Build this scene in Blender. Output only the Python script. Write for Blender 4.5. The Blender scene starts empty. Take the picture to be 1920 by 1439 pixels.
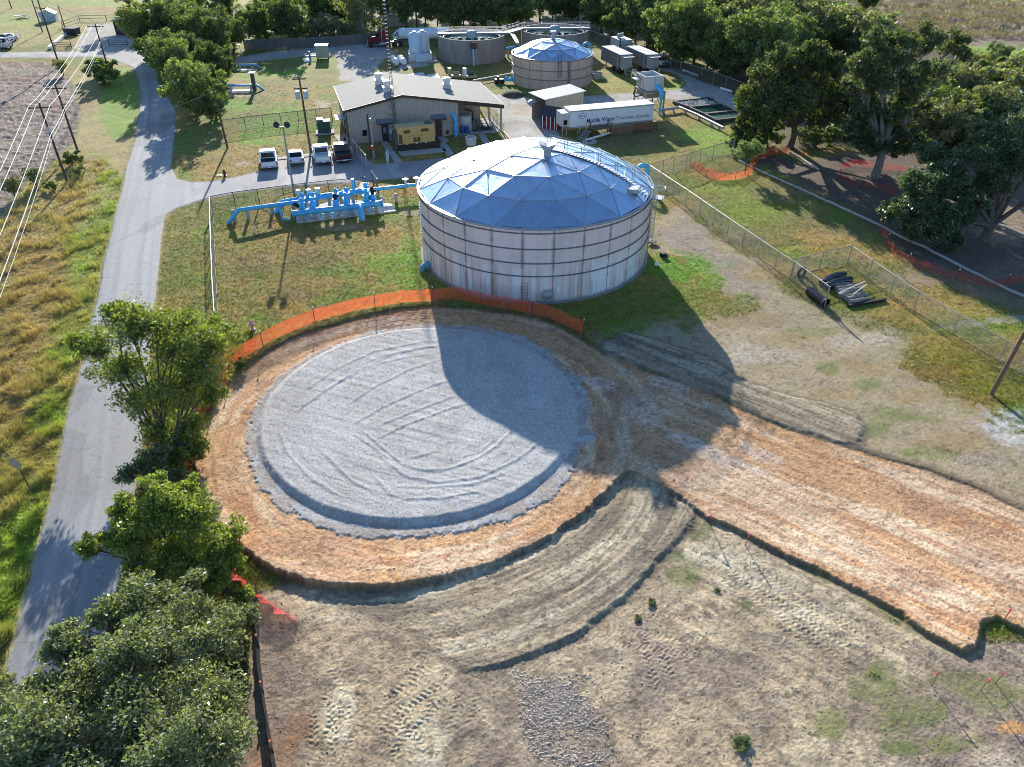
import bpy, math, random
import numpy as np
from mathutils import Matrix, Vector
sc = bpy.context.scene
COL = sc.collection
R = math.radians
rng = np.random.default_rng(7)
random.seed(7)

# ------------------------------------------------------------------ camera
FPX, PITCH, CAMH = 1377.0, R(35.2), 30.0
cp, sp = math.cos(PITCH), math.sin(PITCH)
cam = bpy.data.cameras.new('camera'); camo = bpy.data.objects.new('camera', cam); COL.objects.link(camo)
camo.location = (0, 0, CAMH); camo.rotation_euler = (math.pi/2-PITCH, 0, 0)
cam.sensor_fit = 'HORIZONTAL'; cam.sensor_width = 36; cam.lens = FPX/1920*36
cam.clip_start = 0.5; cam.clip_end = 3000
sc.camera = camo

def P3(px, py, z=0.0):
    """point of the plane at height z seen at photo position px, py (1920 x 1439)"""
    x, u = px-960, 719.5-py
    dy, dz = cp*FPX+sp*u, -sp*FPX+cp*u
    t = (z-CAMH)/dz
    return Vector((x*t, dy*t, z))
def proj(X, Y, Z):
    v = Z-CAMH
    d = Y*cp-v*sp
    return 960+FPX*X/d, 719.5-FPX*(Y*sp+v*cp)/d
def hof(px, py, top):
    """height at which a vertical line over ground point px,py reaches photo row top"""
    b = P3(px, py); k = (719.5-top)/FPX      # (Y sp + v cp) = k (Y cp - v sp)
    v = b.y*(k*cp-sp)/(cp+k*sp)
    return CAMH+v

# ------------------------------------------------------------------ sun, sky
SUN_EL, SUN_AZ = R(18.3), R(-10.1)           # azimuth measured from +Y towards +X
sd = Vector((math.sin(SUN_AZ)*math.cos(SUN_EL), math.cos(SUN_AZ)*math.cos(SUN_EL), math.sin(SUN_EL)))
sun = bpy.data.lights.new('sun', 'SUN'); suno = bpy.data.objects.new('sun', sun); COL.objects.link(suno)
sun.energy = 5.0; sun.angle = R(0.55); sun.color = (1.0, .94, .84)
suno.rotation_euler = sd.to_track_quat('Z', 'Y').to_euler(); suno.location = (0, 0, 80)
w = bpy.data.worlds.new('World'); sc.world = w; w.use_nodes = True
nt = w.node_tree; bg = nt.nodes['Background']
sky = nt.nodes.new('ShaderNodeTexSky'); sky.sky_type = 'NISHITA'; sky.sun_disc = False
sky.sun_elevation = SUN_EL; sky.sun_rotation = SUN_AZ
sky.air_density = 1.0; sky.dust_density = .4; sky.ozone_density = 4.5
nt.links.new(sky.outputs[0], bg.inputs[0]); bg.inputs[1].default_value = 0.12
sc.view_settings.view_transform = 'Standard'; sc.view_settings.look = 'None'
sc.view_settings.exposure = 1.0; sc.view_settings.gamma = 1
sc.cycles.max_bounces = 6; sc.cycles.transparent_max_bounces = 24
sc.cycles.use_denoising = True; sc.cycles.filter_width = .95; sc.cycles.volume_bounces = 0

# ------------------------------------------------------------------ colours and materials
def S(r, g, b):                               # sRGB 0..255 -> linear
    f = lambda c: (c/255/12.92) if c/255 < .04045 else ((c/255+.055)/1.055)**2.4
    return (f(r), f(g), f(b))
KL = 1.36
def A(r, g, b, k=None):                       # albedo of a sunlit flat surface that shows as this sRGB
    k = k or KL
    return tuple(min(.85, c/k) for c in S(r, g, b))
MATS = {}
def mat(name, col=None, rough=.7, metal=0., var=.12, scale=2., bump=0., bscale=20., spec=.4, stain=None, stain_amt=.5, stain_scale=1.5, stretch=(1, 1, 1), emit=0):
    if name in MATS: return MATS[name]
    m = bpy.data.materials.new(name); m.use_nodes = True; t = m.node_tree; N = t.nodes; L = t.links
    b = N['Principled BSDF']; b.inputs['Roughness'].default_value = rough; b.inputs['Metallic'].default_value = metal
    b.inputs['Specular IOR Level'].default_value = spec
    tc = N.new('ShaderNodeTexCoord'); mp = N.new('ShaderNodeMapping'); mp.inputs['Scale'].default_value = stretch
    L.new(tc.outputs['Object'], mp.inputs[0])
    nz = N.new('ShaderNodeTexNoise'); nz.inputs['Scale'].default_value = scale; nz.inputs['Detail'].default_value = 6
    L.new(mp.outputs[0], nz.inputs[0])
    mx = N.new('ShaderNodeMix'); mx.data_type = 'RGBA'
    mx.inputs['A'].default_value = (*[c*(1-var) for c in col], 1); mx.inputs['B'].default_value = (*[min(.95, c*(1+var)) for c in col], 1)
    rp = N.new('ShaderNodeMapRange'); rp.inputs[1].default_value = .3; rp.inputs[2].default_value = .7
    L.new(nz.outputs[0], rp.inputs[0]); L.new(rp.outputs[0], mx.inputs['Factor'])
    out = mx.outputs['Result']
    if stain:
        n2 = N.new('ShaderNodeTexNoise'); n2.inputs['Scale'].default_value = stain_scale; n2.inputs['Detail'].default_value = 8; n2.inputs['Roughness'].default_value = .65
        L.new(mp.outputs[0], n2.inputs[0])
        r2 = N.new('ShaderNodeMapRange'); r2.inputs[1].default_value = .48; r2.inputs[2].default_value = .68; r2.inputs[4].default_value = stain_amt
        L.new(n2.outputs[0], r2.inputs[0])
        m2 = N.new('ShaderNodeMix'); m2.data_type = 'RGBA'; m2.inputs['B'].default_value = (*stain, 1)
        L.new(r2.outputs[0], m2.inputs['Factor']); L.new(out, m2.inputs['A']); out = m2.outputs['Result']
    L.new(out, b.inputs['Base Color'])
    if bump:
        n3 = N.new('ShaderNodeTexNoise'); n3.inputs['Scale'].default_value = bscale; n3.inputs['Detail'].default_value = 5
        L.new(mp.outputs[0], n3.inputs[0])
        bp = N.new('ShaderNodeBump'); bp.inputs['Strength'].default_value = bump; bp.inputs['Distance'].default_value = .05
        L.new(n3.outputs[0], bp.inputs['Height']); L.new(bp.outputs[0], b.inputs['Normal'])
    MATS[name] = m
    return m
def attr_mat(name, rough=.9, bump=.4, bscale=9., bdist=.04, var=.18, vscale=14., spec=.2):
    """ground-like material: colour from the mesh attribute, with fine noise and relief"""
    m = bpy.data.materials.new(name); m.use_nodes = True; t = m.node_tree; N = t.nodes; L = t.links
    b = N['Principled BSDF']; b.inputs['Roughness'].default_value = rough; b.inputs['Specular IOR Level'].default_value = spec
    at = N.new('ShaderNodeAttribute'); at.attribute_name = 'Col'
    tc = N.new('ShaderNodeTexCoord')
    nz = N.new('ShaderNodeTexNoise'); nz.inputs['Scale'].default_value = vscale; nz.inputs['Detail'].default_value = 4
    L.new(tc.outputs['Object'], nz.inputs[0])
    rp = N.new('ShaderNodeMapRange'); rp.inputs[1].default_value = .25; rp.inputs[2].default_value = .75
    rp.inputs[3].default_value = 1-var; rp.inputs[4].default_value = 1+var
    L.new(nz.outputs[0], rp.inputs[0])
    mu = N.new('ShaderNodeVectorMath'); mu.operation = 'SCALE'
    L.new(at.outputs['Color'], mu.inputs[0]); L.new(rp.outputs[0], mu.inputs['Scale'])
    L.new(mu.outputs[0], b.inputs['Base Color'])
    if bump:
        n3 = N.new('ShaderNodeTexNoise'); n3.inputs['Scale'].default_value = bscale; n3.inputs['Detail'].default_value = 6
        L.new(tc.outputs['Object'], n3.inputs[0])
        bp = N.new('ShaderNodeBump'); bp.inputs['Strength'].default_value = bump; bp.inputs['Distance'].default_value = bdist
        L.new(n3.outputs[0], bp.inputs['Height']); L.new(bp.outputs[0], b.inputs['Normal'])
    return m
def leaf_mat(name, trans=.45, rough=.45, gloss=.25, tc=(1.5, 1.75, .45)):
    m = bpy.data.materials.new(name); m.use_nodes = True; t = m.node_tree; N = t.nodes; L = t.links
    N.remove(N['Principled BSDF']); o = N['Material Output']
    at = N.new('ShaderNodeAttribute'); at.attribute_name = 'Col'
    oi = N.new('ShaderNodeObjectInfo')
    hs = N.new('ShaderNodeHueSaturation')
    mr = N.new('ShaderNodeMapRange'); mr.inputs[3].default_value = .8; mr.inputs[4].default_value = 1.2
    L.new(oi.outputs['Random'], mr.inputs[0]); L.new(mr.outputs[0], hs.inputs['Value']); L.new(at.outputs['Color'], hs.inputs['Color'])
    df = N.new('ShaderNodeBsdfDiffuse'); tr = N.new('ShaderNodeBsdfTranslucent'); gl = N.new('ShaderNodeBsdfGlossy')
    gl.inputs['Roughness'].default_value = rough; gl.inputs['Color'].default_value = (.9, .95, 1, 1)
    tint = N.new('ShaderNodeMix'); tint.data_type = 'RGBA'; tint.blend_type = 'MULTIPLY'; tint.inputs['Factor'].default_value = 1
    tint.inputs['B'].default_value = (*tc, 1); L.new(hs.outputs[0], tint.inputs['A'])
    L.new(hs.outputs[0], df.inputs[0]); L.new(tint.outputs['Result'], tr.inputs[0])
    m1 = N.new('ShaderNodeMixShader'); m1.inputs[0].default_value = trans; L.new(df.outputs[0], m1.inputs[1]); L.new(tr.outputs[0], m1.inputs[2])
    fr = N.new('ShaderNodeFresnel'); fr.inputs[0].default_value = 1.45
    mm = N.new('ShaderNodeMath'); mm.operation = 'MULTIPLY'; mm.inputs[1].default_value = gloss*2
    L.new(fr.outputs[0], mm.inputs[0])
    m2 = N.new('ShaderNodeMixShader'); L.new(mm.outputs[0], m2.inputs[0]); L.new(m1.outputs[0], m2.inputs[1]); L.new(gl.outputs[0], m2.inputs[2])
    L.new(m2.outputs[0], o.inputs[0])
    MATS[name] = m
    return m
def net_mat(name, col, density=.3, pitch=.12, rough=.6, trans=.0, diag=True):
    """open netting or chain link: wires drawn in the sheet's own UV, holes really open"""
    m = bpy.data.materials.new(name); m.use_nodes = True; t = m.node_tree; N = t.nodes; L = t.links
    b = N['Principled BSDF']; o = N['Material Output']; b.inputs['Base Color'].default_value = (*col, 1); b.inputs['Roughness'].default_value = rough
    uv = N.new('ShaderNodeUVMap'); mp = N.new('ShaderNodeMapping'); mp.inputs['Scale'].default_value = (1/pitch, 1/pitch, 1)
    mp.inputs['Rotation'].default_value = (0, 0, R(45) if diag else 0)
    L.new(uv.outputs[0], mp.inputs[0]); sx = N.new('ShaderNodeSeparateXYZ'); L.new(mp.outputs[0], sx.inputs[0])
    ws = []
    for k in ('X', 'Y'):
        f = N.new('ShaderNodeMath'); f.operation = 'FRACT'; L.new(sx.outputs[k], f.inputs[0])
        g = N.new('ShaderNodeMath'); g.operation = 'LESS_THAN'; g.inputs[1].default_value = density/2; L.new(f.outputs[0], g.inputs[0]); ws.append(g)
    mxm = N.new('ShaderNodeMath'); mxm.operation = 'MAXIMUM'; L.new(ws[0].outputs[0], mxm.inputs[0]); L.new(ws[1].outputs[0], mxm.inputs[1])
    tp = N.new('ShaderNodeBsdfTransparent'); ms = N.new('ShaderNodeMixShader')
    src = b
    if trans:
        tl = N.new('ShaderNodeBsdfTranslucent'); tl.inputs[0].default_value = (*col, 1)
        mt = N.new('ShaderNodeMixShader'); mt.inputs[0].default_value = trans; L.new(b.outputs[0], mt.inputs[1]); L.new(tl.outputs[0], mt.inputs[2]); src = mt
    L.new(mxm.outputs[0], ms.inputs[0]); L.new(tp.outputs[0], ms.inputs[1]); L.new(src.outputs[0], ms.inputs[2]); L.new(ms.outputs[0], o.inputs[0])
    MATS[name] = m
    return m

# ------------------------------------------------------------------ objects
MW = {}                                        # object name -> world matrix
def tag(o, label=None, cat=None, group=None, kind=None):
    if label: o['label'] = label
    if cat: o['category'] = cat
    if group: o['group'] = group
    if kind: o['kind'] = kind
    return o
def thing(name, label, cat, loc=(0, 0, 0), rz=0., group=None):
    o = bpy.data.objects.new(name, None); COL.objects.link(o)
    o.empty_display_size = .3
    o.location = loc; o.rotation_euler = (0, 0, rz)
    MW[o.name] = Matrix.Translation(Vector(loc)) @ Matrix.Rotation(rz, 4, 'Z')
    return tag(o, label, cat, group)
def copy_tree(o, loc, rz=0., label=None, group=None, scale=None, parent=None):
    c = o.copy(); COL.objects.link(c)
    if parent is None:
        c.location = loc; c.rotation_euler = (0, 0, rz)
        if scale: c.scale = scale if hasattr(scale, '__len__') else (scale,)*3
        if label: c['label'] = label
        if group: c['group'] = group
    else: c.parent = parent
    for ch in list(o.children): copy_tree(ch, None, parent=c)
    return c
class MB:
    def __init__(s): s.v = []; s.f = []; s.uv = None; s.M = None
    def add(s, vs, fs):
        n = len(s.v)
        if s.M is not None: vs = [s.M @ Vector(p) for p in vs]
        s.v += [tuple(p) for p in vs]; s.f += [tuple(i+n for i in f) for f in fs]; return s
    def box(s, c, d, rz=0., taper=1., rx=0.):
        x, y, z = d[0]/2, d[1]/2, d[2]/2; k = taper
        pts = [(-x, -y, -z), (x, -y, -z), (x, y, -z), (-x, y, -z), (-x*k, -y*k, z), (x*k, -y*k, z), (x*k, y*k, z), (-x*k, y*k, z)]
        M = Matrix.Translation(Vector(c)) @ Matrix.Rotation(rz, 4, 'Z') @ Matrix.Rotation(rx, 4, 'X')
        return s.add([M @ Vector(p) for p in pts], [(0, 3, 2, 1), (4, 5, 6, 7), (0, 1, 5, 4), (1, 2, 6, 5), (2, 3, 7, 6), (3, 0, 4, 7)])
    def bx(s, x0, x1, y0, y1, z0, z1): return s.box(((x0+x1)/2, (y0+y1)/2, (z0+z1)/2), (x1-x0, y1-y0, z1-z0))
    def tube(s, pts, r, n=8, cap=True, up=None):
        pts = [Vector(p) for p in pts]; m = len(pts); r = r if hasattr(r, '__len__') else [r]*m
        vs = []; fs = []; a = None
        for i, p in enumerate(pts):
            d = (pts[min(i+1, m-1)]-pts[max(i-1, 0)])
            d = d.normalized() if d.length > 1e-9 else Vector((0, 0, 1))
            if a is None:
                a = d.cross(Vector((0, 0, 1)) if abs(d.z) < .95 else Vector((1, 0, 0))).normalized()
            else: a = (a-d*a.dot(d)).normalized()
            b = d.cross(a)
            for k in range(n):
                t = 2*math.pi*k/n+math.pi/n; vs.append(p+(a*math.cos(t)+b*math.sin(t))*r[i])
        for i in range(m-1):
            for k in range(n):
                k2 = (k+1) % n; fs.append((i*n+k, i*n+k2, (i+1)*n+k2, (i+1)*n+k))
        if cap: fs.append(tuple(range(n-1, -1, -1))); fs.append(tuple(range((m-1)*n, m*n)))
        return s.add(vs, fs)
    def lathe(s, prof, n=24, c=(0, 0, 0), a0=0., a1=2*math.pi, cap=False):
        full = abs(a1-a0-2*math.pi) < 1e-6; m = n if full else n+1; vs = []; fs = []
        for (r, z) in prof:
            for k in range(m):
                t = a0+(a1-a0)*k/n; vs.append((c[0]+r*math.cos(t), c[1]+r*math.sin(t), c[2]+z))
        for i in range(len(prof)-1):
            for k in range(n):
                k2 = (k+1) % m if full else k+1
                fs.append((i*m+k, i*m+k2, (i+1)*m+k2, (i+1)*m+k))
        if cap and full: fs.append(tuple(range(m-1, -1, -1))); fs.append(tuple(range((len(prof)-1)*m, len(prof)*m)))
        return s.add(vs, fs)
    def prism(s, poly, z0, z1):
        n = len(poly); vs = [(p[0], p[1], z0) for p in poly]+[(p[0], p[1], z1) for p in poly]
        return s.add(vs, [tuple(range(n-1, -1, -1)), tuple(range(n, 2*n))]+[(i, (i+1) % n, n+(i+1) % n, n+i) for i in range(n)])
    def xprism(s, prof, y0, y1):
        """profile in x,z extruded along y"""
        n = len(prof); vs = [(p[0], y0, p[1]) for p in prof]+[(p[0], y1, p[1]) for p in prof]
        return s.add(vs, [tuple(range(n)), tuple(range(2*n-1, n-1, -1))]+[(i, n+i, n+(i+1) % n, (i+1) % n) for i in range(n)])
    def yprism(s, prof, x0, x1):
        """profile in y,z extruded along x"""
        n = len(prof); vs = [(x0, p[0], p[1]) for p in prof]+[(x1, p[0], p[1]) for p in prof]
        return s.add(vs, [tuple(range(n-1, -1, -1)), tuple(range(n, 2*n))]+[(i, (i+1) % n, n+(i+1) % n, n+i) for i in range(n)])
    def quad(s, a, b, c, d): return s.add([a, b, c, d], [(0, 1, 2, 3)])
    def sphere(s, c, r, n=10, m=6):
        r = r if hasattr(r, '__len__') else (r,)*3
        vs = [(c[0], c[1], c[2]-r[2])]; fs = []
        for i in range(1, m):
            p = -math.pi/2+math.pi*i/m
            for k in range(n):
                t = 2*math.pi*k/n; vs.append((c[0]+r[0]*math.cos(p)*math.cos(t), c[1]+r[1]*math.cos(p)*math.sin(t), c[2]+r[2]*math.sin(p)))
        vs.append((c[0], c[1], c[2]+r[2])); e = len(vs)-1
        for k in range(n):
            k2 = (k+1) % n; fs.append((0, 1+k2, 1+k)); fs.append((e, 1+(m-2)*n+k, 1+(m-2)*n+k2))
            for i in range(m-2): fs.append((1+i*n+k, 1+i*n+k2, 1+(i+1)*n+k2, 1+(i+1)*n+k))
        return s.add(vs, fs)
    def build(s, name, material, parent=None, world=False, smooth=False, bevel=0., uv=None, label=None, cat=None, group=None, kind=None):
        """world=True: vertices were given in world coordinates; they are stored relative to the thing"""
        me = bpy.data.meshes.new(name)
        vs = s.v
        if world and parent is not None:
            inv = MW[parent.name].inverted(); vs = [tuple(inv @ Vector(p)) for p in vs]
        me.from_pydata(vs, [], s.f); me.materials.append(material)
        if uv:
            l = me.uv_layers.new(name='UVMap')
            for i, lp in enumerate(me.loops): l.data[i].uv = uv[lp.vertex_index]
        if smooth:
            me.polygons.foreach_set('use_smooth', [True]*len(me.polygons)); me.set_sharp_from_angle(angle=R(38))
        o = bpy.data.objects.new(name, me); COL.objects.link(o)
        if parent is not None:
            o.parent = parent; MW[o.name] = MW[parent.name]
        else: MW[o.name] = Matrix.Identity(4)
        if bevel:
            md = o.modifiers.new('bevel', 'BEVEL'); md.width = bevel; md.segments = 2; md.limit_method = 'ANGLE'; md.angle_limit = R(40)
        return tag(o, label, cat, group, kind)
def npmesh(name, V, F, material, col=None, smooth=False):
    """mesh from arrays; F is (n,3) or (n,4)"""
    me = bpy.data.meshes.new(name); k = F.shape[1]
    me.vertices.add(len(V)); me.vertices.foreach_set('co', V.astype(np.float32).ravel())
    me.loops.add(F.size); me.loops.foreach_set('vertex_index', F.astype(np.int32).ravel())
    me.polygons.add(len(F)); me.polygons.foreach_set('loop_start', np.arange(0, F.size, k, dtype=np.int32))
    me.polygons.foreach_set('loop_total', np.full(len(F), k, dtype=np.int32))
    if smooth: me.polygons.foreach_set('use_smooth', np.ones(len(F), dtype=bool))
    if col is not None:
        ca = me.color_attributes.new('Col', 'FLOAT_COLOR', 'POINT')
        ca.data.foreach_set('color', np.c_[col, np.ones(len(col))].astype(np.float32).ravel())
    me.materials.append(material); me.update(calc_edges=True)
    return me

# ------------------------------------------------------------------ noise
def _h(ix, iy, s):
    n = (ix.astype(np.int64)*374761393+iy.astype(np.int64)*668265263+s*974634777) & 0x7fffffff
    n = (n ^ (n >> 13))*1274126177 & 0x7fffffff
    n = (n ^ (n >> 16)) & 0xffff
    return n/65535.0
def vnoise(x, y, s=0):
    ix, iy = np.floor(x), np.floor(y); fx, fy = x-ix, y-iy
    fx = fx*fx*(3-2*fx); fy = fy*fy*(3-2*fy)
    a = _h(ix, iy, s); b = _h(ix+1, iy, s); c = _h(ix, iy+1, s); d = _h(ix+1, iy+1, s)
    return (a+(b-a)*fx)*(1-fy)+(c+(d-c)*fx)*fy
def fbm(x, y, s=0, o=4, g=.5):
    t = 0; a = 1; n = 0
    for i in range(o):
        t = t+a*vnoise(x*2**i+17.3*i, y*2**i-9.1*i, s+i*31); n += a; a *= g
    return t/n
def sstep(a, b, x):
    t = np.clip((x-a)/(b-a), 0, 1); return t*t*(3-2*t)
# ------------------------------------------------------------------ the ground: one fine sheet, split by what it is made of
def axis(a0, a, b, b1, fine, grow=1.25):
    c = list(np.arange(a, b, fine)); s = fine; p = a
    while p > a0: s = min(s*grow, 60); p -= s; c.insert(0, p)
    s = fine; p = c[-1]
    while p < b1: s = min(s*grow, 60); p += s; c.append(p)
    return np.array(c)
gx = axis(-560, -12, 1932, 2480, 1.75); gy = axis(-222, -6, 1446, 1800, 1.6)
gy = gy[gy > -225]
PX, PY = np.meshgrid(gx, gy); nr, nc = PX.shape
PX = PX.ravel(); PY = PY.ravel()
_u = 719.5-PY; _t = (0-CAMH)/(-sp*FPX+cp*_u)
X = (PX-960)*_t; Y = (cp*FPX+sp*_u)*_t
NP_ = len(X)
def W(poly): return np.array([P3(*p)[:2] for p in poly])
def inside(poly, x, y):
    p = np.array(poly); q = np.roll(p, -1, 0); r = np.zeros(len(x), bool)
    for (ax, ay), (bx_, by_) in zip(p, q):
        if ay == by_: continue
        c = ((ay > y) != (by_ > y)); r[c] ^= (x[c] < (bx_-ax)*(y[c]-ay)/(by_-ay)+ax)
    return r
def pdist(line, x, y, closed=False):
    """distance to a polyline, arc length at the foot and signed side distance"""
    best = np.full(len(x), 1e9); arc = np.zeros(len(x)); lat = np.zeros(len(x)); s0 = 0
    pts = list(line)+([line[0]] if closed else [])
    for a, b in zip(pts[:-1], pts[1:]):
        d = np.array(b)-np.array(a); L = math.hypot(*d)
        if L < 1e-9: continue
        d = d/L; rx, ry = x-a[0], y-a[1]
        t = np.clip(rx*d[0]+ry*d[1], 0, L); dx, dy = rx-d[0]*t, ry-d[1]*t
        D = np.hypot(dx, dy); m = D < best; best[m] = D[m]; arc[m] = s0+t[m]; lat[m] = (rx*d[1]-ry*d[0])[m]; s0 += L
    return best, arc, lat
def sdf(poly, far=40.):
    """signed distance in metres (inside positive) of every ground vertex to a pixel polygon"""
    wp = W(poly); out = np.full(NP_, -float(far))
    sel = np.where((X > wp[:, 0].min()-far) & (X < wp[:, 0].max()+far) & (Y > wp[:, 1].min()-far) & (Y < wp[:, 1].max()+far))[0]
    d, _, _ = pdist(wp, X[sel], Y[sel], True)
    ins = inside(wp, X[sel], Y[sel]); out[sel] = np.where(ins, d, -d)
    return out
n1 = fbm(X*.12, Y*.12, 1, 5); n2 = fbm(X*.5, Y*.5, 2, 5); n3 = fbm(X*1.7, Y*1.7, 3, 4, .6); n4 = fbm(X*5, Y*5, 4, 3, .6); n5 = fbm(X*.035, Y*.035, 5, 3)
nf = vnoise(X*11, Y*11, 6)
C = np.zeros((NP_, 3)); Z = np.zeros(NP_)
def mixc(w, col):
    global C
    w = np.clip(w, 0, 1)[:, None]; C = C*(1-w)+np.array(col)*w
def mul(f):
    global C
    C = C*np.asarray(f)[:, None]
OLIVE = A(134, 132, 70); GREEN = A(112, 146, 50); LUSH = A(112, 160, 48); DRY = A(178, 148, 86); BROWN = A(128, 106, 84); TAN = A(186, 160, 112)
DIRT = A(184, 170, 150); DIRT2 = A(147, 131, 114); DARK = A(104, 92, 82); PALE = A(206, 198, 186)
# lawn everywhere first: olive, dry and green drifts
mixc(np.ones(NP_), OLIVE)
mixc(sstep(.44, .62, n1*.55+n2*.45)*.75, DRY)
mixc(sstep(.5, .68, fbm(X*.2+40, Y*.2, 11, 4))*.55, GREEN)
mixc(sstep(.55, .75, n3)*.35, BROWN)
grass = np.ones(NP_)                           # how grassy (relief, tufts)
def area(poly, col, amt=1., soft=1.2, nz=1.2, g=None):
    d = sdf(poly, 12)+(n2-.5)*2*nz+(n3-.5)*nz*.8
    w_ = sstep(-soft, soft, d)*amt; mixc(w_, col)
    if g is not None: grass[:] = grass*(1-w_)+g*w_
    return w_
def splat(px, py, rx, ry, col, amt=1., g=None, thr=.35, rot=0.):
    dx, dy = PX-px, PY-py
    if rot: c_, s_ = math.cos(R(rot)), math.sin(R(rot)); dx, dy = dx*c_+dy*s_, -dx*s_+dy*c_
    e = np.exp(-((dx/rx)**2+(dy/ry)**2)*1.1)
    w_ = sstep(thr-.2, thr+.28, e+(n2-.5)*.8*(e > .03)+(n3-.5)*.6*(e > .03))*amt*(.45+.55*sstep(.36, .62, n4*.55+n3*.45)); w_[e < .03] = 0
    mixc(w_, col)
    if g is not None: grass[:] = grass*(1-w_)+g*w_

# ---- broad areas
# far field and brush beyond the site (top)
area([(-560, -222), (480, -222), (480, 8), (280, 34), (160, 70), (0, 95), (-560, 150)], A(168, 160, 96), .8)
for p in [(120, 8, 140, 9), (300, 12, 60, 6), (30, 40, 60, 10)]: splat(*p, A(140, 168, 70), .7)
for p in [(190, 18, 110, 5), (60, 16, 60, 4), (250, 26, 60, 4)]: splat(*p, A(172, 138, 96), .8)
area([(1340, -222), (2480, -222), (2480, 200), (1920, 120), (1780, 70), (1660, 70), (1500, 45), (1380, 20)], A(152, 130, 118), .85)
for p in [(1700, 30, 70, 8), (1850, 45, 60, 7), (1560, 45, 50, 7), (1760, 8, 80, 4), (1900, 70, 40, 8), (1640, 60, 60, 6)]: splat(*p, A(128, 104, 104), .8)
for p in [(1880, 20, 60, 6), (1790, 32, 60, 5), (1850, 62, 50, 4), (1700, 16, 60, 4)]: splat(*p, A(190, 160, 116), .8)
splat(1860, 100, 80, 14, A(138, 186, 60), .95); splat(1800, 118, 50, 8, A(150, 180, 70), .9); splat(1890, 4, 40, 4, A(150, 180, 84), .9); splat(1605, 38, 20, 4, A(120, 150, 70), .8)
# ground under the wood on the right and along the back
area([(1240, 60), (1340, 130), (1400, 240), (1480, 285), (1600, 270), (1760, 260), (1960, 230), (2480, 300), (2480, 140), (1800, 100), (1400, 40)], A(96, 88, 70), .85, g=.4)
area([(380, 60), (660, 40), (1100, 60), (1250, 80), (1250, 10), (660, 0), (380, 20)], A(150, 138, 120), .8, g=.3)
# park ground right of the fence: bare leaf litter
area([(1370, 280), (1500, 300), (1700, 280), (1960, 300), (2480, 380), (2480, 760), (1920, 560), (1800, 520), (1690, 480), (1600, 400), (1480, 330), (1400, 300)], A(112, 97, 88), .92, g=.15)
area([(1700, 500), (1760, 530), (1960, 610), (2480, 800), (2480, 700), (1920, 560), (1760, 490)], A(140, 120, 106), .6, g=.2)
splat(1880, 420, 60, 40, A(176, 154, 126), .7, .2); splat(1700, 520, 60, 20, A(160, 138, 120), .8, .1); splat(1900, 505, 60, 25, A(150, 130, 112), .6, .1)
# between the two fences on the right: green and dry drifts
for p in [(1350, 345, 80, 22), (1430, 400, 90, 24), (1500, 470, 50, 12), (1400, 370, 50, 14)]: splat(*p, A(140, 156, 58), .85)
for p in [(1560, 465, 70, 26), (1530, 440, 60, 12), (1640, 480, 40, 22), (1330, 330, 30, 8), (1700, 570, 60, 14)]: splat(*p, A(184, 150, 92), .85)
for p in [(1460, 360, 60, 20), (1600, 430, 60, 14), (1500, 410, 40, 14), (1400, 450, 40, 12)]: splat(*p, A(134, 122, 92), .7, .5)
for p in [(1780, 590, 70, 14), (1850, 640, 60, 16), (1660, 545, 40, 12)]: splat(*p, A(176, 158, 92), .8)
splat(1890, 600, 70, 9, A(176, 166, 154), .8, .1, rot=-6); splat(1800, 612, 70, 6, A(170, 160, 146), .6, .1, rot=-6)
# site right of the big tank
area([(1225, 400), (1262, 392), (1330, 430), (1420, 500), (1490, 545), (1560, 580), (1690, 640), (1780, 720), (1960, 860), (2300, 1100), (2300, 1300), (1930, 1000), (1560, 830), (1400, 770), (1140, 660), (1130, 630), (1330, 600), (1380, 560), (1340, 500), (1230, 470)], A(182, 164, 134), .9, 1.6, 2.2, g=.15)
splat(1285, 440, 60, 26, A(158, 144, 132), .9, .05); splat(1340, 490, 70, 28, A(152, 138, 128), .9, .05, rot=25); splat(1400, 540, 60, 24, A(160, 148, 132), .8, .1)
for p in [(1280, 505, 60, 26), (1245, 500, 30, 24), (1330, 530, 30, 14)]: splat(*p, LUSH, .9, .9)
for p in [(1380, 575, 50, 18), (1300, 555, 60, 16), (1220, 560, 80, 26), (1120, 590, 60, 22)]: splat(*p, A(124, 132, 54), .9, .8)
for p in [(1520, 620, 60, 14), (1570, 560, 70, 18), (1560, 690, 24, 14), (1630, 720, 26, 12), (1690, 780, 70, 16), (1750, 850, 60, 14), (1640, 800, 30, 20)]: splat(*p, A(120, 134, 70), .75, .6)
for p in [(1760, 680, 90, 34), (1820, 720, 80, 30), (1880, 740, 60, 26)]: splat(*p, A(142, 136, 52), .9, .9)
splat(1740, 700, 60, 20, A(150, 112, 60), .55, .6); splat(1830, 755, 40, 14, A(166, 130, 80), .6, .4)
splat(1600, 560, 60, 22, A(122, 132, 46), .85, 1.); splat(1560, 535, 40, 10, A(140, 140, 50), .8, 1.)
for p in [(1650, 630, 60, 16), (1590, 640, 60, 12), (1450, 660, 70, 22), (1380, 660, 30, 26)]: splat(*p, A(196, 186, 170), .5, .05)
splat(1890, 800, 46, 34, A(206, 204, 200), .9, .0); splat(1840, 870, 60, 24, A(178, 160, 140), .8, .1)
splat(1510, 560, 60, 8, A(112, 104, 60), .7, .6, rot=25)
for p in [(1400, 600, 70, 18), (1480, 640, 60, 16), (1430, 520, 50, 16), (1620, 690, 60, 18), (1720, 740, 60, 22), (1800, 830, 70, 20), (1560, 740, 40, 12)]: splat(*p, A(170, 142, 92), .6, .6)
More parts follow.
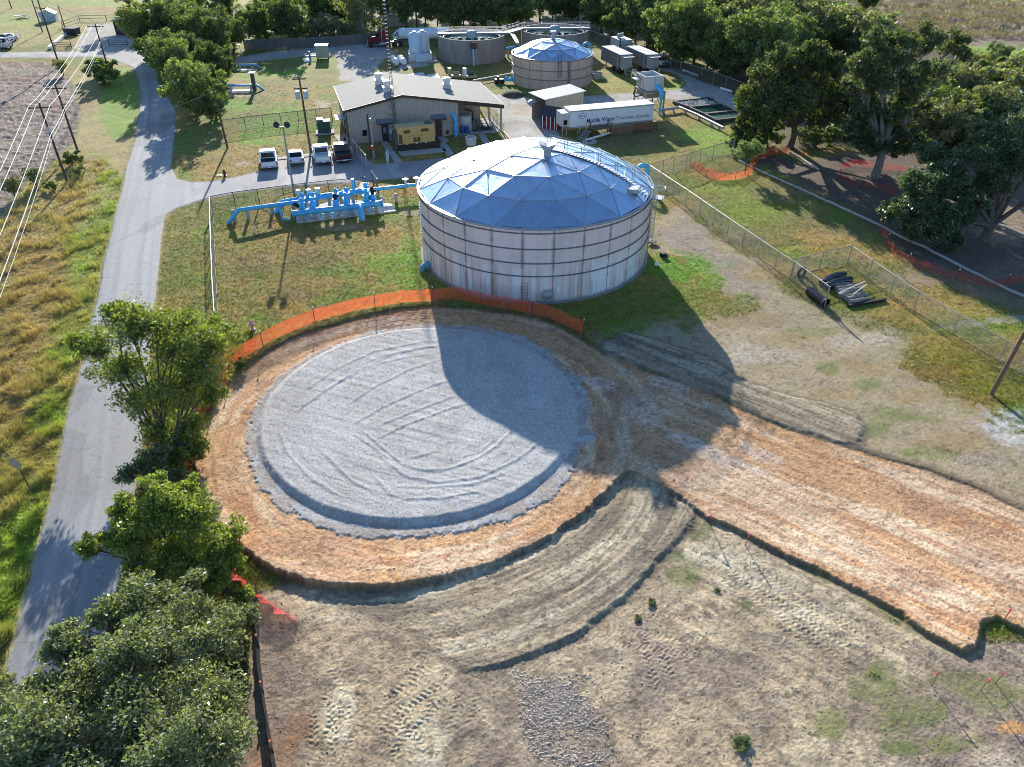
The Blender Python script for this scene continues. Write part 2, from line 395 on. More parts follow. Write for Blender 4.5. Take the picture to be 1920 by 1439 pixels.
# lawn between road and tank
for p in [(500, 480, 130, 50), (620, 440, 120, 30), (560, 540, 80, 30), (430, 430, 50, 20), (700, 470, 60, 40)]: splat(*p, A(160, 134, 78), .7)
for p in [(475, 500, 50, 24), (590, 490, 60, 24), (540, 555, 50, 14)]: splat(*p, A(126, 110, 76), .75)
for p in [(740, 500, 50, 26), (770, 480, 24, 34), (760, 525, 40, 14)]: splat(*p, A(118, 158, 56), .9, 1.)
for p in [(340, 470, 30, 60), (330, 530, 30, 30), (430, 560, 40, 16)]: splat(*p, A(124, 128, 62), .8)
splat(640, 425, 60, 8, A(186, 166, 140), .6); splat(770, 398, 30, 8, A(184, 164, 138), .7, .2); splat(420, 370, 30, 8, A(160, 140, 110), .5)
splat(640, 350, 90, 7, A(176, 142, 92), .7); splat(740, 355, 40, 10, A(170, 124, 70), .7)
# lawn left of the building
for p in [(500, 232, 60, 16), (460, 260, 40, 14), (550, 215, 50, 16), (530, 245, 60, 14), (440, 195, 40, 12), (510, 268, 40, 7)]: splat(*p, A(120, 164, 56), .9, .9)
for p in [(525, 140, 34, 7), (560, 132, 24, 7), (470, 145, 40, 7)]: splat(*p, A(128, 172, 56), .9, .9)
for p in [(540, 168, 70, 9), (590, 190, 30, 12), (600, 205, 26, 14), (430, 250, 20, 30), (560, 278, 50, 6), (470, 300, 60, 10), (370, 310, 40, 16)]: splat(*p, A(168, 138, 84), .75)
for p in [(455, 308, 16, 5), (605, 195, 16, 9), (440, 178, 40, 4)]: splat(*p, A(196, 182, 160), .85, .1)
splat(600, 118, 34, 12, A(138, 156, 56), .7); splat(600, 150, 40, 12, A(150, 140, 70), .6); splat(745, 135, 30, 14, A(136, 136, 66), .6)
# lawn among the tanks and on the right of the yard
for p in [(905, 170, 30, 8), (1150, 165, 50, 18), (1250, 160, 24, 12), (1120, 190, 30, 5), (1210, 160, 30, 8)]: splat(*p, A(160, 156, 70), .9)
for p in [(1265, 165, 20, 6), (1340, 280, 40, 12), (1310, 255, 40, 12), (1360, 262, 30, 8)]: splat(*p, A(140, 176, 60), .9)
for p in [(1270, 230, 30, 14), (1250, 285, 50, 10), (1280, 215, 30, 6), (1280, 190, 40, 3), (1240, 300, 30, 10)]: splat(*p, A(166, 142, 84), .8)
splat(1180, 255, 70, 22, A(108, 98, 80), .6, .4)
splat(1150, 80, 40, 14, A(150, 132, 112), .8, .1)
# left verge
area([(205, 110), (262, 130), (266, 170), (255, 240), (236, 320), (205, 470), (160, 650), (105, 890), (20, 1237), (-120, 1560), (-560, 1560), (-560, 500), (0, 400), (62, 335), (112, 297), (140, 258), (150, 212), (140, 175), (130, 140), (160, 125)], A(178, 162, 108), .95, .6, .6, g=1.)
area([(200, 130), (240, 125), (262, 150), (262, 200), (250, 250), (215, 262), (180, 215), (190, 170)], A(132, 168, 60), .85, .8, 1.2)
area([(236, 330), (205, 470), (160, 650), (105, 890), (20, 1237), (-60, 1500), (-140, 1500), (-70, 1150), (30, 880), (70, 700), (110, 560), (160, 420), (196, 330)], A(150, 168, 84), .8, 1., 2.2, g=1.)
for p in [(80, 560, 60, 120), (30, 470, 60, 60), (120, 380, 40, 40), (20, 700, 40, 120), (60, 830, 30, 50), (160, 300, 30, 20)]: splat(*p, A(170, 140, 98), .6, 1.)
for p in [(205, 305, 14, 10), (215, 325, 10, 7), (170, 290, 14, 6), (150, 470, 30, 40), (120, 640, 30, 60), (90, 780, 30, 50), (60, 1000, 40, 80), (20, 1100, 30, 90)]: splat(*p, A(146, 168, 66), .7, 1.)
splat(165, 190, 24, 22, A(152, 126, 92), .7, .6); splat(140, 130, 60, 6, A(170, 140, 80), .8)
# road edge: dry strip
rl = [(200, 108), (237, 121), (252, 128), (260, 146), (264, 171), (262, 212), (252, 270), (237, 318), (231, 350), (194, 500), (182, 566), (153, 694), (132, 760), (101, 922), (75, 1012), (49, 1117), (19, 1237), (-60, 1520), (-140, 1800)]
# ploughed field
fieldp = [(-560, 122), (0, 117), (70, 117), (108, 122), (128, 150), (138, 175), (149, 212), (138, 258), (112, 294), (62, 333), (36, 350), (0, 398), (-200, 560), (-560, 760)]
fd = sdf(fieldp, 10)+(n2-.5)*1.6
field = fd > 0
fw = sstep(-.8, .6, fd)
cl = fbm(X*.7, Y*1.1, 21, 4, .65); cl2 = fbm(X*2.3, Y*3.1, 22, 3, .6)
mixc(fw, A(140, 122, 110)); mixc(fw*sstep(.46, .62, cl*.5+cl2*.5)*.95, A(74, 62, 56)); mixc(fw*sstep(.5, .68, cl2)*.7, A(208, 196, 182)); mixc(fw*sstep(.55, .7, n1)*.35, A(150, 120, 96))
splat(50, 122, 60, 5, A(150, 110, 76), .6); splat(48, 138, 20, 4, A(120, 130, 80), .5)
Z += fw*(cl-.5)*.35+fw*(cl2-.5)*.3
grass[:] = grass*(1-fw)
# front building site: dirt
frontp = [(470, 1110), (560, 1080), (735, 1085), (900, 1060), (1080, 960), (1180, 880), (1320, 960), (1560, 1085), (1730, 1180), (1800, 1225), (1850, 1210), (1960, 1190), (2480, 1400), (2480, 1800), (300, 1800), (420, 1400)]
w_ = area(frontp, A(172, 153, 124), 1., .6, .5, g=0.)
mixc(w_*sstep(.42, .62, n2)*.7, A(194, 176, 144)); mixc(w_*sstep(.5, .66, n3)*.5, A(128, 113, 100)); mixc(w_*sstep(.52, .7, fbm(X*.3+9, Y*.3, 31, 4))*.6, A(124, 108, 98))
area([(460, 1110), (520, 1120), (560, 1200), (540, 1300), (580, 1439), (600, 1800), (300, 1800), (440, 1330)], A(124, 108, 96), .8, .5, .8, 0.)
for p in [(520, 1400, 40, 60), (560, 1360, 30, 40), (480, 1420, 30, 40)]: splat(*p, A(150, 112, 78), .5, .3)
for p in [(920, 1290, 60, 40), (800, 1210, 60, 20), (860, 1350, 40, 40), (700, 1180, 40, 14), (540, 1180, 50, 24)]: splat(*p, A(112, 98, 88), .7, 0.)
for p in [(650, 1120, 80, 14), (640, 1150, 60, 14), (760, 1160, 60, 14), (800, 1380, 40, 40), (640, 1330, 30, 60), (1300, 1040, 60, 16), (1420, 1090, 80, 18), (1500, 1150, 80, 16), (1380, 1050, 60, 12)]: splat(*p, A(200, 186, 158), .75, 0.)
for p in [(1300, 1240, 90, 34), (1450, 1200, 80, 26), (1250, 1160, 50, 20), (1200, 1330, 60, 50), (1420, 1320, 60, 30), (1100, 1220, 40, 14)]: splat(*p, A(146, 130, 112), .6, 0.)
for p in [(1640, 1290, 60, 34), (1700, 1340, 70, 40), (1780, 1390, 70, 24), (1660, 1250, 30, 20), (1560, 1350, 40, 30), (1860, 1300, 60, 40), (1800, 1270, 60, 20)]: splat(*p, A(126, 132, 76), .75, .6)
for p in [(1390, 1390, 26, 20), (1280, 1070, 34, 22), (1265, 1040, 20, 14), (1310, 985, 26, 16), (1400, 1130, 16, 10), (1700, 1400, 40, 12)]: splat(*p, A(100, 116, 62), .75, .5)
splat(1900, 1360, 30, 14, A(196, 146, 90), .85, 0.)
splat(1860, 1420, 80, 24, A(176, 160, 140), .7, 0.)
# weeds at the foot of the trees
area([(280, 800), (370, 850), (372, 930), (420, 1000), (470, 1090), (470, 1200), (440, 1439), (400, 1800), (-100, 1800), (60, 1400), (230, 1130), (280, 950)], A(104, 104, 58), .9, .5, .6, 1.)
area([(365, 640), (420, 720), (395, 790), (372, 850), (340, 900), (300, 860), (320, 740)], A(96, 92, 56), .9, .4, .5, 1.)

# ---- hard and built surfaces
edge = (n3-.5)*.5+(n4-.5)*.25
roadp = rl+[(90, 1800), (140, 1440), (205, 1180), (262, 870), (285, 620), (290, 562), (297, 500), (302, 450), (309, 404), (332, 391), (390, 372), (480, 357), (570, 348.5), (663, 342), (788, 331), (1000, 318), (1000, 296), (838, 296), (755, 305), (702, 309), (690, 300), (668, 288), (650, 282), (640, 287), (600, 291), (560, 295), (519, 299), (510, 316), (450, 331), (400, 341), (360, 343), (331, 336), (320, 312), (325, 265), (330, 225), (328, 207), (318, 190), (308, 172), (298, 140), (292, 118), (300, 100), (240, 96), (175, 96.5), (0, 99), (-560, 104), (-560, 116), (0, 109), (175, 107)]
rd = sdf(roadp, 8); road = rd+edge*.3 > 0
rw = sstep(-.12, .12, rd+edge*.35)
mixc(sstep(-.45, .1, rd+edge*.5)*(1-rw)*.75, A(160, 142, 98)); grass[:] = grass*(1-sstep(-.5, 0, rd))
_, ra, rla = pdist(W(rl), X, Y)
mixc(rw, A(176, 176, 176)); mixc(rw*sstep(.4, .65, fbm(rla*1.3, ra*.05, 41, 3))*.45, A(196, 195, 192)); mixc(rw*sstep(.5, .7, fbm(rla*2.2, ra*.03, 42, 3))*.35, A(150, 150, 152))
mixc(rw*sstep(.55, .7, n1)*.25, A(156, 152, 146)); mul(1-rw*.12*sstep(.5, .8, nf)); ck = fbm(X*.35+fbm(X*.9, Y*.9, 43, 2), Y*.35, 44, 4); mul(1-rw*.35*sstep(.006, .0015, np.abs(ck-.5))); mul(1-rw*.18*sstep(.62, .66, fbm(X*.22, Y*.1, 45, 3))); mul(1-rw*.10*np.exp(-((np.abs(np.abs(rla)-2.2)-.85)/.3)**2))
splat(410, 355, 60, 7, A(150, 152, 158), .5, rot=-8)
pk = inside(W([(519, 300), (650, 284), (690, 302), (700, 318), (520, 322)]), X, Y); mixc(pk*.35, A(158, 158, 156))
Z += rw*.05
# gravel yards and tracks
yards = [[(446, 107), (525, 96), (625, 86), (640, 84), (715, 84), (736, 97), (742, 108), (717, 110), (707, 126), (695, 140), (760, 128), (700, 152), (640, 152), (634, 108), (612, 101), (562, 106), (462, 118), (440, 118)],
         [(925, 178), (985, 183), (1000, 186), (1095, 181), (1140, 178), (1190, 175), (1230, 172), (1275, 168), (1290, 156), (1272, 142), (1245, 132), (1215, 118), (1225, 112), (1290, 140), (1370, 175), (1400, 200), (1380, 216), (1330, 192), (1240, 186), (1110, 196), (1120, 215), (1010, 222), (1050, 262), (1040, 280), (950, 280), (945, 246), (938, 215), (918, 190)],
         [(168, 48), (250, 40), (262, 60), (300, 96), (240, 98), (160, 97), (140, 90), (155, 70)]]
yd = np.full(NP_, -9.)
for p in yards: yd = np.maximum(yd, sdf(p, 9))
yd = yd+(n2-.5)*1.0+(n3-.5)*.6; yard = (yd > 0) & ~road
yw = sstep(-.5, .3, yd)*(1-rw)
mixc(yw, A(186, 180, 170)); mixc(yw*sstep(.45, .65, n2)*.6, A(204, 200, 192)); mixc(yw*sstep(.55, .7, n3)*.5, A(150, 142, 132)); grass[:] *= 1-yw
splat(985, 205, 30, 10, A(190, 166, 128), .6, 0); splat(985, 255, 30, 16, A(204, 203, 198), .7, 0)
# clay pad and haul lane
clayp = [(805, 578), (755, 582), (672, 599), (588, 624), (526, 649), (463, 691), (422, 737), (392, 787), (376, 825), (368, 865), (371, 905), (384, 945), (405, 976), (451, 1020), (505, 1058), (567, 1083), (651, 1097), (734, 1094), (838, 1077), (922, 1052), (1005, 1016), (1088, 961), (1140, 912), (1165, 888), (1180, 880), (1231, 903), (1266, 922), (1302, 944), (1315, 959), (1386, 991), (1475, 1037), (1564, 1079), (1653, 1123), (1728, 1172), (1741, 1184), (1804, 1215), (1824, 1205), (1840, 1160), (1870, 1152), (1920, 1178), (2480, 1430), (2480, 1240), (1920, 962), (1830, 920), (1741, 884), (1653, 862), (1564, 835), (1475, 807), (1400, 775), (1342, 745), (1271, 718), (1208, 697), (1162, 677), (1133, 670), (1104, 652), (1073, 631), (1031, 610), (1000, 601), (950, 592), (880, 583)]
cd = sdf(clayp, 12); cde = cd+(n2-.5)*.3+(n3-.5)*.28+(n4-.5)*.14
clay = cde > -.12
# streaks follow the lane, and turn round the pad
la = P3(1250, 800); lb = P3(1850, 1060); ld = (lb-la).normalized(); ls = X*ld.x+Y*ld.y; lt = -X*ld.y+Y*ld.x
pc = P3(785, 800)
ang = np.arctan2(Y-pc.y, X-pc.x); rad = np.hypot(X-pc.x, Y-pc.y)
onlane = sstep(1150, 1260, PX)
stk = fbm(ls*.12, lt*1.1, 51, 5, .6)*onlane+fbm(ang*1.6, rad*.9, 52, 5, .6)*(1-onlane)
stk2 = fbm(ls*.3, lt*3.2, 53, 4, .6)*onlane+fbm(ang*4, rad*2.2, 54, 4, .6)*(1-onlane)
cw = sstep(-.2, .1, cde)
CL = A(212, 168, 124)
mixc(cw, CL); mixc(cw*sstep(.45, .62, stk)*.8, A(234, 206, 172)); mixc(cw*sstep(.53, .68, stk2)*.6, A(184, 126, 84)); mixc(cw*sstep(.56, .7, fbm(X*.4+5, Y*.4, 55, 4))*.4, A(178, 146, 122))
cedge = sstep(1.3, 0, cd)*(.5+n2)
mixc(cw*cedge*.35, A(190, 136, 90))
for p in [(1300, 830, 60, 10), (1420, 850, 50, 12), (1210, 770, 50, 22), (1130, 720, 30, 16), (1380, 870, 60, 10), (1250, 720, 40, 10)]: splat(*p, A(222, 208, 196), .6 , 0, rot=20)
for p in [(1180, 740, 60, 16), (1140, 800, 40, 20)]: splat(*p, A(170, 138, 122), .5, 0)
grass[:] *= 1-sstep(-.6, .1, cd)
# terrain around it: lower in front of the pad, a little higher behind
xs = [-560, 300, 372, 405, 455, 567, 651, 735, 838, 1005, 1088, 1187, 1312, 1475, 1564, 1740, 1804, 1840, 1920, 2480]
ys = [900, 880, 880, 985, 1030, 1085, 1097, 1094, 1077, 1016, 961, 880, 955, 1037, 1079, 1184, 1215, 1165, 1178, 1430]
yl = np.interp(PX, xs, ys)
low = sstep(-70, 10, PY-yl)*sstep(230, 330, PX)
back = sstep(330, 520, PX)*sstep(40, -10, PY-np.interp(PX, [330, 422, 526, 672, 805, 1000, 1133, 1400, 1920, 2480], [700, 715, 640, 590, 570, 592, 660, 765, 950, 1230]))*sstep(2.5, .0, -cd)
out = sstep(-.26, .0, cde)
ter = -.33*low*(1-.42*sstep(1200, 1340, PX))+.22*back*(1-.55*sstep(1150, 1300, PX))+(n1-.5)*.25*(1-rw)+(n2-.5)*.08
Z = Z*(1-cw)+ter*(1-out)*(1-rw)+Z*cw*0
bank = (1-out)*sstep(-1.5, -.25, cd)*low
mixc((1-cw)*sstep(-.5, -.05, cde)*low*.85, A(96, 74, 60)); mixc((1-cw)*sstep(-1.0, -.1, cde)*back*.8, A(96, 78, 60))  # dark earth on the bank faces, with their shade put into the colour
Z += cw*((stk-.5)*.04+(stk2-.5)*.025+(n3-.5)*.01+(n4-.5)*.008)
# lip along the pad edge
Z += .012*np.exp(-((cd-.3)/.3)**2)*(.4+n2)
# graded dirt beside the pad: two smooth blade-finished strips
gradA = [(1180, 876), (1231, 907), (1266, 926), (1302, 948), (1308, 962), (1290, 990), (1240, 1050), (1200, 1100), (1150, 1140), (1080, 1190), (1010, 1225), (940, 1246), (880, 1256), (830, 1230), (760, 1170), (640, 1125), (600, 1106), (660, 1112), (760, 1104), (838, 1082), (922, 1056), (1005, 1020), (1088, 966), (1150, 908)]
gradB = [(1133, 672), (1130, 640), (1170, 622), (1240, 640), (1330, 672), (1400, 716), (1480, 742), (1560, 758), (1604, 775), (1622, 800), (1610, 838), (1564, 833), (1475, 805), (1400, 773), (1342, 743), (1271, 716), (1208, 695), (1162, 675)]
grad = np.zeros(NP_, bool)
ga = W([(1000, 1180), (1260, 950)]); gd_ = (ga[1]-ga[0])/np.hypot(*(ga[1]-ga[0])); gs = X*gd_[0]+Y*gd_[1]; gt = -X*gd_[1]+Y*gd_[0]
for poly, s_, t_, hgt_ in ((gradA, gs, gt, .13), (gradB, ls, lt, .10)):
    d = sdf(poly, 8)+(n2-.5)*.5+(n3-.5)*.25; g_ = (d > 0) & ~clay; grad |= g_
    ww = sstep(-.25, .3, d)*(1-cw)
    if hgt_ == .13: s_, t_ = ang*11, rad*.75
    k1 = fbm(s_*.16, t_*1.6, 61, 5, .6); k2 = fbm(s_*.4, t_*5, 62, 3, .6)
    mixc(ww, A(172, 155, 128)); mixc(ww*sstep(.46, .64, k1)*.6, A(204, 190, 160)); mixc(ww*sstep(.5, .66, 1-k1)*.75, A(126, 114, 98)); mixc(ww*sstep(.55, .7, k2)*.5, A(110, 99, 88))
    Z += ww*hgt_*sstep(-.1, .35, d)*(1-sstep(1.5, 0, -cd)*.3)*sstep(760, 1020, PX)+ww*(k2-.5)*.04+ww*(k1-.5)*.06
    mixc(np.exp(-((d+.05)/.22)**2)*(1-cw)*.55, A(104, 92, 80)); grass[:] *= 1-ww  # thin dark rim: the shadow of the raised edge painted into the soil
# gravel pad
cpts = np.array([P3(*p, .35)[:2] for p in [(488, 800), (500, 853), (580, 932), (734, 975), (880, 950), (1005, 896), (1063, 825), (1078, 760), (800, 614), (560, 690)]])
sol = np.linalg.lstsq(np.c_[2*cpts, np.ones(len(cpts))], (cpts**2).sum(1), rcond=None)[0]
gcx, gcy = sol[0], sol[1]; gr = math.sqrt(sol[2]+gcx**2+gcy**2)
gdist = np.hypot(X-gcx, Y-gcy); gang = np.arctan2(Y-gcy, X-gcx)
gout = [(465, 800), (466, 860), (484, 908), (528, 955), (598, 989), (680, 1008), (760, 1007), (850, 1001), (950, 979), (1030, 939), (1073, 893), (1086, 838), (1118, 826), (1098, 800), (1100, 735), (1086, 716), (1097, 708), (1060, 700), (1030, 662), (985, 632), (900, 614), (800, 609), (700, 621), (600, 658), (520, 711), (478, 762)]
gd = sdf(gout, 8)+(n3-.5)*.7+(n4-.5)*.5
gravel = gd > 0
gw = sstep(-.12, .12, gd)
crest = sstep(gr+.42, gr-.12, gdist+(n3-.5)*.12)
Z = Z*(1-crest)+gw*.05+crest*.25+gw*(n4-.5)*.014+gw*(nf-.5)*.02
gcol = A(206, 203, 198)
mixc(gw, gcol); mixc(gw*(1-crest)*.4, A(188, 188, 188)); mixc(gw*sstep(.55, .75, nf)*.35, A(150, 150, 150)); mixc(gw*sstep(.52, .68, n2)*.3, A(222, 220, 216)); mixc(gw*sstep(.6, .75, fbm(X*.25, Y*.25, 71, 4))*.3, A(176, 174, 172))
mixc(gw*sstep(.25, .0, np.abs(gdist-gr-.55))*sstep(.45, .7, n4)*.5, A(120, 122, 126))  # speckled dark band at the toe: slope shade put into the gravel colour
mixc(gw*sstep(2.2, 1.0, rad*0+np.hypot((PX-510)/40., (PY-700)/90.))*.25, A(150, 146, 140))
# grader ridges on the gravel
ridges = [[(545, 778), (600, 735), (665, 695), (730, 665), (800, 650), (850, 643)], [(570, 760), (640, 712), (700, 683), (760, 668), (822, 662)], [(560, 740), (630, 690), (700, 658), (790, 640), (900, 632), (980, 650)],
          [(640, 765), (700, 725), (770, 690), (830, 672)], [(650, 800), (720, 760), (800, 725), (855, 708)], [(690, 830), (760, 795), (840, 765), (920, 745)], [(680, 805), (720, 840), (755, 868), (790, 880), (840, 878), (890, 860), (930, 835), (960, 805), (975, 780)],
          [(700, 845), (760, 890), (820, 903), (900, 892), (970, 860), (1020, 820), (1045, 780)], [(655, 808), (700, 835), (742, 870)], [(690, 880), (715, 905), (742, 934)], [(742, 934), (830, 932), (920, 915)], [(725, 908), (800, 912), (890, 905), (960, 880)],
          [(740, 862), (800, 850), (830, 838)], [(850, 860), (900, 845), (935, 815)], [(700, 800), (800, 760), (870, 735)], [(600, 840), (660, 900), (720, 930)], [(520, 800), (540, 850), (590, 900), (650, 935)], [(660, 690), (720, 665), (800, 648), (880, 655)]]
for i, r_ in enumerate(ridges):
    wl = np.array([P3(*p, .36)[:2] for p in r_]); sel = np.where((np.abs(X-wl[:, 0].mean()) < 9) & (np.abs(Y-wl[:, 1].mean()) < 9))[0]
    d, a, l = pdist(wl, X[sel], Y[sel]); L_ = a.max()
    k = np.exp(-((d+(n2[sel]-.5)*.2)/.11)**2)*sstep(0, 1.2, a)*sstep(L_, L_-1.2, a)*(.6+.8*n2[sel]); q = np.exp(-((l-.25)/.16)**2)*(d < .8)*sstep(0, 1.2, a)*sstep(L_, L_-1.2, a)
    Z[sel] += (k*.028-q*.012)*crest[sel]
conc = fbm(gdist*1.3, gang*1.2, 73, 3); Z += crest*(conc-.5)*.05; gl = fbm((X*.35+Y*.94)*2.6, (X*.94-Y*.35)*.16, 74, 4, .6); Z += crest*(gl-.5)*.06; mixc(gw*crest*sstep(.5, .68, fbm(X*.5, Y*.22, 75, 4))*.4, A(184, 178, 168)); mixc(gw*(1-crest)*sstep(.45, .6, n3)*.5, A(176, 150, 126))
# tyre tracks in the soft dirt
tracks = [([(655, 1220), (650, 1245), (665, 1262), (690, 1266), (720, 1255), (735, 1232), (725, 1208), (700, 1196), (672, 1200)], .55), ([(648, 1439), (665, 1390), (700, 1350), (745, 1310), (790, 1282), (830, 1258)], .55), ([(690, 1439), (725, 1385), (770, 1340), (815, 1305), (860, 1285)], .55),
          ([(640, 1255), (645, 1300), (680, 1318), (730, 1310), (790, 1290)], .5), ([(720, 1240), (770, 1222), (830, 1190), (880, 1160)], .5), ([(545, 1255), (530, 1280), (535, 1310), (550, 1330)], .5), ([(700, 1250), (760, 1250), (800, 1215)], .45),
          ([(690, 1420), (730, 1395), (745, 1420), (740, 1460)], .5), ([(600, 1290), (620, 1330), (625, 1400), (640, 1470)], .45), ([(840, 1390), (860, 1330), (880, 1285)], .45), ([(1245, 1190), (1240, 1230), (1255, 1280), (1290, 1310)], .5), ([(1310, 1205), (1290, 1240), (1300, 1270)], .5),
          ([(1120, 1185), (1200, 1190), (1290, 1205), (1360, 1200)], .5), ([(1330, 1260), (1390, 1290), (1450, 1320)], .5), ([(1400, 1110), (1470, 1160), (1560, 1220)], .45), ([(1340, 1060), (1450, 1130), (1540, 1190), (1640, 1250)], .45),
          ([(1590, 670), (1530, 700), (1470, 712), (1420, 716)], .6), ([(1230, 410), (1290, 430), (1360, 490), (1430, 540)], .9), ([(1240, 440), (1300, 470), (1370, 530), (1440, 580)], .9), ([(1235, 425), (1300, 452), (1370, 510)], .9), ([(1690, 860), (1780, 850), (1860, 880)], .6)]
_more = []
for pts, wd in tracks:
    if len(pts) > 2 and pts[0][1] > 1000:      # the other wheel of the machine, and a pass a little aside
        q = np.array([P3(*p)[:2] for p in pts]); dd = np.gradient(q, axis=0); dd /= np.linalg.norm(dd, axis=1)[:, None]
        for off in (1.15, -.75): _more.append(([tuple(proj(a_[0]-b_[1]*off, a_[1]+b_[0]*off, 0.)) for a_, b_ in zip(q, dd)], wd*.9))
tracks += _more
for pts, wd in tracks:
    wl = np.array([P3(*p, -.5 if p[1] > 1000 else 0)[:2] for p in pts]); mn, mx_ = wl.min(0)-1.5, wl.max(0)+1.5
    sel = np.where((X > mn[0]) & (X < mx_[0]) & (Y > mn[1]) & (Y < mx_[1]))[0]
    d, a, l = pdist(wl, X[sel], Y[sel]); L_ = a.max()
    m = sstep(wd*.62, wd*.4, d+(n3[sel]-.5)*.25)*sstep(0, 1.5, a)*sstep(L_, L_-1.5, a)*(.25+.75*sstep(.3, .6, n2[sel]))
    tread = sstep(-.1, .5, np.sin(2*np.pi*(a/.25+np.abs(l)*.8/wd+(l > 0)*.5)))
    Z[sel] += m*(-.012+.02*tread)+.012*np.exp(-((d-wd*.6)/.12)**2)*sstep(0, .8, a)*sstep(L_, L_-.8, a)*n2[sel]
    C[sel] *= (1+m*(.07-(1-tread)*.11))[:, None]
# blade and drag lines in the lower right dirt
dl = fbm(ls*.09, lt*1.8, 81, 4, .6); dm = sstep(1180, 1320, PX)*sstep(960, 1010, PY)*(1-cw)*(1-grass*.6)*sstep(1320, 1180, PY-(PX-1300)*.1)
Z += dm*(dl-.5)*.08; mul(1+dm*(dl-.5)*.7)
# general relief
dirt = (1-grass)*(1-rw)*(1-fw)*(1-gw)*(1-yw*.6)
Z += dirt*((n3-.5)*.022+(n4-.5)*.026+(nf-.5)*.02)
tall = sstep(0, .1, sdf([(231, 350), (194, 500), (153, 694), (101, 922), (19, 1237), (-140, 1800), (-560, 1800), (-560, 420), (0, 410), (62, 340), (150, 260), (230, 330)], 4))
gn = fbm(X*2.4, Y*1.6, 91, 4, .65); gn2 = fbm(X*.8, Y*.6, 92, 4, .6)
tuft = fbm(X*6.5, Y*5, 93, 2, .6)
far = np.clip(Y/60., 1, 4)
Z += grass*(1-rw)*((gn-.5)*(.035+.09*tall)+(tuft-.5)*.05+(gn2-.5)*.14*tall+(fbm(X*.35, Y*.3, 95, 3)-.5)*.12*sstep(90, 160, Y))
mul(1+grass*((gn-.5)*.45+(tuft-.5)*.55)*(1-rw)); wn = rng.random(NP_)-.5; mul(1+dirt*((n4-.5)*.6+(nf-.5)*.45+wn*.22)); fs = fbm(ls*1.1, lt*7, 56, 3, .65)*onlane+fbm(ang*14, rad*5, 57, 3, .65)*(1-onlane); mul(1+cw*(1-gw)*(fs-.5)*.4); mixc(cw*(1-gw)*sstep(.66, .74, fbm(X*3, Y*3, 58, 3))*.5, A(140, 104, 82)); mul(1+wn*(gw*.30+cw*.15+rw*.07+fw*.3+grass*.15)); gfd = fbm(X*.55+3, Y*.9, 99, 4, .65); mul(1+dirt*sstep(900, 1000, PY)*(gfd-.5)*.5); mixc(dirt*(1-gw)*(1-cw)*sstep(.64, .70, fbm(X*2.6, Y*2.6, 100, 3, .6))*.55, A(104, 92, 78)); mixc(grass*sstep(.55, .75, fbm(X*1.1+7, Y*1.1, 94, 3))*.25, A(120, 100, 66))
brush = sstep(1300, 1420, PX)*sstep(110, 40, PY)
bn = fbm(X*.22, Y*.14, 96, 4, .6); Z += brush*(sstep(.45, .7, bn)*.7+(fbm(X*.9, Y*.7, 97, 3)-.5)*.3)
mul(1+.32*dirt*sstep(900, 1050, PY)); C = np.clip(C, .012, .85)
Zg = Z.reshape(nr, nc)
def ground_z(x, y):
    px, py = proj(x, y, 0.)
    j = int(np.clip(np.searchsorted(gx, px), 1, nc-1)); i = int(np.clip(np.searchsorted(gy, py), 1, nr-1))
    return float(Zg[i, j])
def G(px, py):
    """point of the modelled ground at a photo position"""
    p = P3(px, py)
    for _ in range(3): p = P3(px, py, ground_z(p.x, p.y))
    return p
zone = np.zeros(NP_, np.int8); zone[field] = 5; zone[yard] = 2; zone[grad] = 6; zone[clay] = 3; zone[road] = 1; zone[gravel & (cd > -.3)] = 4
idx = np.arange(NP_).reshape(nr, nc); a, b, c_, d_ = idx[:-1, :-1].ravel(), idx[:-1, 1:].ravel(), idx[1:, 1:].ravel(), idx[1:, :-1].ravel()
quads = np.c_[d_, c_, b, a]; zq = zone[a]
VW = np.c_[X, Y, Z]
mats_g = {0: attr_mat('soil_and_grass', .95, .5, 12., .04, .22, 18.), 1: attr_mat('worn_road_surface', .85, .2, 26., .01, .07, 30., .3), 2: attr_mat('crushed_stone_yard', .95, .5, 14., .03, .12, 16.),
          3: attr_mat('orange_clay', .95, .5, 10., .04, .14, 9.), 4: attr_mat('grey_gravel', .9, .6, 15., .04, .18, 19.), 5: attr_mat('ploughed_soil', .95, .6, 6., .08, .2, 8.), 6: attr_mat('graded_soil', .95, .4, 12., .03, .12, 12.)}
for z_, nm in {0: 'ground', 1: 'road', 2: 'gravel_yard', 3: 'clay_pad', 4: 'gravel_pad', 5: 'plowed_field', 6: 'graded_dirt'}.items():
    q = quads[zq == z_]; u, inv = np.unique(q, return_inverse=True)
    o = bpy.data.objects.new(nm, npmesh(nm, VW[u], inv.reshape(q.shape), mats_g[z_], C[u], True)); COL.objects.link(o); o['kind'] = 'structure'
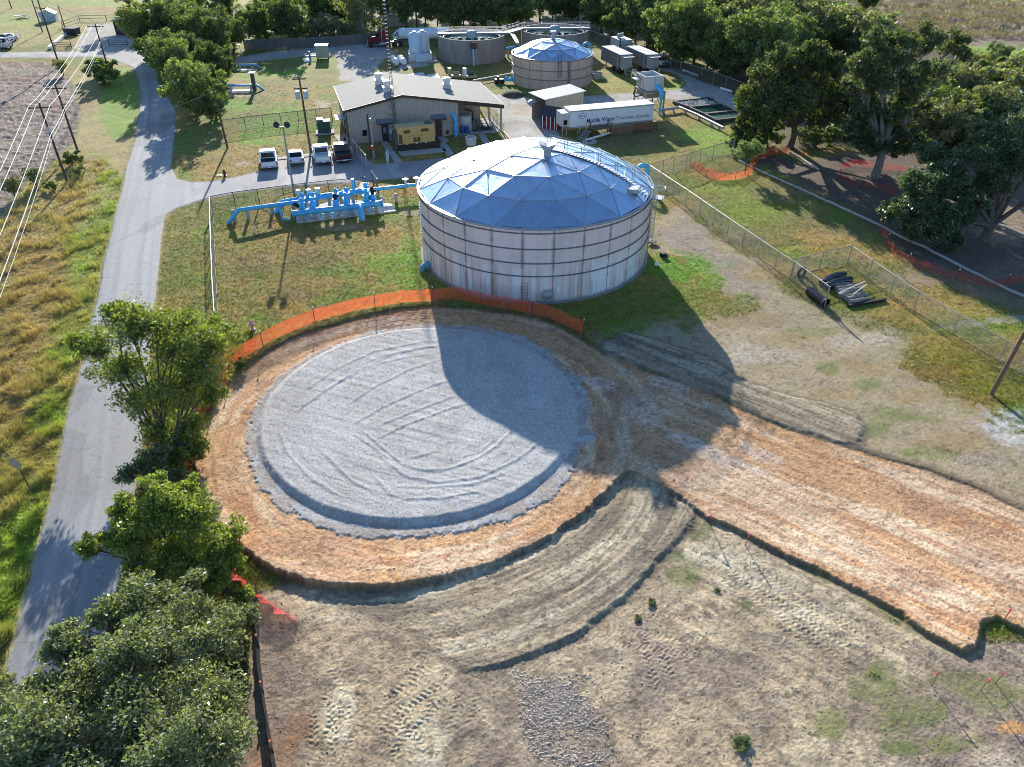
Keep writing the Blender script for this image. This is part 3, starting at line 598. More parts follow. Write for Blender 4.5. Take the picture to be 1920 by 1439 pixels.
# ------------------------------------------------------------------ trees and plants
BARK = mat('bark', (.11, .09, .07), .95, var=.3, scale=4, bump=.6, bscale=8)
BARKL = mat('pale_bark', (.2, .18, .15), .95, var=.3, scale=4, bump=.6, bscale=8)
LEAF = leaf_mat('leaves', .46, .6, .08, (1.35, 1.4, .55)); LEAFG = leaf_mat('glossy_leaves', .45, .48, .16, (1.4, 1.5, .55)); LEAFM = leaf_mat('matt_leaves', .4, .6, .08)
def rand_dirs(n, g):
    v = g.normal(size=(n, 3)); return v/np.linalg.norm(v, axis=1)[:, None]
def leaves(cent, rad, n, size, g, cols, up=.5, aspect=.5, flat=1.):
    """n folded leaf quads scattered round clump centres; colour varies leaf by leaf"""
    k = g.integers(0, len(cent), n); rr = g.random(n)**.5
    P = cent[k]+rand_dirs(n, g)*(rad[k]*rr)[:, None]*np.array([1, 1, flat])
    nrm = rand_dirs(n, g)+np.array([0, 0, up]); nrm /= np.linalg.norm(nrm, axis=1)[:, None]
    t = np.cross(nrm, rand_dirs(n, g)); t /= np.linalg.norm(t, axis=1)[:, None]; b = np.cross(nrm, t)
    s = size*(.6+.8*g.random(n))[:, None]
    V = np.stack([P-t*s, P-b*s*aspect+nrm*s*.12, P+t*s, P+b*s*aspect+nrm*s*.12], 1).reshape(-1, 3)
    F = np.arange(4*n).reshape(n, 4)
    cols = np.array(cols); kk = np.clip((g.random(n)*.6+g.random(len(cent))[k]*.4)*len(cols), 0, len(cols)-1e-3).astype(int)
    c = cols[kk]*(.7+.6*g.random(n))[:, None]
    return V, F, np.repeat(c, 4, 0)
def crown_points(g, lobes, per, out=.55):
    """clump centres on the outer, mostly upper, side of each lobe"""
    cs = []; rs = []; par = []
    for i, (c, r) in enumerate(lobes):
        n = max(4, int(per*(r[0]*r[1]*r[2])**(1/3.)))
        d = rand_dirs(n, g); d[:, 2] = d[:, 2]*.9+.12
        q = out+(1-out)*g.random(n)
        cs.append(np.array(c)+d*np.array(r)*q[:, None]); rs.append(np.full(n, (r[0]+r[1]+r[2])/3*.42)*(.7+.6*g.random(n))); par += [i]*n
    return np.concatenate(cs), np.concatenate(rs), np.array(par)
def make_tree(seed, H, lobes, n_leaf, size, cols, bole=.3, trunk_r=.22, base=(0, 0), per=6, up=.5, aspect=.5, flat=.8, twigs=.5, stems=1, lean=(0, 0), out=.5):
    g = np.random.default_rng(seed)
    cent, rad, par = crown_points(g, lobes, per, out)
    V, F, c = leaves(cent, rad, n_leaf, size, g, cols, up, aspect, flat)
    b = MB(); fork = Vector((lean[0]*H*bole, lean[1]*H*bole, H*bole))
    tops = []
    for s_ in range(stems):
        a = 2*math.pi*s_/max(1, stems)+g.random()*2; o = .0 if stems == 1 else trunk_r*1.2
        p0 = Vector((base[0]+o*math.cos(a), base[1]+o*math.sin(a), -.3)); p1 = fork+Vector((o*3*math.cos(a), o*3*math.sin(a), 0)) if stems > 1 else fork
        m = p0.lerp(p1, .5)+Vector((g.normal()*.06*H*bole, g.normal()*.06*H*bole, 0))
        b.tube([p0, p0.lerp(m, .3), m, p1], [trunk_r*1.5, trunk_r*1.05, trunk_r*.9, trunk_r*.8], 8); tops.append(p1)
    for i, (lc, lr) in enumerate(lobes):
        lc = Vector(lc); f = min(tops, key=lambda q: (q-lc).length); mid = f.lerp(lc, .5)+Vector((0, 0, .06*H))+Vector(g.normal(size=3)*.04*H)
        r0 = trunk_r*.55
        b.tube([f-Vector((0, 0, .3)), mid, lc], [r0, r0*.65, r0*.35], 6)
        for k in np.where(par == i)[0]:
            if g.random() < twigs:
                e = Vector(cent[k]); s0 = mid.lerp(lc, .3+.7*g.random()); q = s0.lerp(e, .5)+Vector(g.normal(size=3)*.05*lr[0])
                b.tube([s0, q, e], [r0*.3, r0*.18, .012], 4, cap=False)
    return b, (V, F, c)
def tree_obj(name, label, cat, loc, parts, leafm, bark, group=None, rz=0., crown='crown', trunk='trunk'):
    t = thing(name, label, cat, loc, rz, group)
    b, (V, F, c) = parts
    b.build(trunk, bark, t, smooth=True)
    o = bpy.data.objects.new(crown, npmesh(crown, V, F, leafm, c)); COL.objects.link(o); o.parent = t; MW[o.name] = MW[t.name]
    return t
def auto_lobes(seed, Rr, zc, Rz, n, lr=.42, jit=.2):
    """lobes spread over an ellipsoid crown"""
    g = np.random.default_rng(seed); L = [((0, 0, zc), (Rr*.55, Rr*.55, Rz*.6))]
    for i in range(n):
        a = 2.4*i+g.random()*.6; zz = -1+1.9*(i+.5)/n; q = math.sqrt(max(.05, 1-zz*zz))
        k = .62+jit*(g.random()-.5)*2; r = Rr*lr*(.75+.5*g.random())
        L.append(((Rr*k*q*math.cos(a), Rr*k*q*math.sin(a), zc+Rz*k*zz), (r, r, r*.8*min(1.3, Rz/Rr+.2))))
    return L
GR1 = [(.105, .135, .045), (.13, .155, .05), (.155, .175, .055), (.09, .12, .045)]
GRY = [(0.162, 0.237, 0.034), (0.209, 0.285, 0.038), (0.123, 0.199, 0.034), (0.095, 0.162, 0.034)]
GRD = [(0.057, 0.091, 0.042), (0.072, 0.110, 0.049), (0.087, 0.125, 0.057), (0.049, 0.080, 0.038)]
GRG = [(0.114, 0.152, 0.076), (0.142, 0.180, 0.095), (0.095, 0.133, 0.057), (0.162, 0.199, 0.104)]
BR = lambda c: [tuple(v*1.3 for v in q) for q in c]
GOL = [(.135, .165, .034), (.16, .19, .04), (.11, .145, .034), (.18, .20, .04)]
GOG = [(.12, .138, .07), (.15, .168, .09), (.10, .12, .06), (.19, .20, .125)]
GRB = [(.13, .115, .075), (.12, .12, .07), (.15, .13, .085), (.10, .10, .065)]
GRK = [(.075, .10, .045), (.09, .12, .05), (.105, .135, .055), (.065, .09, .042)]
# --- foreground trees along the road (pixel-sized lobes: photo position, height above ground, radius)
def px_lobes(base, items, k=1., jz=0.):
    out = []
    for px, py, z, r, *q in items:
        p = P3(px, py, z)-base; r *= k; out.append(((p.x+random.uniform(-jz, jz)*.4, p.y, p.z+random.uniform(-jz, jz)), (r, r, r*(q[0] if q else .8))))
    return out
b0 = G(325, 872)
t1 = px_lobes(b0, [(300, 800, 2.0, 1.5), (350, 790, 2.2, 1.5), (300, 730, 4.2, 2.1), (370, 700, 4.4, 2.0), (230, 690, 4.8, 1.8), (180, 640, 5.2, 1.5), (250, 620, 6.6, 1.9), (330, 630, 6.4, 2.1), (400, 650, 5.0, 1.4), (215, 585, 7.4, 1.1), (280, 590, 7.4, 1.2), (140, 640, 4.9, .9), (340, 590, 6.8, 1.0), (410, 620, 4.8, 1.0), (400, 745, 2.6, 1.0), (250, 750, 3.2, 1.2), (320, 850, 1.1, 1.1), (360, 840, 1.2, 1.0)], 1., .5)
tree_obj('roadside_tree', 'spreading green tree beside the road, northwest of the gravel circle with bare inner branches showing', 'tree', b0,
         make_tree(11, 9, t1, 38000, .1, BR(GOL), .22, .15, per=26, up=.35, stems=4, twigs=.95, out=.2), LEAF, BARK)
b0 = G(300, 925)
t2 = px_lobes(b0, [(262, 872, 1.5, 1.0), (296, 862, 1.6, 1.0), (238, 894, 1.2, .85), (280, 900, .9, 1.0), (318, 890, 1.1, .9), (300, 915, .6, .8)])
tree_obj('roadside_shrub', 'small thin grey green shrub between two bigger roadside trees', 'shrub', b0,
         make_tree(12, 3, t2, 7000, .085, BR(GRG), .15, .05, per=24, up=.4, stems=4, twigs=.95, out=.1), LEAFG, BARK)
b0 = G(370, 1090)
t3 = px_lobes(b0, [(320, 1040, 2.6, 1.6), (390, 1030, 2.4, 1.5), (260, 1000, 3.6, 1.4), (310, 960, 4.4, 1.6), (370, 970, 4.0, 1.5), (220, 1010, 3.4, 1.0), (160, 1020, 3.2, .8), (420, 1000, 2.4, 1.0), (350, 925, 4.4, 1.1), (290, 930, 4.8, 1.1), (430, 1060, 1.5, .9), (240, 960, 4.2, 1.0), (410, 1100, 1.2, 1.0), (440, 1120, 1.0, .8), (360, 1090, 1.6, 1.2), (300, 1080, 1.8, 1.0)], .9, .3)
tree_obj('roadside_tree', 'bright yellow green tree at the pad edge, sunlit, above the dark bottom tree', 'tree', b0,
         make_tree(13, 6, t3, 46000, .09, BR(BR(GOL)), .25, .14, per=26, up=.4, stems=3, twigs=.9, out=.2), LEAF, BARK)
b0 = G(260, 1390)
t4 = px_lobes(b0, [(340, 1130, 4.0, 1.5), (270, 1150, 4.2, 1.4), (400, 1160, 3.4, 1.3), (320, 1190, 3.6, 1.5), (430, 1210, 2.6, 1.0), (210, 1180, 4.2, 1.1), (120, 1230, 4.4, 1.1), (180, 1240, 4.8, 1.4), (260, 1240, 4.8, 1.5), (340, 1260, 4.2, 1.5), (80, 1290, 4.4, 1.3), (150, 1310, 5.0, 1.5), (240, 1320, 5.4, 1.6), (330, 1340, 4.8, 1.5), (420, 1310, 3.4, 1.2), (30, 1340, 4.4, 1.2), (100, 1380, 5.0, 1.5), (200, 1410, 5.4, 1.6), (300, 1420, 5.0, 1.6), (400, 1400, 3.8, 1.3), (20, 1430, 4.6, 1.4), (440, 1380, 2.6, 1.0), (120, 1470, 5.0, 1.6), (260, 1500, 5.0, 1.6), (380, 1480, 3.6, 1.4), (-40, 1400, 4.2, 1.3), (20, 1290, 3.8, .8), (380, 1120, 3.0, .8), (160, 1200, 3.6, .9), (60, 1340, 5.4, .8), (280, 1190, 5.4, .9), (370, 1230, 5, .9), (450, 1160, 2.2, .8)], .95, 1.1)
tree_obj('roadside_tree', 'large dark glossy leaved tree filling the bottom left corner over the road', 'tree', b0,
         make_tree(14, 7, t4, 96000, .082, BR(BR(GOG)), .22, .2, per=30, up=.7, stems=4, twigs=.9, out=.15), LEAFG, BARKL)
# --- prototypes of the trees further off
def proto_lobes(seed, Rr, zc, Rz, n): return auto_lobes(seed, Rr, zc, Rz, n)
protos = {}; random.seed(11)
def proto(key, seed, H, lobes, n, size, cols, lm, bark=BARK, **kw):
    b, L = make_tree(seed, H, lobes, n, size, [tuple(v*1.6 for v in q) for q in cols], **kw)
    t = b.build('trunk', bark, None, smooth=True); c = bpy.data.objects.new('crown', npmesh('crown', *L[:2], lm, L[2])); COL.objects.link(c)
    protos[key] = (t.data, c.data); bpy.data.objects.remove(t); bpy.data.objects.remove(c)
proto('round', 21, 10, auto_lobes(1, 4.2, 4.7, 4.2, 15), 15000, .2, GR1+GRK, LEAF, bole=.25, trunk_r=.22, per=7, up=.5)
proto('round_b', 22, 10, auto_lobes(2, 4.6, 4.5, 4.0, 13), 15000, .2, GRK+GR1+GRG[1:2], LEAF, bole=.25, trunk_r=.22, per=7, up=.5)
proto('tall', 23, 13, auto_lobes(3, 3.5, 6.6, 5.6, 17), 15000, .2, GRK+GRG, LEAF, bole=.25, trunk_r=.2, per=7, up=.5)
proto('open', 24, 12, auto_lobes(4, 4.4, 8.0, 3.6, 11), 9000, .2, GRG+GR1[:2], LEAF, bole=.4, trunk_r=.24, per=6, up=.4, twigs=.9)
proto('bush', 25, 4, auto_lobes(5, 2.2, 1.7, 1.7, 9), 6500, .14, GRK+GR1, LEAF, bole=.12, trunk_r=.07, per=8, stems=4, up=.5)
proto('dry', 26, 8, auto_lobes(6, 3.6, 4.4, 3.2, 10), 3800, .2, GRB+GRG[:2], LEAFM, BARKL, bole=.2, trunk_r=.12, per=8, stems=4, twigs=1., up=.3)
proto('grey', 27, 5, auto_lobes(7, 2.6, 2.2, 1.9, 9), 3600, .17, [(.13, .14, .10), (.16, .16, .12), (.1, .11, .07)], LEAFM, BARKL, bole=.15, trunk_r=.06, per=8, stems=5, twigs=1., up=.3)
# willow-like mid tree, live oak and pecan get their own shapes below
used = {}
def plant(kind, name, label, px, py, z, h=None, s=1., rz=None, group=None, cat='tree', sz=None):
    """z = ground position from photo row py (crown foot); s scales the prototype"""
    p = G(px, py); t = thing(name, label, cat, p, rz if rz is not None else random.uniform(0, 6.28), group)
    for nm, me in zip(('trunk', 'crown'), protos[kind]):
        o = bpy.data.objects.new(nm, me); COL.objects.link(o); o.parent = t
    t.scale = (s, s, s*(sz or 1)); return t
# ------------------------------------------------------------------ materials of the built things
STEEL = mat('galvanised_steel', (.42, .43, .44), .45, .6, var=.1)
DSTEEL = mat('dark_steel', (.09, .09, .1), .55, .3, var=.15)
BLACK = mat('black_rubber', (.018, .018, .02), .7)
WHITEP = mat('white_paint', (.78, .78, .77), .45, var=.04, stain=(.5, .46, .4), stain_amt=.25)
BLUEP = mat('pipe_blue_paint', (.08, .45, .78), .4, var=.1, stain=(.2, .42, .55), stain_amt=.4, stain_scale=3)
CONC = mat('concrete', (.40, .38, .35), .9, var=.15, scale=3, bump=.2, stain=(.25, .23, .2), stain_amt=.4)
CONCD = mat('old_concrete', (.27, .255, .235), .92, var=.18, scale=1.2, bump=.25, stain=(.17, .155, .14), stain_amt=.6, stain_scale=.5, stretch=(1, 1, .25))
WOOD = mat('weathered_wood', (.2, .15, .11), .9, var=.25, scale=3, stretch=(1, 1, .1))
POLEW = mat('creosoted_pole', (.10, .066, .045), .9, var=.3, scale=4, stretch=(1, 1, .08))
BRONZE = mat('bronze_trim', (.045, .034, .028), .5)
GLASSD = mat('dark_glass', (.015, .018, .022), .12, spec=.25)
WATER = mat('green_water', (.02, .06, .045), .06, var=.3, scale=1.5, bump=.15, bscale=6, spec=.8)

# ------------------------------------------------------------------ the big tank
TX, TY, TR, TH = 2.1, 64.8, 10.5, 6.5
tank = thing('storage_tank', 'big pale bolted steel water tank with a faceted dome roof beside the gravel circle', 'tank', (TX, TY, 0))
na, nz = 26*28, 66
aa = np.linspace(0, 2*np.pi, na, endpoint=False); zz = np.linspace(0, TH, nz)
AA, ZZ = np.meshgrid(aa, zz); AA = AA.ravel(); ZZ = ZZ.ravel(); U = AA*TR
seam = np.abs(((AA/(2*np.pi)*26) % 1)-.5); pan = np.floor(AA/(2*np.pi)*26)
st = fbm(U*2.2, ZZ*.10+pan*3.1, 201, 4, .6); st2 = fbm(U*5.5, ZZ*.16, 202, 3, .6); st3 = fbm(U*.5, ZZ*.5, 203, 4)
Cw = np.tile(np.array([.78, .62, .60]), (len(U), 1))
def mw(w_, c):
    global Cw
    Cw = Cw*(1-np.clip(w_, 0, 1)[:, None])+np.array(c)*np.clip(w_, 0, 1)[:, None]
lowz = sstep(3.9, 2.2, ZZ)
mw(sstep(.45, .7, st)*(.25+.6*lowz)*.65, (.46, .36, .29)); mw(sstep(.52, .68, fbm(U*1.4+50, ZZ*.08, 204, 3))*lowz*.8, (.80, .82, .86))
mw(sstep(.56, .74, st2)*(.2+.6*lowz)*.55, (.26, .21, .18)); mw(sstep(.55, .7, st3)*.3, (.52, .45, .42))
drip = sum(sstep(0, -1.1, ZZ-z_)*sstep(.03, -.02, ZZ-z_) for z_ in (6.2, 4.85, 3.6, 2.45))
mw(drip*0+sstep(.1, 0, .5-seam)*sstep(.4, .6, fbm(U*.2, ZZ*1.2, 205, 3))*.7, (.22, .19, .165))
mw(sstep(.018, .004, .5-seam)*.8, (.17, .15, .14))
for z_ in (1.25, 2.45, 3.6, 4.85): mw(sstep(.07, .0, np.abs(ZZ-z_))*.35, (.3, .27, .26))
mw(sstep(.45, .05, ZZ+(st2-.5)*.5)*.6, (.2, .18, .16))
V = np.c_[TR*np.cos(AA), TR*np.sin(AA), ZZ]; idx = np.arange(na*nz).reshape(nz, na); i2 = np.roll(idx, -1, 1)
F = np.c_[idx[:-1].ravel(), i2[:-1].ravel(), i2[1:].ravel(), idx[1:].ravel()]
o = bpy.data.objects.new('wall', npmesh('wall', V, F, attr_mat('tank_panels', .5, .12, 3., .02, .05, 5., .4), Cw, True)); COL.objects.link(o); o.parent = tank
RING = mat('girder_paint', (.2, .18, .19), .6, var=.3, scale=3, stain=(.2, .13, .09), stain_amt=.5)
for z_ in (6.2, 4.85, 3.6, 2.45):
    m = MB(); m.lathe([(TR+.005, z_-.05), (TR+.10, z_-.045), (TR+.10, z_-.02), (TR+.03, z_-.01), (TR+.03, z_+.03), (TR+.005, z_+.03)], 104)
    for k in range(104):
        a = 2*math.pi*k/104; m.box(((TR+.075)*math.cos(a), (TR+.075)*math.sin(a), z_+.03), (.1, .06, .06), a)
    m.build('wind_girder', RING, tank)
MB().lathe([(TR+.002, -.15), (TR+.28, -.15), (TR+.28, .07), (TR+.002, .12)], 96).build('base_ring', CONCD, tank)
# faceted dome
RISE, RR0 = 3.2, TR-.02
Rs = (RR0**2+RISE**2)/(2*RISE); thm = math.asin(RR0/Rs); zc0 = TH+.1+RISE-Rs
def dn(k, a):
    th = thm*k/5.; return Vector((Rs*math.sin(th)*math.cos(a), Rs*math.sin(th)*math.sin(a), zc0+Rs*math.cos(th)))
A0 = R(-90+10)
SECT, NK = 6, 3
def dn(k, a):
    th = thm*k/(NK+1.); return Vector((Rs*math.sin(th)*math.cos(a), Rs*math.sin(th)*math.sin(a), zc0+Rs*math.cos(th)))
def dome_tris(A0):
    rings_ = [[dn(0, 0)]]
    for k in range(1, NK+1): rings_.append([dn(k, A0+2*math.pi*i/(SECT*k)) for i in range(SECT*k)])
    nr_ = SECT*NK; rings_.append([dn(NK+1, A0+2*math.pi*(i+.5)/nr_) for i in range(nr_)])
    tri = []
    for k in range(1, NK+1):
        for s_ in range(SECT):
            for j in range(k):
                a_ = rings_[k][(s_*k+j) % (SECT*k)]; b_ = rings_[k][(s_*k+j+1) % (SECT*k)]
                c_ = rings_[k-1][(s_*(k-1)+j) % max(1, SECT*(k-1))]
                tri.append((a_, b_, c_))
                if j < k-1: d_ = rings_[k-1][(s_*(k-1)+j+1) % (SECT*(k-1))]; tri.append((c_, b_, d_))
    for i in range(nr_):
        tri.append((rings_[-1][i], rings_[-2][(i+1) % nr_], rings_[-2][i])); tri.append((rings_[-1][i], rings_[-1][(i+1) % nr_], rings_[-2][(i+1) % nr_]))
    return rings_, tri
rings_, tri = dome_tris(A0)
DOME = mat('dome_sheet', (.42, .56, .70), .34, .85, var=.07, scale=1.2, bump=.22, bscale=2.2, stain=(.40, .40, .40), stain_amt=.35, stain_scale=.8)
m = MB(); e = MB(); seen = set()
for a_, b_, c_ in tri:
    n_ = (b_-a_).cross(c_-a_).normalized(); n_ = n_ if n_.z > 0 else -n_; ct = (a_+b_+c_)/3; s0 = ct-n_*.012
    q = [p.lerp(ct, .04) for p in (a_, b_, c_)]; mid = [(q[i]+q[(i+1) % 3])/2 for i in range(3)]
    if (b_-a_).cross(c_-a_).z < 0: a_, b_, c_ = a_, c_, b_
    m.add([a_, b_, c_, s0], [(0, 1, 3), (1, 2, 3), (2, 0, 3)])
    for p, q_ in ((a_, b_), (b_, c_), (c_, a_)):
        kk = tuple(sorted((tuple(round(v, 2) for v in p), tuple(round(v, 2) for v in q_))))
        if kk not in seen: seen.add(kk); e.tube([p+Vector((0, 0, .01)), q_+Vector((0, 0, .0))], .03, 4)
roof = m.build('dome_roof', DOME, tank)
for rg in rings_:
    for p in rg: e.lathe([(.16, -.03), (.16, .03), (.05, .05)], 10, p)
e.build('roof_battens', mat('batten', (.34, .37, .41), .45, .6), roof)
MB().lathe([(TR-.05, TH-.03), (TR+.16, TH-.02), (TR+.16, TH+.09), (TR-.02, TH+.14)], 100).build('eave_ring', mat('eave_grey', (.3, .33, .38), .5, .3), tank)
# vent
vp = P3(1026, 291, 9.65)-Vector((TX, TY, 0)); VENT = mat('vent_sheet', (.34, .36, .4), .5, .4)
m = MB(); m.box((vp.x, vp.y, 9.85), (.62, .62, .95)); m.xprism([(vp.x-.75, 10.75), (vp.x-.38, 10.25), (vp.x+.38, 10.25), (vp.x+.75, 10.75), (vp.x+.3, 10.62), (vp.x, 10.5), (vp.x-.3, 10.62)], vp.y-.55, vp.y+.55)
m.box((vp.x, vp.y, 10.28), (.8, .8, .1)); m.build('roof_vent', VENT, tank)
# walkway rail from the vent to the ladder
rp_ = P3(1222, 372, TH)-Vector((TX, TY, 0)); fa = math.atan2(rp_.y, rp_.x)
def onroof(r, off, up=0.):
    x, y = r*math.cos(fa)-off*math.sin(fa), r*math.sin(fa)+off*math.cos(fa); return Vector((x, y, zc0+math.sqrt(Rs*Rs-x*x-y*y)+up))
rails = MB()
for off in (-.42, .42):
    rr = np.linspace(1.2, TR-.1, 7)
    for h in (.55, 1.05): rails.tube([onroof(r, off, h) for r in np.linspace(1.2, TR-.1, 13)], .022, 6)
    for r in rr: rails.tube([onroof(r, off, -.05), onroof(r, off, 1.05)], .026, 6)
rails.build('handrail', STEEL, tank)
m = MB()
for r in np.arange(1.2, TR-.2, .3):
    c = onroof(r, 0, .03); m.box(c, (.29, .55, .03), fa)
m.build('roof_walkway', STEEL, tank)
hp = onroof(TR-1.2, -1.0, .1); m = MB(); m.box(hp, (.9, .9, .3), fa); m.box(hp+Vector((0, 0, .17)), (1.0, 1.0, .05), fa); m.build('roof_hatch', STEEL, tank)
# caged ladder
def lad(r, off, z): return Vector((r*math.cos(fa)-off*math.sin(fa), r*math.sin(fa)+off*math.cos(fa), z))
m = MB()
for s_ in (-.22, .22): m.tube([lad(TR+.25, s_, .4), lad(TR+.25, s_, TH+1.3)], .03, 6)
for z_ in np.arange(.5, TH+.2, .3): m.tube([lad(TR+.25, -.22, z_), lad(TR+.25, .22, z_)], .016, 5)
m.build('ladder', STEEL, tank)
m = MB()
for z_ in np.arange(2.3, TH+1.4, .75): m.tube([lad(TR+.25+.36*math.sin(t)*1.05, .36*math.cos(t), z_) for t in np.linspace(0, math.pi, 9)], .018, 5)
for t in np.linspace(.2, math.pi-.2, 6): m.tube([lad(TR+.25+.38*math.sin(t), .36*math.cos(t), 2.3), lad(TR+.25+.38*math.sin(t), .36*math.cos(t), TH+1.3)], .014, 4)
m.build('ladder_cage', STEEL, tank)
m = MB(); c = lad(TR+.55, .75, TH-.15); m.box(c, (1.0, 1.0, .06), fa)
for u_, v_ in ((.48, .48), (.48, -.48), (-.48, .48)):
    q = c+Vector((u_*math.cos(fa)-v_*math.sin(fa), u_*math.sin(fa)+v_*math.cos(fa), 0)); m.tube([q, q+Vector((0, 0, 1.1))], .025, 5)
m.build('ladder_platform', STEEL, tank)
rg = lad(TR+.75, -.5, TH+1.2); m = MB(); m.tube([rg+Vector((.55*math.cos(t), .55*math.sin(t), 0)) for t in np.linspace(0, 2*math.pi, 19)], .04, 6, cap=False); m.tube([rg-Vector((.5*math.cos(fa), .5*math.sin(fa), 0)), lad(TR+.05, -.5, TH)], .03, 6); m.build('davit_ring', WHITEP, tank)
# manway, small ladder, notice, low pipe
def onwall(px, py, z, out=0.):
    q = P3(px, py, z); a = math.atan2(q.y-TY, q.x-TX); return a, Vector(((TR+out)*math.cos(a), (TR+out)*math.sin(a), z))
a, c = onwall(1026, 550, .75); d = Vector((math.cos(a), math.sin(a), 0))
m = MB(); m.tube([c-d*.05, c+d*.22], .42, 20); m.tube([c+d*.22, c+d*.30], [.52, .52], 20); mw_ = m.build('manway', mat('manway_grey', (.38, .42, .46), .5, .3, stain=(.15, .12, .1)), tank, smooth=True)
m = MB(); m.tube([c+d*.30, c+d*.38, c+d*.42], [.34, .28, .1], 16); m.build('manway_cover', STEEL, mw_, smooth=True)
a, c = onwall(988, 548, 0, .18); t_ = Vector((-math.sin(a), math.cos(a), 0)); m = MB()
for s_ in (-.2, .2): m.tube([c+t_*s_, c+t_*s_+Vector((0, 0, 1.9))], .025, 5)
for z_ in np.arange(.2, 1.9, .28): m.tube([c-t_*.2+Vector((0, 0, z_)), c+t_*.2+Vector((0, 0, z_))], .016, 5)
m.build('short_ladder', STEEL, tank)
a, c = onwall(1047, 542, 1.15, .02); m = MB(); m.box(c, (.03, .3, .42), a); m.build('notice_plate', WHITEP, tank)
a, c = onwall(800, 497, .55); d = Vector((math.cos(a), math.sin(a), 0)); t_ = Vector((-math.sin(a), math.cos(a), 0))
m = MB(); m.tube([c-d*.1, c+d*.5, c+d*.68-Vector((0, 0, .12)), c+d*.75-Vector((0, 0, .9))], .25, 14); m.tube([c+d*.12, c+d*.2], .36, 14); m.build('inlet_elbow', mat('faded_blue', (.1, .3, .5), .45, stain=(.3, .4, .5)), tank, smooth=True)
a2, c2 = onwall(797, 478, 1.0, .16); m = MB(); m.tube([c2-Vector((0, 0, 1.1)), Vector((c2.x, c2.y, TH-.6)), Vector((c2.x, c2.y, TH-.3))-Vector((math.cos(a2), math.sin(a2), 0))*.2], .07, 8); m.build('level_pipe', WHITEP, tank)
# bits beside the tank
p = G(1243, 482); t = thing('valve_box', 'open black valve box on the grass just right of the big tank', 'box', p); m = MB()
m.box((0, 0, .2), (.5, .5, .45), .4); m.build('valve_box_body', BLACK, t); MB().box((.35, .1, .06), (.5, .4, .05), .9, rx=.2).build('lid', BLACK, t)
p = G(1231, 499); t = thing('bucket', 'small white bucket lying on the grass in the tank shadow edge', 'bucket', p); m = MB(); m.tube([(-.2, 0, .15), (.2, 0, .17)], [.14, .17], 10); m.build('pail', WHITEP, t); m = MB(); m.tube([(.2, -.15, .2), (.38, 0, .3), (.2, .15, .2)], .012, 4); m.build('handle', STEEL, t)
p = G(1222, 457); t = thing('splash_block', 'round dark lid on short legs at the foot of the tank ladder', 'lid', p); m = MB(); m.lathe([(0, .25), (.5, .25), (.5, .32), (0, .36)], 16); m.build('plate', DSTEEL, t); m = MB(); m.tube([(0, 0, -.1), (0, 0, .26)], .12, 8); m.build('stem', DSTEEL, t)
# gooseneck behind the tank
p = G(1192, 352); t = thing('gooseneck_pipe', 'tall bright blue gooseneck vent pipe standing behind the big tank', 'pipe', p, R(16)); m = MB()
m.tube([(0, 0, -.2), (0, 0, 1.9)]+[(.62-.62*math.cos(q), 0, 1.9+.62*math.sin(q)) for q in np.linspace(.2, math.pi, 10)]+[(1.24, 0, 1.3)], .26, 14); m.build('bent_pipe', BLUEP, t, smooth=True)
m = MB(); m.tube([(0, 0, .1), (0, 0, .2)], .36, 14); m.build('flange', BLUEP, t)
# ------------------------------------------------------------------ helpers for the works beyond the tank
def ray(px, py):
    x, u = px-960, 719.5-py; return Vector((x, cp*FPX+sp*u, -sp*FPX+cp*u)).normalized()
CAMP = Vector((0, 0, CAMH))
def hit(px, py, o, n):
    d = ray(px, py); return CAMP+d*((Vector(o)-CAMP).dot(n)/d.dot(n))
def zrow(p, row):
    """height at which world position p shows at photo row"""
    k = (719.5-row)/FPX; return CAMH+p.y*(k*cp-sp)/(cp+k*sp)
def loc(t, p): return MW[t.name].inverted() @ Vector(p)
def rib_mat(name, col, axis, pitch, rough=.5, metal=.0, depth=.05, var=.06, stain=None, dark=.8, width=.3):
    """ribbed sheet metal: raised ribs at a regular pitch"""
    m = mat(name, col, rough, metal, var, 1.2, stain=stain, stain_amt=.3); t = m.node_tree; N = t.nodes; L = t.links; b = N['Principled BSDF']
    tc = N.new('ShaderNodeTexCoord'); sx = N.new('ShaderNodeSeparateXYZ'); L.new(tc.outputs['Object'], sx.inputs[0])
    d = N.new('ShaderNodeMath'); d.operation = 'MULTIPLY'; d.inputs[1].default_value = 1/pitch; L.new(sx.outputs[axis], d.inputs[0])
    f = N.new('ShaderNodeMath'); f.operation = 'PINGPONG'; f.inputs[1].default_value = .5; L.new(d.outputs[0], f.inputs[0])
    r = N.new('ShaderNodeMapRange'); r.interpolation_type = 'SMOOTHSTEP'; r.inputs[1].default_value = width*.35; r.inputs[2].default_value = width*.75; L.new(f.outputs[0], r.inputs[0])
    bp = N.new('ShaderNodeBump'); bp.inputs['Distance'].default_value = depth; bp.inputs['Strength'].default_value = 1; bp.invert = True; L.new(r.outputs[0], bp.inputs['Height']); L.new(bp.outputs[0], b.inputs['Normal'])
    src = b.inputs['Base Color'].links[0].from_socket; mx = N.new('ShaderNodeMix'); mx.data_type = 'RGBA'; mx.blend_type = 'MULTIPLY'; mx.inputs['B'].default_value = (dark, dark, dark, 1)
    iv = N.new('ShaderNodeMath'); iv.operation = 'SUBTRACT'; iv.inputs[0].default_value = 1; L.new(r.outputs[0], iv.inputs[1])
    L.new(iv.outputs[0], mx.inputs['Factor']); L.new(src, mx.inputs['A']); L.new(mx.outputs['Result'], b.inputs['Base Color']); return m
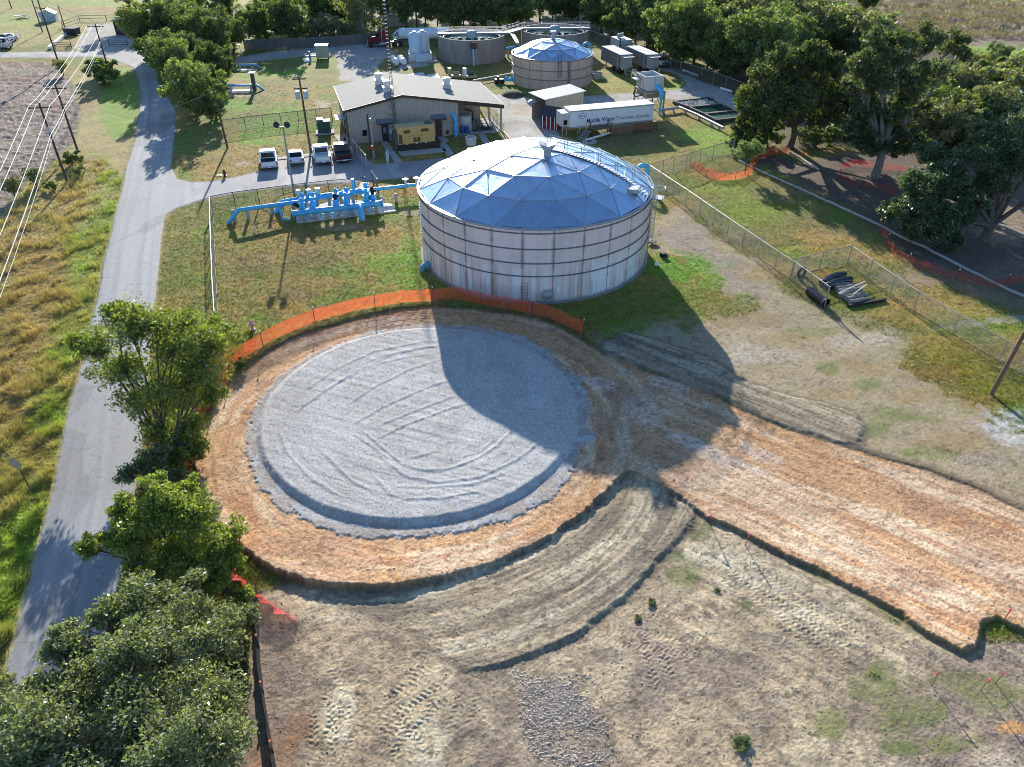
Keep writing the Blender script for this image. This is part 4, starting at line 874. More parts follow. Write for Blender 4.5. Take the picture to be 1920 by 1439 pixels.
def slab(name, pts, z0, z1, material, **kw):
    """flat poured slab on the ground given by photo corners"""
    q = [P3(x, y) for x, y in pts]
    if sum(q[i].x*q[(i+1) % len(q)].y-q[(i+1) % len(q)].x*q[i].y for i in range(len(q))) < 0: q = q[::-1]
    m = MB(); m.prism([(p.x, p.y) for p in q], z0, z1); return m.build(name, material, None, **kw)
def text(body, size, material, parent, loc_, rot, name='lettering', bold=0., sx=1., shear=0.):
    cu = bpy.data.curves.new('t', 'FONT'); cu.body = body; cu.size = size; cu.extrude = .004; cu.offset = bold; cu.shear = shear
    o = bpy.data.objects.new('t', cu); COL.objects.link(o); dg = bpy.context.evaluated_depsgraph_get()
    me = bpy.data.meshes.new_from_object(o.evaluated_get(dg)); bpy.data.objects.remove(o); me.materials.clear(); me.materials.append(material)
    n = bpy.data.objects.new(name, me); COL.objects.link(n); n.parent = parent; n.location = loc_; n.rotation_euler = rot; n.scale = (sx, 1, 1); return n
# ------------------------------------------------------------------ metal building
BA = R(16.5); bo = P3(657, 271)
bld = thing('metal_building', 'long tan metal building with a pale ribbed gable roof and an open lean-to bay', 'building', bo, BA)
TANW = rib_mat('tan_wall', (.43, .385, .33), 'X', .305, .5, stain=(.3, .27, .23)); TANY = rib_mat('tan_side', (.43, .385, .33), 'Y', .305, .5)
ROOFM = rib_mat('roof_sheet', (.34, .335, .30), 'Y', .32, .85, .0, .05, stain=(.28, .28, .25))
ROOFM.node_tree.nodes['Principled BSDF'].inputs['Specular IOR Level'].default_value = .15
D = 12.6; RX = 7.3; SL = (5.75-3.55)/13.45
zr = lambda x: 5.75-(RX-x)*.185 if x < RX else 5.75-(x-RX)*SL
m = MB(); m.xprism([(0, -.1), (14.6, -.1), (14.6, zr(14.6)-.06), (RX, zr(RX)-.06), (0, zr(0)-.06)], 0, D); m.build('wall', TANW, bld)
MB().bx(-.012, -.004, .15, D-.15, 0, 4.25).build('side_wall', TANY, bld)
m = MB(); m.xprism([(-.35, zr(-.35)), (RX, zr(RX)), (20.95, zr(20.95)), (20.95, zr(20.95)+.07), (RX, zr(RX)+.07), (-.35, zr(-.35)+.07)], -.35, D+.3); rf = m.build('roof', ROOFM, bld)
m = MB()
for x0, x1 in ((-.37, RX), (RX, 20.97)):
    m.xprism([(x0, zr(x0)-.24), (x1, zr(x1)-.24), (x1, zr(x1)+.085), (x0, zr(x0)+.085)], -.40, -.352)
m.bx(-.40, -.352, -.35, D+.3, zr(-.35)-.2, zr(-.35)+.085); m.bx(20.952, 21.0, -.35, D+.3, zr(20.95)-.4, zr(20.95)+.085); m.xprism([(14.7, zr(14.7)-.45), (20.95, zr(20.95)-.45), (20.95, zr(20.95)-.2), (14.7, zr(14.7)-.2)], -.33, -.25)
m.build('roof_trim', BRONZE, bld)
m = MB(); m.tube([(-.3, .1, 4.1), (-.1, -.12, 3.7), (-.1, -.12, .1)], .07, 6); m.build('downspout', BRONZE, bld)
m = MB(); m.tube([(-.1, 4.4, 4.2), (-.1, 4.4, .1)], .06, 6); m.build('downspout', BRONZE, bld)
m = MB(); m.bx(14.55, 14.68, -.02, .06, 0, 4.4); m.build('corner_trim', mat('pinkish_trim', (.4, .33, .29), .5), bld)
m = MB(); m.bx(14.6, 19.3, 6.4, 6.5, 0, zr(19.3)-.05); m.build('bay_wall', TANW, bld)
for x_, y_ in ((20.6, -.15), (20.6, 6.4), (20.6, 12.5)): MB().bx(x_-.12, x_+.12, y_-.12, y_+.12, -.05, zr(x_)-.02).build('lean_to_post', mat('tan_post', (.42, .37, .31), .5), bld)
MB().bx(14.62, 20.8, -.3, 6.4, -.1, .09).build('bay_floor', CONC, bld)
fn = Vector((math.sin(BA), -math.cos(BA), 0))
def fw_(px, py): return loc(bld, hit(px, py, bo, fn))
def door(px0, px1, top, col=(.055, .035, .03), glass=True):
    a, b = fw_(px0, top), fw_(px1, top); d = MB(); d.bx(a.x, b.x, -.07, -.01, .05, 2.15); dd = d.build('door', mat('brown_door', col, .5), bld)
    if glass: MB().bx(a.x+.25, b.x-.25, -.085, -.072, 1.1, 1.85).build('door_window', mat('pane', (.25, .27, .29), .15), dd)
    m = MB(); m.bx(b.x-.16, b.x-.08, -.13, -.072, 1.0, 1.06); m.build('door_handle', STEEL, dd)
    c = (a.x+b.x)/2; k = MB(); k.yprism([(-.02, 2.95), (-1.0, 2.55), (-1.0, 2.48), (-.02, 2.5)], c-.95, c+.95); cc = k.build('door_canopy', mat('canopy', (.22, .25, .3), .4, .4), bld)
    k = MB(); k.bx(c-.97, c+.97, -1.03, -1.002, 2.44, 2.6); k.build('canopy_edge', BRONZE, cc)
door(715, 727, 241); door(816, 828, 231, (.02, .018, .016), False)
def wallbox(nm, x0, y0, x1, y1, mt, d=.06, inset=False):
    a, b = fw_(x0, y0), fw_(x1, y1); return MB().bx(a.x, b.x, -d, -.004, min(a.z, b.z), max(a.z, b.z)).build(nm, mt, bld)
wallbox('window', 679, 244.5, 688.5, 249, GLASSD); wallbox('window', 679, 250, 688.5, 254.5, GLASSD); wallbox('window_frame', 678.3, 243.8, 689.2, 255.2, mat('frame_tan', (.5, .46, .4), .5), .03)
wallbox('louvre', 727, 198, 738, 204.5, mat('louvre_grey', (.28, .26, .24), .5)); wallbox('air_conditioner', 730.5, 243, 739, 249, WHITEP, .4); wallbox('control_panel', 829.5, 229.5, 839.5, 237, mat('panel_grey', (.3, .29, .28), .5), .15); wallbox('floor_vent', 835.5, 245, 841.5, 251, mat('vent_dark', (.05, .05, .05), .5))
# side door and canopy on the left wall
m = MB(); m.yprism([(2.2, 2.6), (4.6, 2.6), (4.6, 2.68), (2.2, 2.68)], -1.3, -.02); m.build('door_canopy', mat('canopy', None), bld)
MB().bx(-.06, -.013, 2.8, 3.8, .05, 2.15).build('door', mat('brown_door', None), bld)
for px, py in ((711, 158), (727, 172), (838, 165)):
    q = loc(bld, hit(px, py, bo+Vector((0, 0, 5.2)), Vector((0, 0, 1)))); z0 = zr(q.x)
    q = loc(bld, hit(px, py, bo+Vector((0, 0, z0)), Vector((0, 0, 1)))); z0 = zr(q.x)
    m = MB(); m.box((q.x, q.y, z0+.2), (1.0, 1.0, .6)); m.box((q.x, q.y, z0+.62), (1.25, 1.25, .1)); m.box((q.x, q.y, z0+.95), (.8, .8, .6)); m.lathe([(.5, 1.2), (.62, 1.25), (.62, 1.4), (.3, 1.5)], 14, (q.x, q.y, z0), cap=True); m.build('roof_ventilator', mat('vent_white', (.62, .62, .62), .4, .3), rf)
# blue riser at the wall corner
q = fw_(853, 250); p = MW[bld.name] @ Vector((q.x, -.55, 0)); t = thing('blue_riser_pipe', 'bright blue vertical pipe bending into the tan wall beside the open bay', 'pipe', p, BA)
m = MB(); m.tube([(0, 0, -.1), (0, 0, 2.5), (-.12, .15, 2.75), (-.3, .5, 2.85), (-.35, .56, 2.85)], [.24, .24, .24, .22, .22], 12); m.build('pipe', BLUEP, t, smooth=True); m = MB(); m.lathe([(.27, .75), (.36, .8), (.36, .9), (.27, .95)], 12); m.build('flange', BLUEP, t); m = MB(); m.lathe([(.27, 1.9), (.34, 1.95), (.34, 2.05), (.27, 2.1)], 12); m.build('flange', BLUEP, t)
# gear in the bay
def bay(x, y): return MW[bld.name] @ Vector((x, y, .09))
t = thing('chemical_tank', 'pale grey round tank standing inside the open bay', 'tank', bay(15.9, 1.7), BA); m = MB(); m.lathe([(.95, 0), (.95, 1.8), (.8, 2.0), (.2, 2.1)], 20, cap=True); m.build('shell', mat('grey_poly', (.5, .51, .5), .5, stain=(.3, .3, .28)), t, smooth=True); m = MB(); m.lathe([(.97, 1.0), (1.0, 1.03), (.97, 1.06)], 20); m.build('band', DSTEEL, t)
for i, (x, y) in enumerate(((15.3, .5), (15.95, .45))):
    t = thing('drum', ['blue plastic drum at the left of the bay opening', 'blue plastic drum standing second from the left in the bay opening'][i], 'drum', bay(x, y), BA, 'blue drums in the bay'); m = MB(); m.lathe([(.29, 0), (.31, .05), (.29, .3), (.31, .33), (.29, .36), (.29, .58), (.31, .61), (.29, .64), (.29, .88), (.22, .9)], 14, cap=True); m.build('barrel', mat('drum_blue', (.03, .10, .33), .4), t, smooth=True); m = MB(); m.lathe([(.05, .9), (.05, .93)], 8, (.15, 0, 0), cap=True); m.build('cap', WHITEP, t)
t = thing('hand_truck', 'black hand truck leaning beside the pale tank in the bay', 'hand truck', bay(17.1, .9), BA)
m = MB(); m.tube([(-.2, 0, .1), (-.2, .35, 1.5), (.2, .35, 1.5), (.2, 0, .1)], .03, 6); m.box((0, -.15, .08), (.45, .35, .04)); m.build('frame', BLACK, t)
for s_ in (-.25, .25): m = MB(); m.tube([(s_-.04, .12, .14), (s_+.04, .12, .14)], .14, 10); m.build('wheel', BLACK, t)
t = thing('pallet_rack', 'dark pallet cage with cylinders at the front of the bay', 'cage', bay(18.6, 1.3), BA); m = MB()
for x in (-.9, 0, .9):
    for y in (-.8, .8): m.box((x, y, .5), (.06, .06, 1.0))
for z in (.1, .55, 1.0):
    for y in (-.8, .8): m.box((0, y, z), (1.86, .05, .05))
    for x in (-.9, .9): m.box((x, 0, z), (.05, 1.6, .05))
m.build('frame', DSTEEL, t)
for k in range(4): m = MB(); m.tube([(-.6+.4*k, -.6, .25), (-.6+.4*k, .6, .25)], .17, 10); m.build('cylinder', mat('dark_green', (.03, .04, .035), .4), t)
m = MB(); m.add([(-.2, -.835, .7), (0, -.835, .5), (.2, -.835, .7), (0, -.835, .9)], [(0, 1, 2, 3)]); m.build('warning_diamond', WHITEP, t)
t = thing('bay_railing', 'pale pipe railing along the open right side of the lean-to', 'railing', bay(20.6, .2), BA); m = MB()
for z in (.35, .7, 1.05): m.tube([(0, 0, z), (0, 6.0, z)], .03, 5)
for y in np.arange(0, 6.1, .75): m.tube([(0, y, 0), (0, y, 1.05)], .03, 5)
m.build('rails', mat('rail_cream', (.6, .58, .52), .5), t)
t = thing('pump_set', 'dark pump and pipework at the back of the bay', 'pump', bay(16.6, 4.6), BA); m = MB(); m.tube([(-.8, 0, .5), (.5, 0, .5)], .35, 12); m.build('motor', DSTEEL, t); m = MB(); m.tube([(.6, 0, .4), (1.2, 0, .4), (1.2, 0, 1.6), (.2, .4, 1.9)], .14, 8); m.build('pipe', DSTEEL, t); m = MB(); m.box((0, 0, .1), (2.2, 1, .2)); m.build('plinth', CONC, t)
# ring and planks outside the bay
p = P3(883, 271); t = thing('concrete_ring', 'white concrete manhole ring standing on the grass before the bay', 'manhole ring', p); m = MB(); m.lathe([(.72, 0), (.72, 1.0), (.6, 1.0), (.6, .2), (.0, .2)], 24); m.build('ring', mat('white_concrete', (.58, .57, .55), .85, stain=(.4, .39, .37)), t, smooth=True); m = MB(); m.lathe([(.725, .78), (.755, .8), (.755, .86), (.725, .88)], 24); m.build('collar', mat('white_concrete', None), t)
for i, (a, b) in enumerate((((937, 247), (948, 262)), ((944, 247), (957, 262)))):
    a, b = P3(*a, .08), P3(*b, .08); d = b-a; t = thing('plank', ['long yellowish plank, left of the pair lying before the lean-to post', 'long yellowish plank, right of the pair lying before the lean-to post'][i], 'plank', (a+b)/2, math.atan2(d.y, d.x), 'planks on the grass'); MB().box((0, 0, 0), (d.length, .22, .12)).build('board', mat('yellow_wood', (.38, .3, .12), .8, var=.25), t)
# concrete paths
Zc = lambda pts: [(580+x/4.8, 100+y/4.8) for x, y in pts]
for nm, pts in (('path', [(640, 800), (690, 788), (840, 985), (770, 987)]), ('path', [(795, 888), (1205, 855), (1238, 888), (830, 928)]), ('path', [(1150, 762), (1212, 745), (1255, 790), (1222, 802), (1302, 910), (1240, 926), (1182, 842), (1192, 792)]), ('path', [(1490, 660), (1560, 700), (1625, 805), (1560, 812)]), ('path', [(220, 745), (340, 730), (405, 895), (330, 870)])):
    slab(nm, Zc(pts), -.05, .07, CONC, kind='structure')
slab('pavement', [(519, 297), (600, 287.5), (632, 284), (650, 282), (650, 287), (600, 293), (519, 301.5)], -.05, .12, CONC, kind='structure')
slab('pavement', [(1055, 262), (1040, 278), (1020, 250), (1010, 224), (1022, 232), (1046, 250)], -.05, .06, CONC, kind='structure')
# generator
a, b = P3(747.7, 285.4), P3(825, 277); L_ = (b-a).length; ga_ = math.atan2((b-a).y, (b-a).x)
gen = thing('generator', 'yellow enclosed standby generator on a black fuel tank base before the tan building', 'generator', a, ga_)
MB().bx(0, L_, 0, 1.8, 0, .85).build('fuel_tank', mat('tank_black', (.02, .02, .022), .5), gen)
YEL = mat('generator_yellow', (.52, .37, .13), .45, var=.06, stain=(.45, .3, .1), stain_amt=.25)
box_ = MB().bx(.05, L_-.55, .05, 1.75, .86, 2.95).build('enclosure', YEL, gen, bevel=.04)
MB().bx(.03, L_-.53, .0, 1.8, 2.955, 3.02).build('enclosure_roof', mat('dusty_yellow', (.5, .4, .2), .6), gen); MB().bx(L_-1.6, L_-.75, .35, 1.5, 3.02, 3.12).build('exhaust_grille', DSTEEL, gen)
for x0, x1, z0, z1 in ((.15, .62, 1.0, 2.1), (.85, 1.65, 2.2, 2.6), (3.1, 4.1, 2.25, 2.6), (2.05, 2.45, 1.05, 1.6), (2.55, 2.95, 1.05, 1.6)): MB().bx(x0, x1, .02, .048, z0, z1).build('louvre', mat('louvre_brown', (.10, .07, .03), .6), box_)
for x in (1.5, 2.0, 2.75, 3.2): MB().bx(x, x+.08, .0, .045, 1.75, 1.9).build('latch', BLACK, box_)
for x in (1.0, 2.3, 3.5): MB().bx(x, x+.3, -.03, .0, .84, .92).build('lifting_lug', WHITEP, gen)
MB().bx(-.35, .04, .2, 1.6, .3, 2.4).build('radiator_hood', DSTEEL, gen)
# small blue hydrant pipework beside the left path
p = P3(727, 302); t = thing('backflow_preventer', 'pale blue insulated pipe loop on white legs beside the path', 'pipe', p, R(100)); m = MB(); m.tube([(-.7, 0, 0), (-.7, 0, 1.1), (.7, 0, 1.1), (.7, 0, 0)], .14, 10); m.build('pipe', mat('pale_blue', (.3, .5, .6), .5), t, smooth=True); m = MB(); m.box((0, 0, .55), (.5, .4, 1.0)); m.build('cabinet', WHITEP, t)
# green transformer cabinets
p = P3(597, 253); t = thing('transformer_cabinet', 'dark green pad mounted cabinet with pale tops on the lawn', 'transformer', p, R(12))
MB().bx(-.35, 2.15, -.25, 1.7, -.05, .18).build('pad', CONC, t); GRN = mat('cabinet_green', (.03, .09, .075), .45)
for x0, x1, z1 in ((0, .85, 1.9), (.86, 1.75, 1.65)): c = MB().bx(x0, x1, 0, 1.3, .18, z1).build('cabinet', GRN, t, bevel=.03); MB().bx(x0-.02, x1+.02, -.02, 1.32, z1+.005, z1+.05).build('cabinet_top', mat('chalky_green', (.45, .5, .46), .7), c)
# lattice mast
p = MW[bld.name] @ Vector((6.0, -.7, 0)); t = thing('lattice_mast', 'tall slim lattice radio mast against the front of the tan building', 'mast', p, BA)
m = MB(); Hh = 17.5; c3 = [(.2*math.cos(q), .2*math.sin(q)) for q in (.5, 2.6, 4.7)]
for x, y in c3: m.tube([(x, y, -.2), (x, y, Hh)], .028, 5)
for k in range(int(Hh/.42)):
    for i in range(3): a, b = c3[i], c3[(i+1) % 3]; z = k*.42; m.tube([(a[0], a[1], z), (b[0], b[1], z+.42)], .012, 4); m.tube([(a[0], a[1], z), (b[0], b[1], z)], .012, 4)
m.build('lattice', DSTEEL, t); m = MB(); m.tube([(0, 0, Hh), (0, 0, Hh+1.6)], .02, 5); m.build('aerial', STEEL, t); m = MB(); m.tube([(-.6, .65, 3.4), (0, 0, 3.4)], .03, 5); m.tube([(.5, .65, 3.4), (0, 0, 3.4)], .03, 5); m.build('wall_bracket', DSTEEL, t)
# ------------------------------------------------------------------ trailer with lettering
a, b = P3(1068, 241, 1.05), P3(1223.5, 226.5, 1.05); TL = (b-a).length; ta = math.atan2((b-a).y, (b-a).x); zt = zrow(a, 209.4)
tr = thing('white_trailer', 'long white box trailer with blue and grey lettering on its side', 'trailer', (a.x, a.y, 0), ta)
TWH = mat('trailer_white', (.74, .76, .78), .35, var=.03, stain=(.6, .6, .58), stain_amt=.2)
MB().bx(0, TL, 0, 2.5, 1.05, zt).build('body', TWH, tr, bevel=.03)
MB().bx(-.02, TL+.02, -.03, 2.53, zt+.004, zt+.06).build('roof', mat('trailer_roof', (.8, .8, .8), .4, var=.03), tr); MB().bx(-.03, TL+.03, -.045, -.004, zt-.14, zt-.0).build('top_rail', STEEL, tr); MB().bx(-.02, TL+.02, -.035, -.003, 1.02, 1.2).build('bottom_rail', STEEL, tr)
MB().bx(-1.15, -.02, .25, 2.2, 1.3, zt-.25).build('front_unit', mat('front_grey', (.55, .54, .52), .5), tr); MB().bx(-.8, -.3, .2, .245, 1.5, 2.1).build('front_panel', GLASSD, tr)
for x in (-.9, -.3, 1.6): MB().bx(x-.06, x+.06, .3, .42, -.1, 1.3).build('support_leg', STEEL, tr)
for x in (TL-2.6, TL-1.3):
    for y in (.2, 2.3): m = MB(); m.tube([(x, y-.14, .5), (x, y+.14, .5)], .5, 18); m.build('wheel', BLACK, tr, smooth=True)
LB = mat('letter_blue', (.03, .02, .22), .5); LG = mat('letter_grey', (.16, .18, .20), .5); LL = mat('logo_blue', (.05, .12, .3), .5)
HT = zt-1.05; ry = (math.pi/2, 0, 0)
def fit(body, size, mt, x0, x1, z, bold):
    o = text(body, size, mt, tr, (x0, -.012, z), ry, 'lettering', bold); w_ = max(v.co.x for v in o.data.vertices); o.scale = ((x1-x0)/w_, 1, 1); return o
fit('Mobile Water', .78, LB, TL*.195, TL*.535, 1.05+HT*.24, .010); fit('Treatment Systems', .66, LG, TL*.548, TL*.955, 1.05+HT*.26, .004)
m = MB(); cx, cz, rx_, rz_ = TL*.142, 1.05+HT*.67, .62, .36
for k in range(32):
    t0, t1 = 2*math.pi*k/32, 2*math.pi*(k+1)/32
    m.quad(*[(cx+rx_*s_*math.cos(q), -.012, cz+rz_*s_*math.sin(q)) for s_, q in ((1, t0), (1, t1), (.88, t1), (.86, t0))])
m.build('logo_oval', LL, tr); o = text('PALL', .34, LL, tr, (cx-.42, -.012, cz-.12), ry, 'logo_lettering', .006); w_ = max(v.co.x for v in o.data.vertices); o.scale = (.84/w_, 1, 1)
# wooden platform, steps, crates and pipe below the trailer
def trp(x, y, z=0): return MW[tr.name] @ Vector((x, y, z))
WDB = mat('brown_timber', (.2, .12, .07), .85, var=.25, scale=3)
t = thing('wooden_landing', 'brown timber landing with handrails before the trailer side', 'platform', trp(2.9, -1.6), ta)
for x in (0, 2.6):
    for y in (0, 1.4): MB().bx(x-.06, x+.06, y-.06, y+.06, -.1, 1.7).build('post', WDB, t)
MB().bx(-.1, 2.7, -.1, 1.5, 1.0, 1.1).build('deck', WDB, t)
m = MB(); m.tube([(0, 0, 1.68), (2.6, 0, 1.68)], .04, 4); m.tube([(2.6, 0, 1.68), (2.6, 1.4, 1.68)], .04, 4); m.tube([(0, -.02, .1), (2.6, -.02, 1.0)], .04, 4); m.build('handrail', WDB, t)
t = thing('metal_steps', 'grey metal steps leading up to the trailer landing', 'steps', trp(.5, -2.4), ta+R(20)); m = MB()
for k in range(5): m.box((.35*k, 0, .2+.2*k), (.3, .9, .04))
m.build('treads', STEEL, t)
for s_ in (-.46, .46): m = MB(); m.tube([(-.1, s_, 0), (1.6, s_, 1.05)], .05, 4); m.build('stringer', STEEL, t); m = MB(); m.tube([(0, s_, .1), (0, s_, 1.1), (1.6, s_, 2.1), (1.6, s_, 1.0)], .025, 5); m.build('handrail', STEEL, t)
for i, (x, y, sx, sy, sz) in enumerate(((7.2, -.9, 3.2, 1.2, 1.0), (11.0, -.25, 4.2, .35, .95))):
    t = thing('timber_crate', ['brown timber box standing in front of the trailer middle', 'brown timber skirting box under the trailer rear half'][i], 'crate', trp(x, y), ta); MB().bx(-sx/2, sx/2, -sy/2, sy/2, -.05, sz).build('box', WDB, t); MB().bx(-sx/2-.05, sx/2+.05, -sy/2-.05, sy/2+.05, sz+.004, sz+.06).build('lid', mat('timber_lid', (.25, .17, .11), .85, var=.2), t)
a, b = P3(1099, 263, .2), P3(1143.6, 249.5, .3); d = b-a; t = thing('white_pipe', 'white plastic pipe lying on the shaded grass below the trailer', 'pipe', a, math.atan2(d.y, d.x)); m = MB(); m.tube([(0, 0, 0), (d.length, 0, .1)], .16, 12); m.build('tube', WHITEP, t, smooth=True); m = MB(); m.tube([(-.05, 0, 0), (.25, 0, 0)], .2, 12); m.build('socket', WHITEP, t)
p = P3(1105, 267); t = thing('manhole', 'round pale concrete manhole lid below the trailer steps', 'manhole', p); m = MB(); m.lathe([(1.0, -.05), (1.0, .12), (.95, .16), (0, .16)], 24); m.build('slab', CONC, t); m = MB(); m.lathe([(.35, .16), (.35, .2), (0, .2)], 16); m.build('cover', DSTEEL, t)
# tan shed
a, b = P3(1022, 231.5), P3(1092, 215); sa = math.atan2((b-a).y, (b-a).x); SLn = (b-a).length; t = thing('tan_shed', 'small tan ribbed metal shed with open left end between yard and trailer', 'shed', a, sa)
h0, h1 = 3.3, 3.55; SD = 2.9
MB().bx(0, SLn, -.02, .03, 0, h0).build('wall', TANW, t); MB().bx(0, SLn, SD-.03, SD+.02, 0, h1).build('wall', TANW, t); MB().bx(SLn-.04, SLn, .03, SD-.03, 0, h0).build('wall', TANY, t)
m = MB(); m.yprism([(-.35, h0), (SD+.3, h1+.05), (SD+.3, h1+.13), (-.35, h0+.08)], -.5, SLn+.2); m.build('roof', rib_mat('shed_roof', (.66, .65, .62), 'X', .5, .4, .2), t)
for z in (1.0, 2.2): MB().bx(.3, .4, .03, SD-.03, z, z+.08).build('girt', DSTEEL, t)
MB().bx(.3, SLn-.3, .1, SD-.1, -.05, .1).build('floor', CONC, t); m = MB(); m.lathe([(.75, 2.75), (.5, 2.95), (.12, 3.1)], 14, (-.9, 1.7, 0), cap=True); m.tube([(-.9, 1.7, 3.05), (.1, 1.7, 3.35)], .04, 5); m.build('lamp', STEEL, t)
# red barn shed
a, b = P3(1043.5, 246.5), P3(1056, 240.5); t = thing('red_shed', 'little red barn style shed with white trim and a dark roof', 'shed', a, math.atan2((b-a).y, (b-a).x)); RW = (b-a).length; RD = 2.6
REDW = mat('barn_red', (.17, .02, .02), .7); m = MB(); m.xprism([(0, -.05), (RW, -.05), (RW, 1.9), (RW/2, 2.8), (0, 1.9)], 0, RD); m.build('wall', REDW, t)
m = MB(); m.xprism([(-.15, 1.8), (RW/2, 2.86), (RW+.15, 1.8), (RW+.15, 1.9), (RW/2, 2.97), (-.15, 1.9)], -.12, RD+.12); m.build('roof', mat('shingle', (.045, .05, .06), .8), t)
m = MB(); m.xprism([(.05, 1.86), (RW-.05, 1.86), (RW/2, 2.72)], -.03, -.004); m.build('gable', WHITEP, t)
for y in (.35, 1.0, 1.65, 2.3): MB().bx(-.04, -.004, y-.05, y+.05, 0, 1.85).build('white_trim', WHITEP, t)
for y in (.68, 1.98): MB().bx(-.03, -.004, y-.22, y+.22, 1.1, 1.6).build('window', GLASSD, t)
for x in (0, RW): MB().bx(x-.06, x+.06, -.03, -.002, 0, 1.85).build('white_trim', WHITEP, t)
# ------------------------------------------------------------------ aeration tower
tb = P3(1212, 176, 3.0); tw_ = thing('aerator_tower', 'grey louvred aerator box on tall steel legs with a blue outlet pipe', 'aerator', (tb.x, tb.y, 0), BA)
AW, AD = 2.7, 3.4; GP = mat('aerator_grey', (.5, .49, .48), .6, var=.1, stain=(.3, .28, .27), stretch=(1, 1, .2)); RUST = mat('rusty_frame', (.3, .25, .22), .7, var=.2, stain=(.2, .1, .06))
zt_ = zrow(tb, 145.5); m = MB(); x0, x1, y0, y1 = 0, AW, 0, AD; k = .28
m.add([(x0, y0, 3.3), (x1, y0, 3.3), (x1, y1, 3.3), (x0, y1, 3.3), (x0-k, y0+k, zt_), (x1-k*.2, y0+k, zt_), (x1-k*.2, y1+k, zt_), (x0-k, y1+k, zt_), (x0-k+.2, y0+k+.2, zt_), (x1-k*.2-.2, y0+k+.2, zt_), (x1-k*.2-.2, y1+k-.2, zt_), (x0-k+.2, y1+k-.2, zt_), (x0+.2, y0+.5, zt_-.6), (x1-.4, y0+.5, zt_-.6), (x1-.4, y1-.1, zt_-.6), (x0+.2, y1-.1, zt_-.6)],
      [(0, 3, 2, 1), (0, 1, 5, 4), (1, 2, 6, 5), (2, 3, 7, 6), (3, 0, 4, 7), (4, 5, 9, 8), (5, 6, 10, 9), (6, 7, 11, 10), (7, 4, 8, 11), (8, 9, 13, 12), (9, 10, 14, 13), (10, 11, 15, 14), (11, 8, 12, 15), (12, 13, 14, 15)])
m.build('casing', GP, tw_)
m = MB()
for i in range(40): m.box((random.uniform(.3, AW-.6), random.uniform(.6, AD-.3), zt_-.55), (.3, .08, .12), random.uniform(0, 3))
m.build('packing', WHITEP, tw_)
for u in (.25, .55, .8): m = MB(); m.tube([(-.02-k*.02, AD*u, 3.35), (-k-.03, AD*u+k, zt_-.05)], .06, 4); m.build('louvre', mat('louvre_grey2', (.32, .31, .3), .6), tw_)
m = MB(); m.tube([(AW*.5, -.02, 3.35), (AW*.5-k*.5, k-.03, zt_-.05)], .05, 4); m.build('louvre', mat('louvre_grey2', None), tw_)
MB().bx(-.25, AW+.25, -.25, AD+.25, 2.95, 3.25).build('base_frame', RUST, tw_); MB().bx(.05, AW-.05, .05, AD-.05, 2.3, 2.94).build('sump', mat('sump_brown', (.25, .2, .16), .8), tw_)
for x in (-.15, AW+.15):
    for y in (-.15, AD+.15): MB().bx(x-.09, x+.09, y-.09, y+.09, -.1, 2.95).build('leg', RUST, tw_)
for p0, p1 in (((-.15, -.15, .2), (AW+.15, -.15, 2.8)), ((AW+.15, -.15, .2), (-.15, -.15, 2.8)), ((-.15, -.15, .2), (-.15, AD+.15, 2.8)), ((-.15, AD+.15, .2), (-.15, -.15, 2.8)), ((AW+.15, -.15, .2), (AW+.15, AD+.15, 2.8))): m = MB(); m.tube([p0, p1], .04, 4); m.build('brace', STEEL, tw_)
m = MB(); m.tube([(1.7, .3, 3.9), (1.7, -.3, 3.75), (2.0, -.75, 3.3), (2.05, -.8, 2.4), (2.05, -.8, 2.2), (2.05, -.8, -.1)], [.34, .34, .34, .3, .15, .14], 12); m.build('outlet_pipe', BLUEP, tw_, smooth=True)
m = MB()
for x in (-.3, -1.1):
    for y in (1.6, 3.2): m.tube([(x, y, 4.6), (x, y, 5.7)], .03, 5)
for z in (5.15, 5.7): m.tube([(-.3, 1.6, z), (-1.1, 1.6, z), (-1.1, 3.2, z), (-.3, 3.2, z)], .03, 5)
m.box((-.7, 2.4, 4.6), (.9, 1.7, .06)); m.build('service_platform', STEEL, tw_)
m = MB(); m.tube([(-.2, 1.0, 2.6), (-1.2, 1.0, 2.4), (-1.6, 1.0, 2.9), (-1.4, 1.0, 3.4)], .08, 7); m.build('hose', BLACK, tw_)
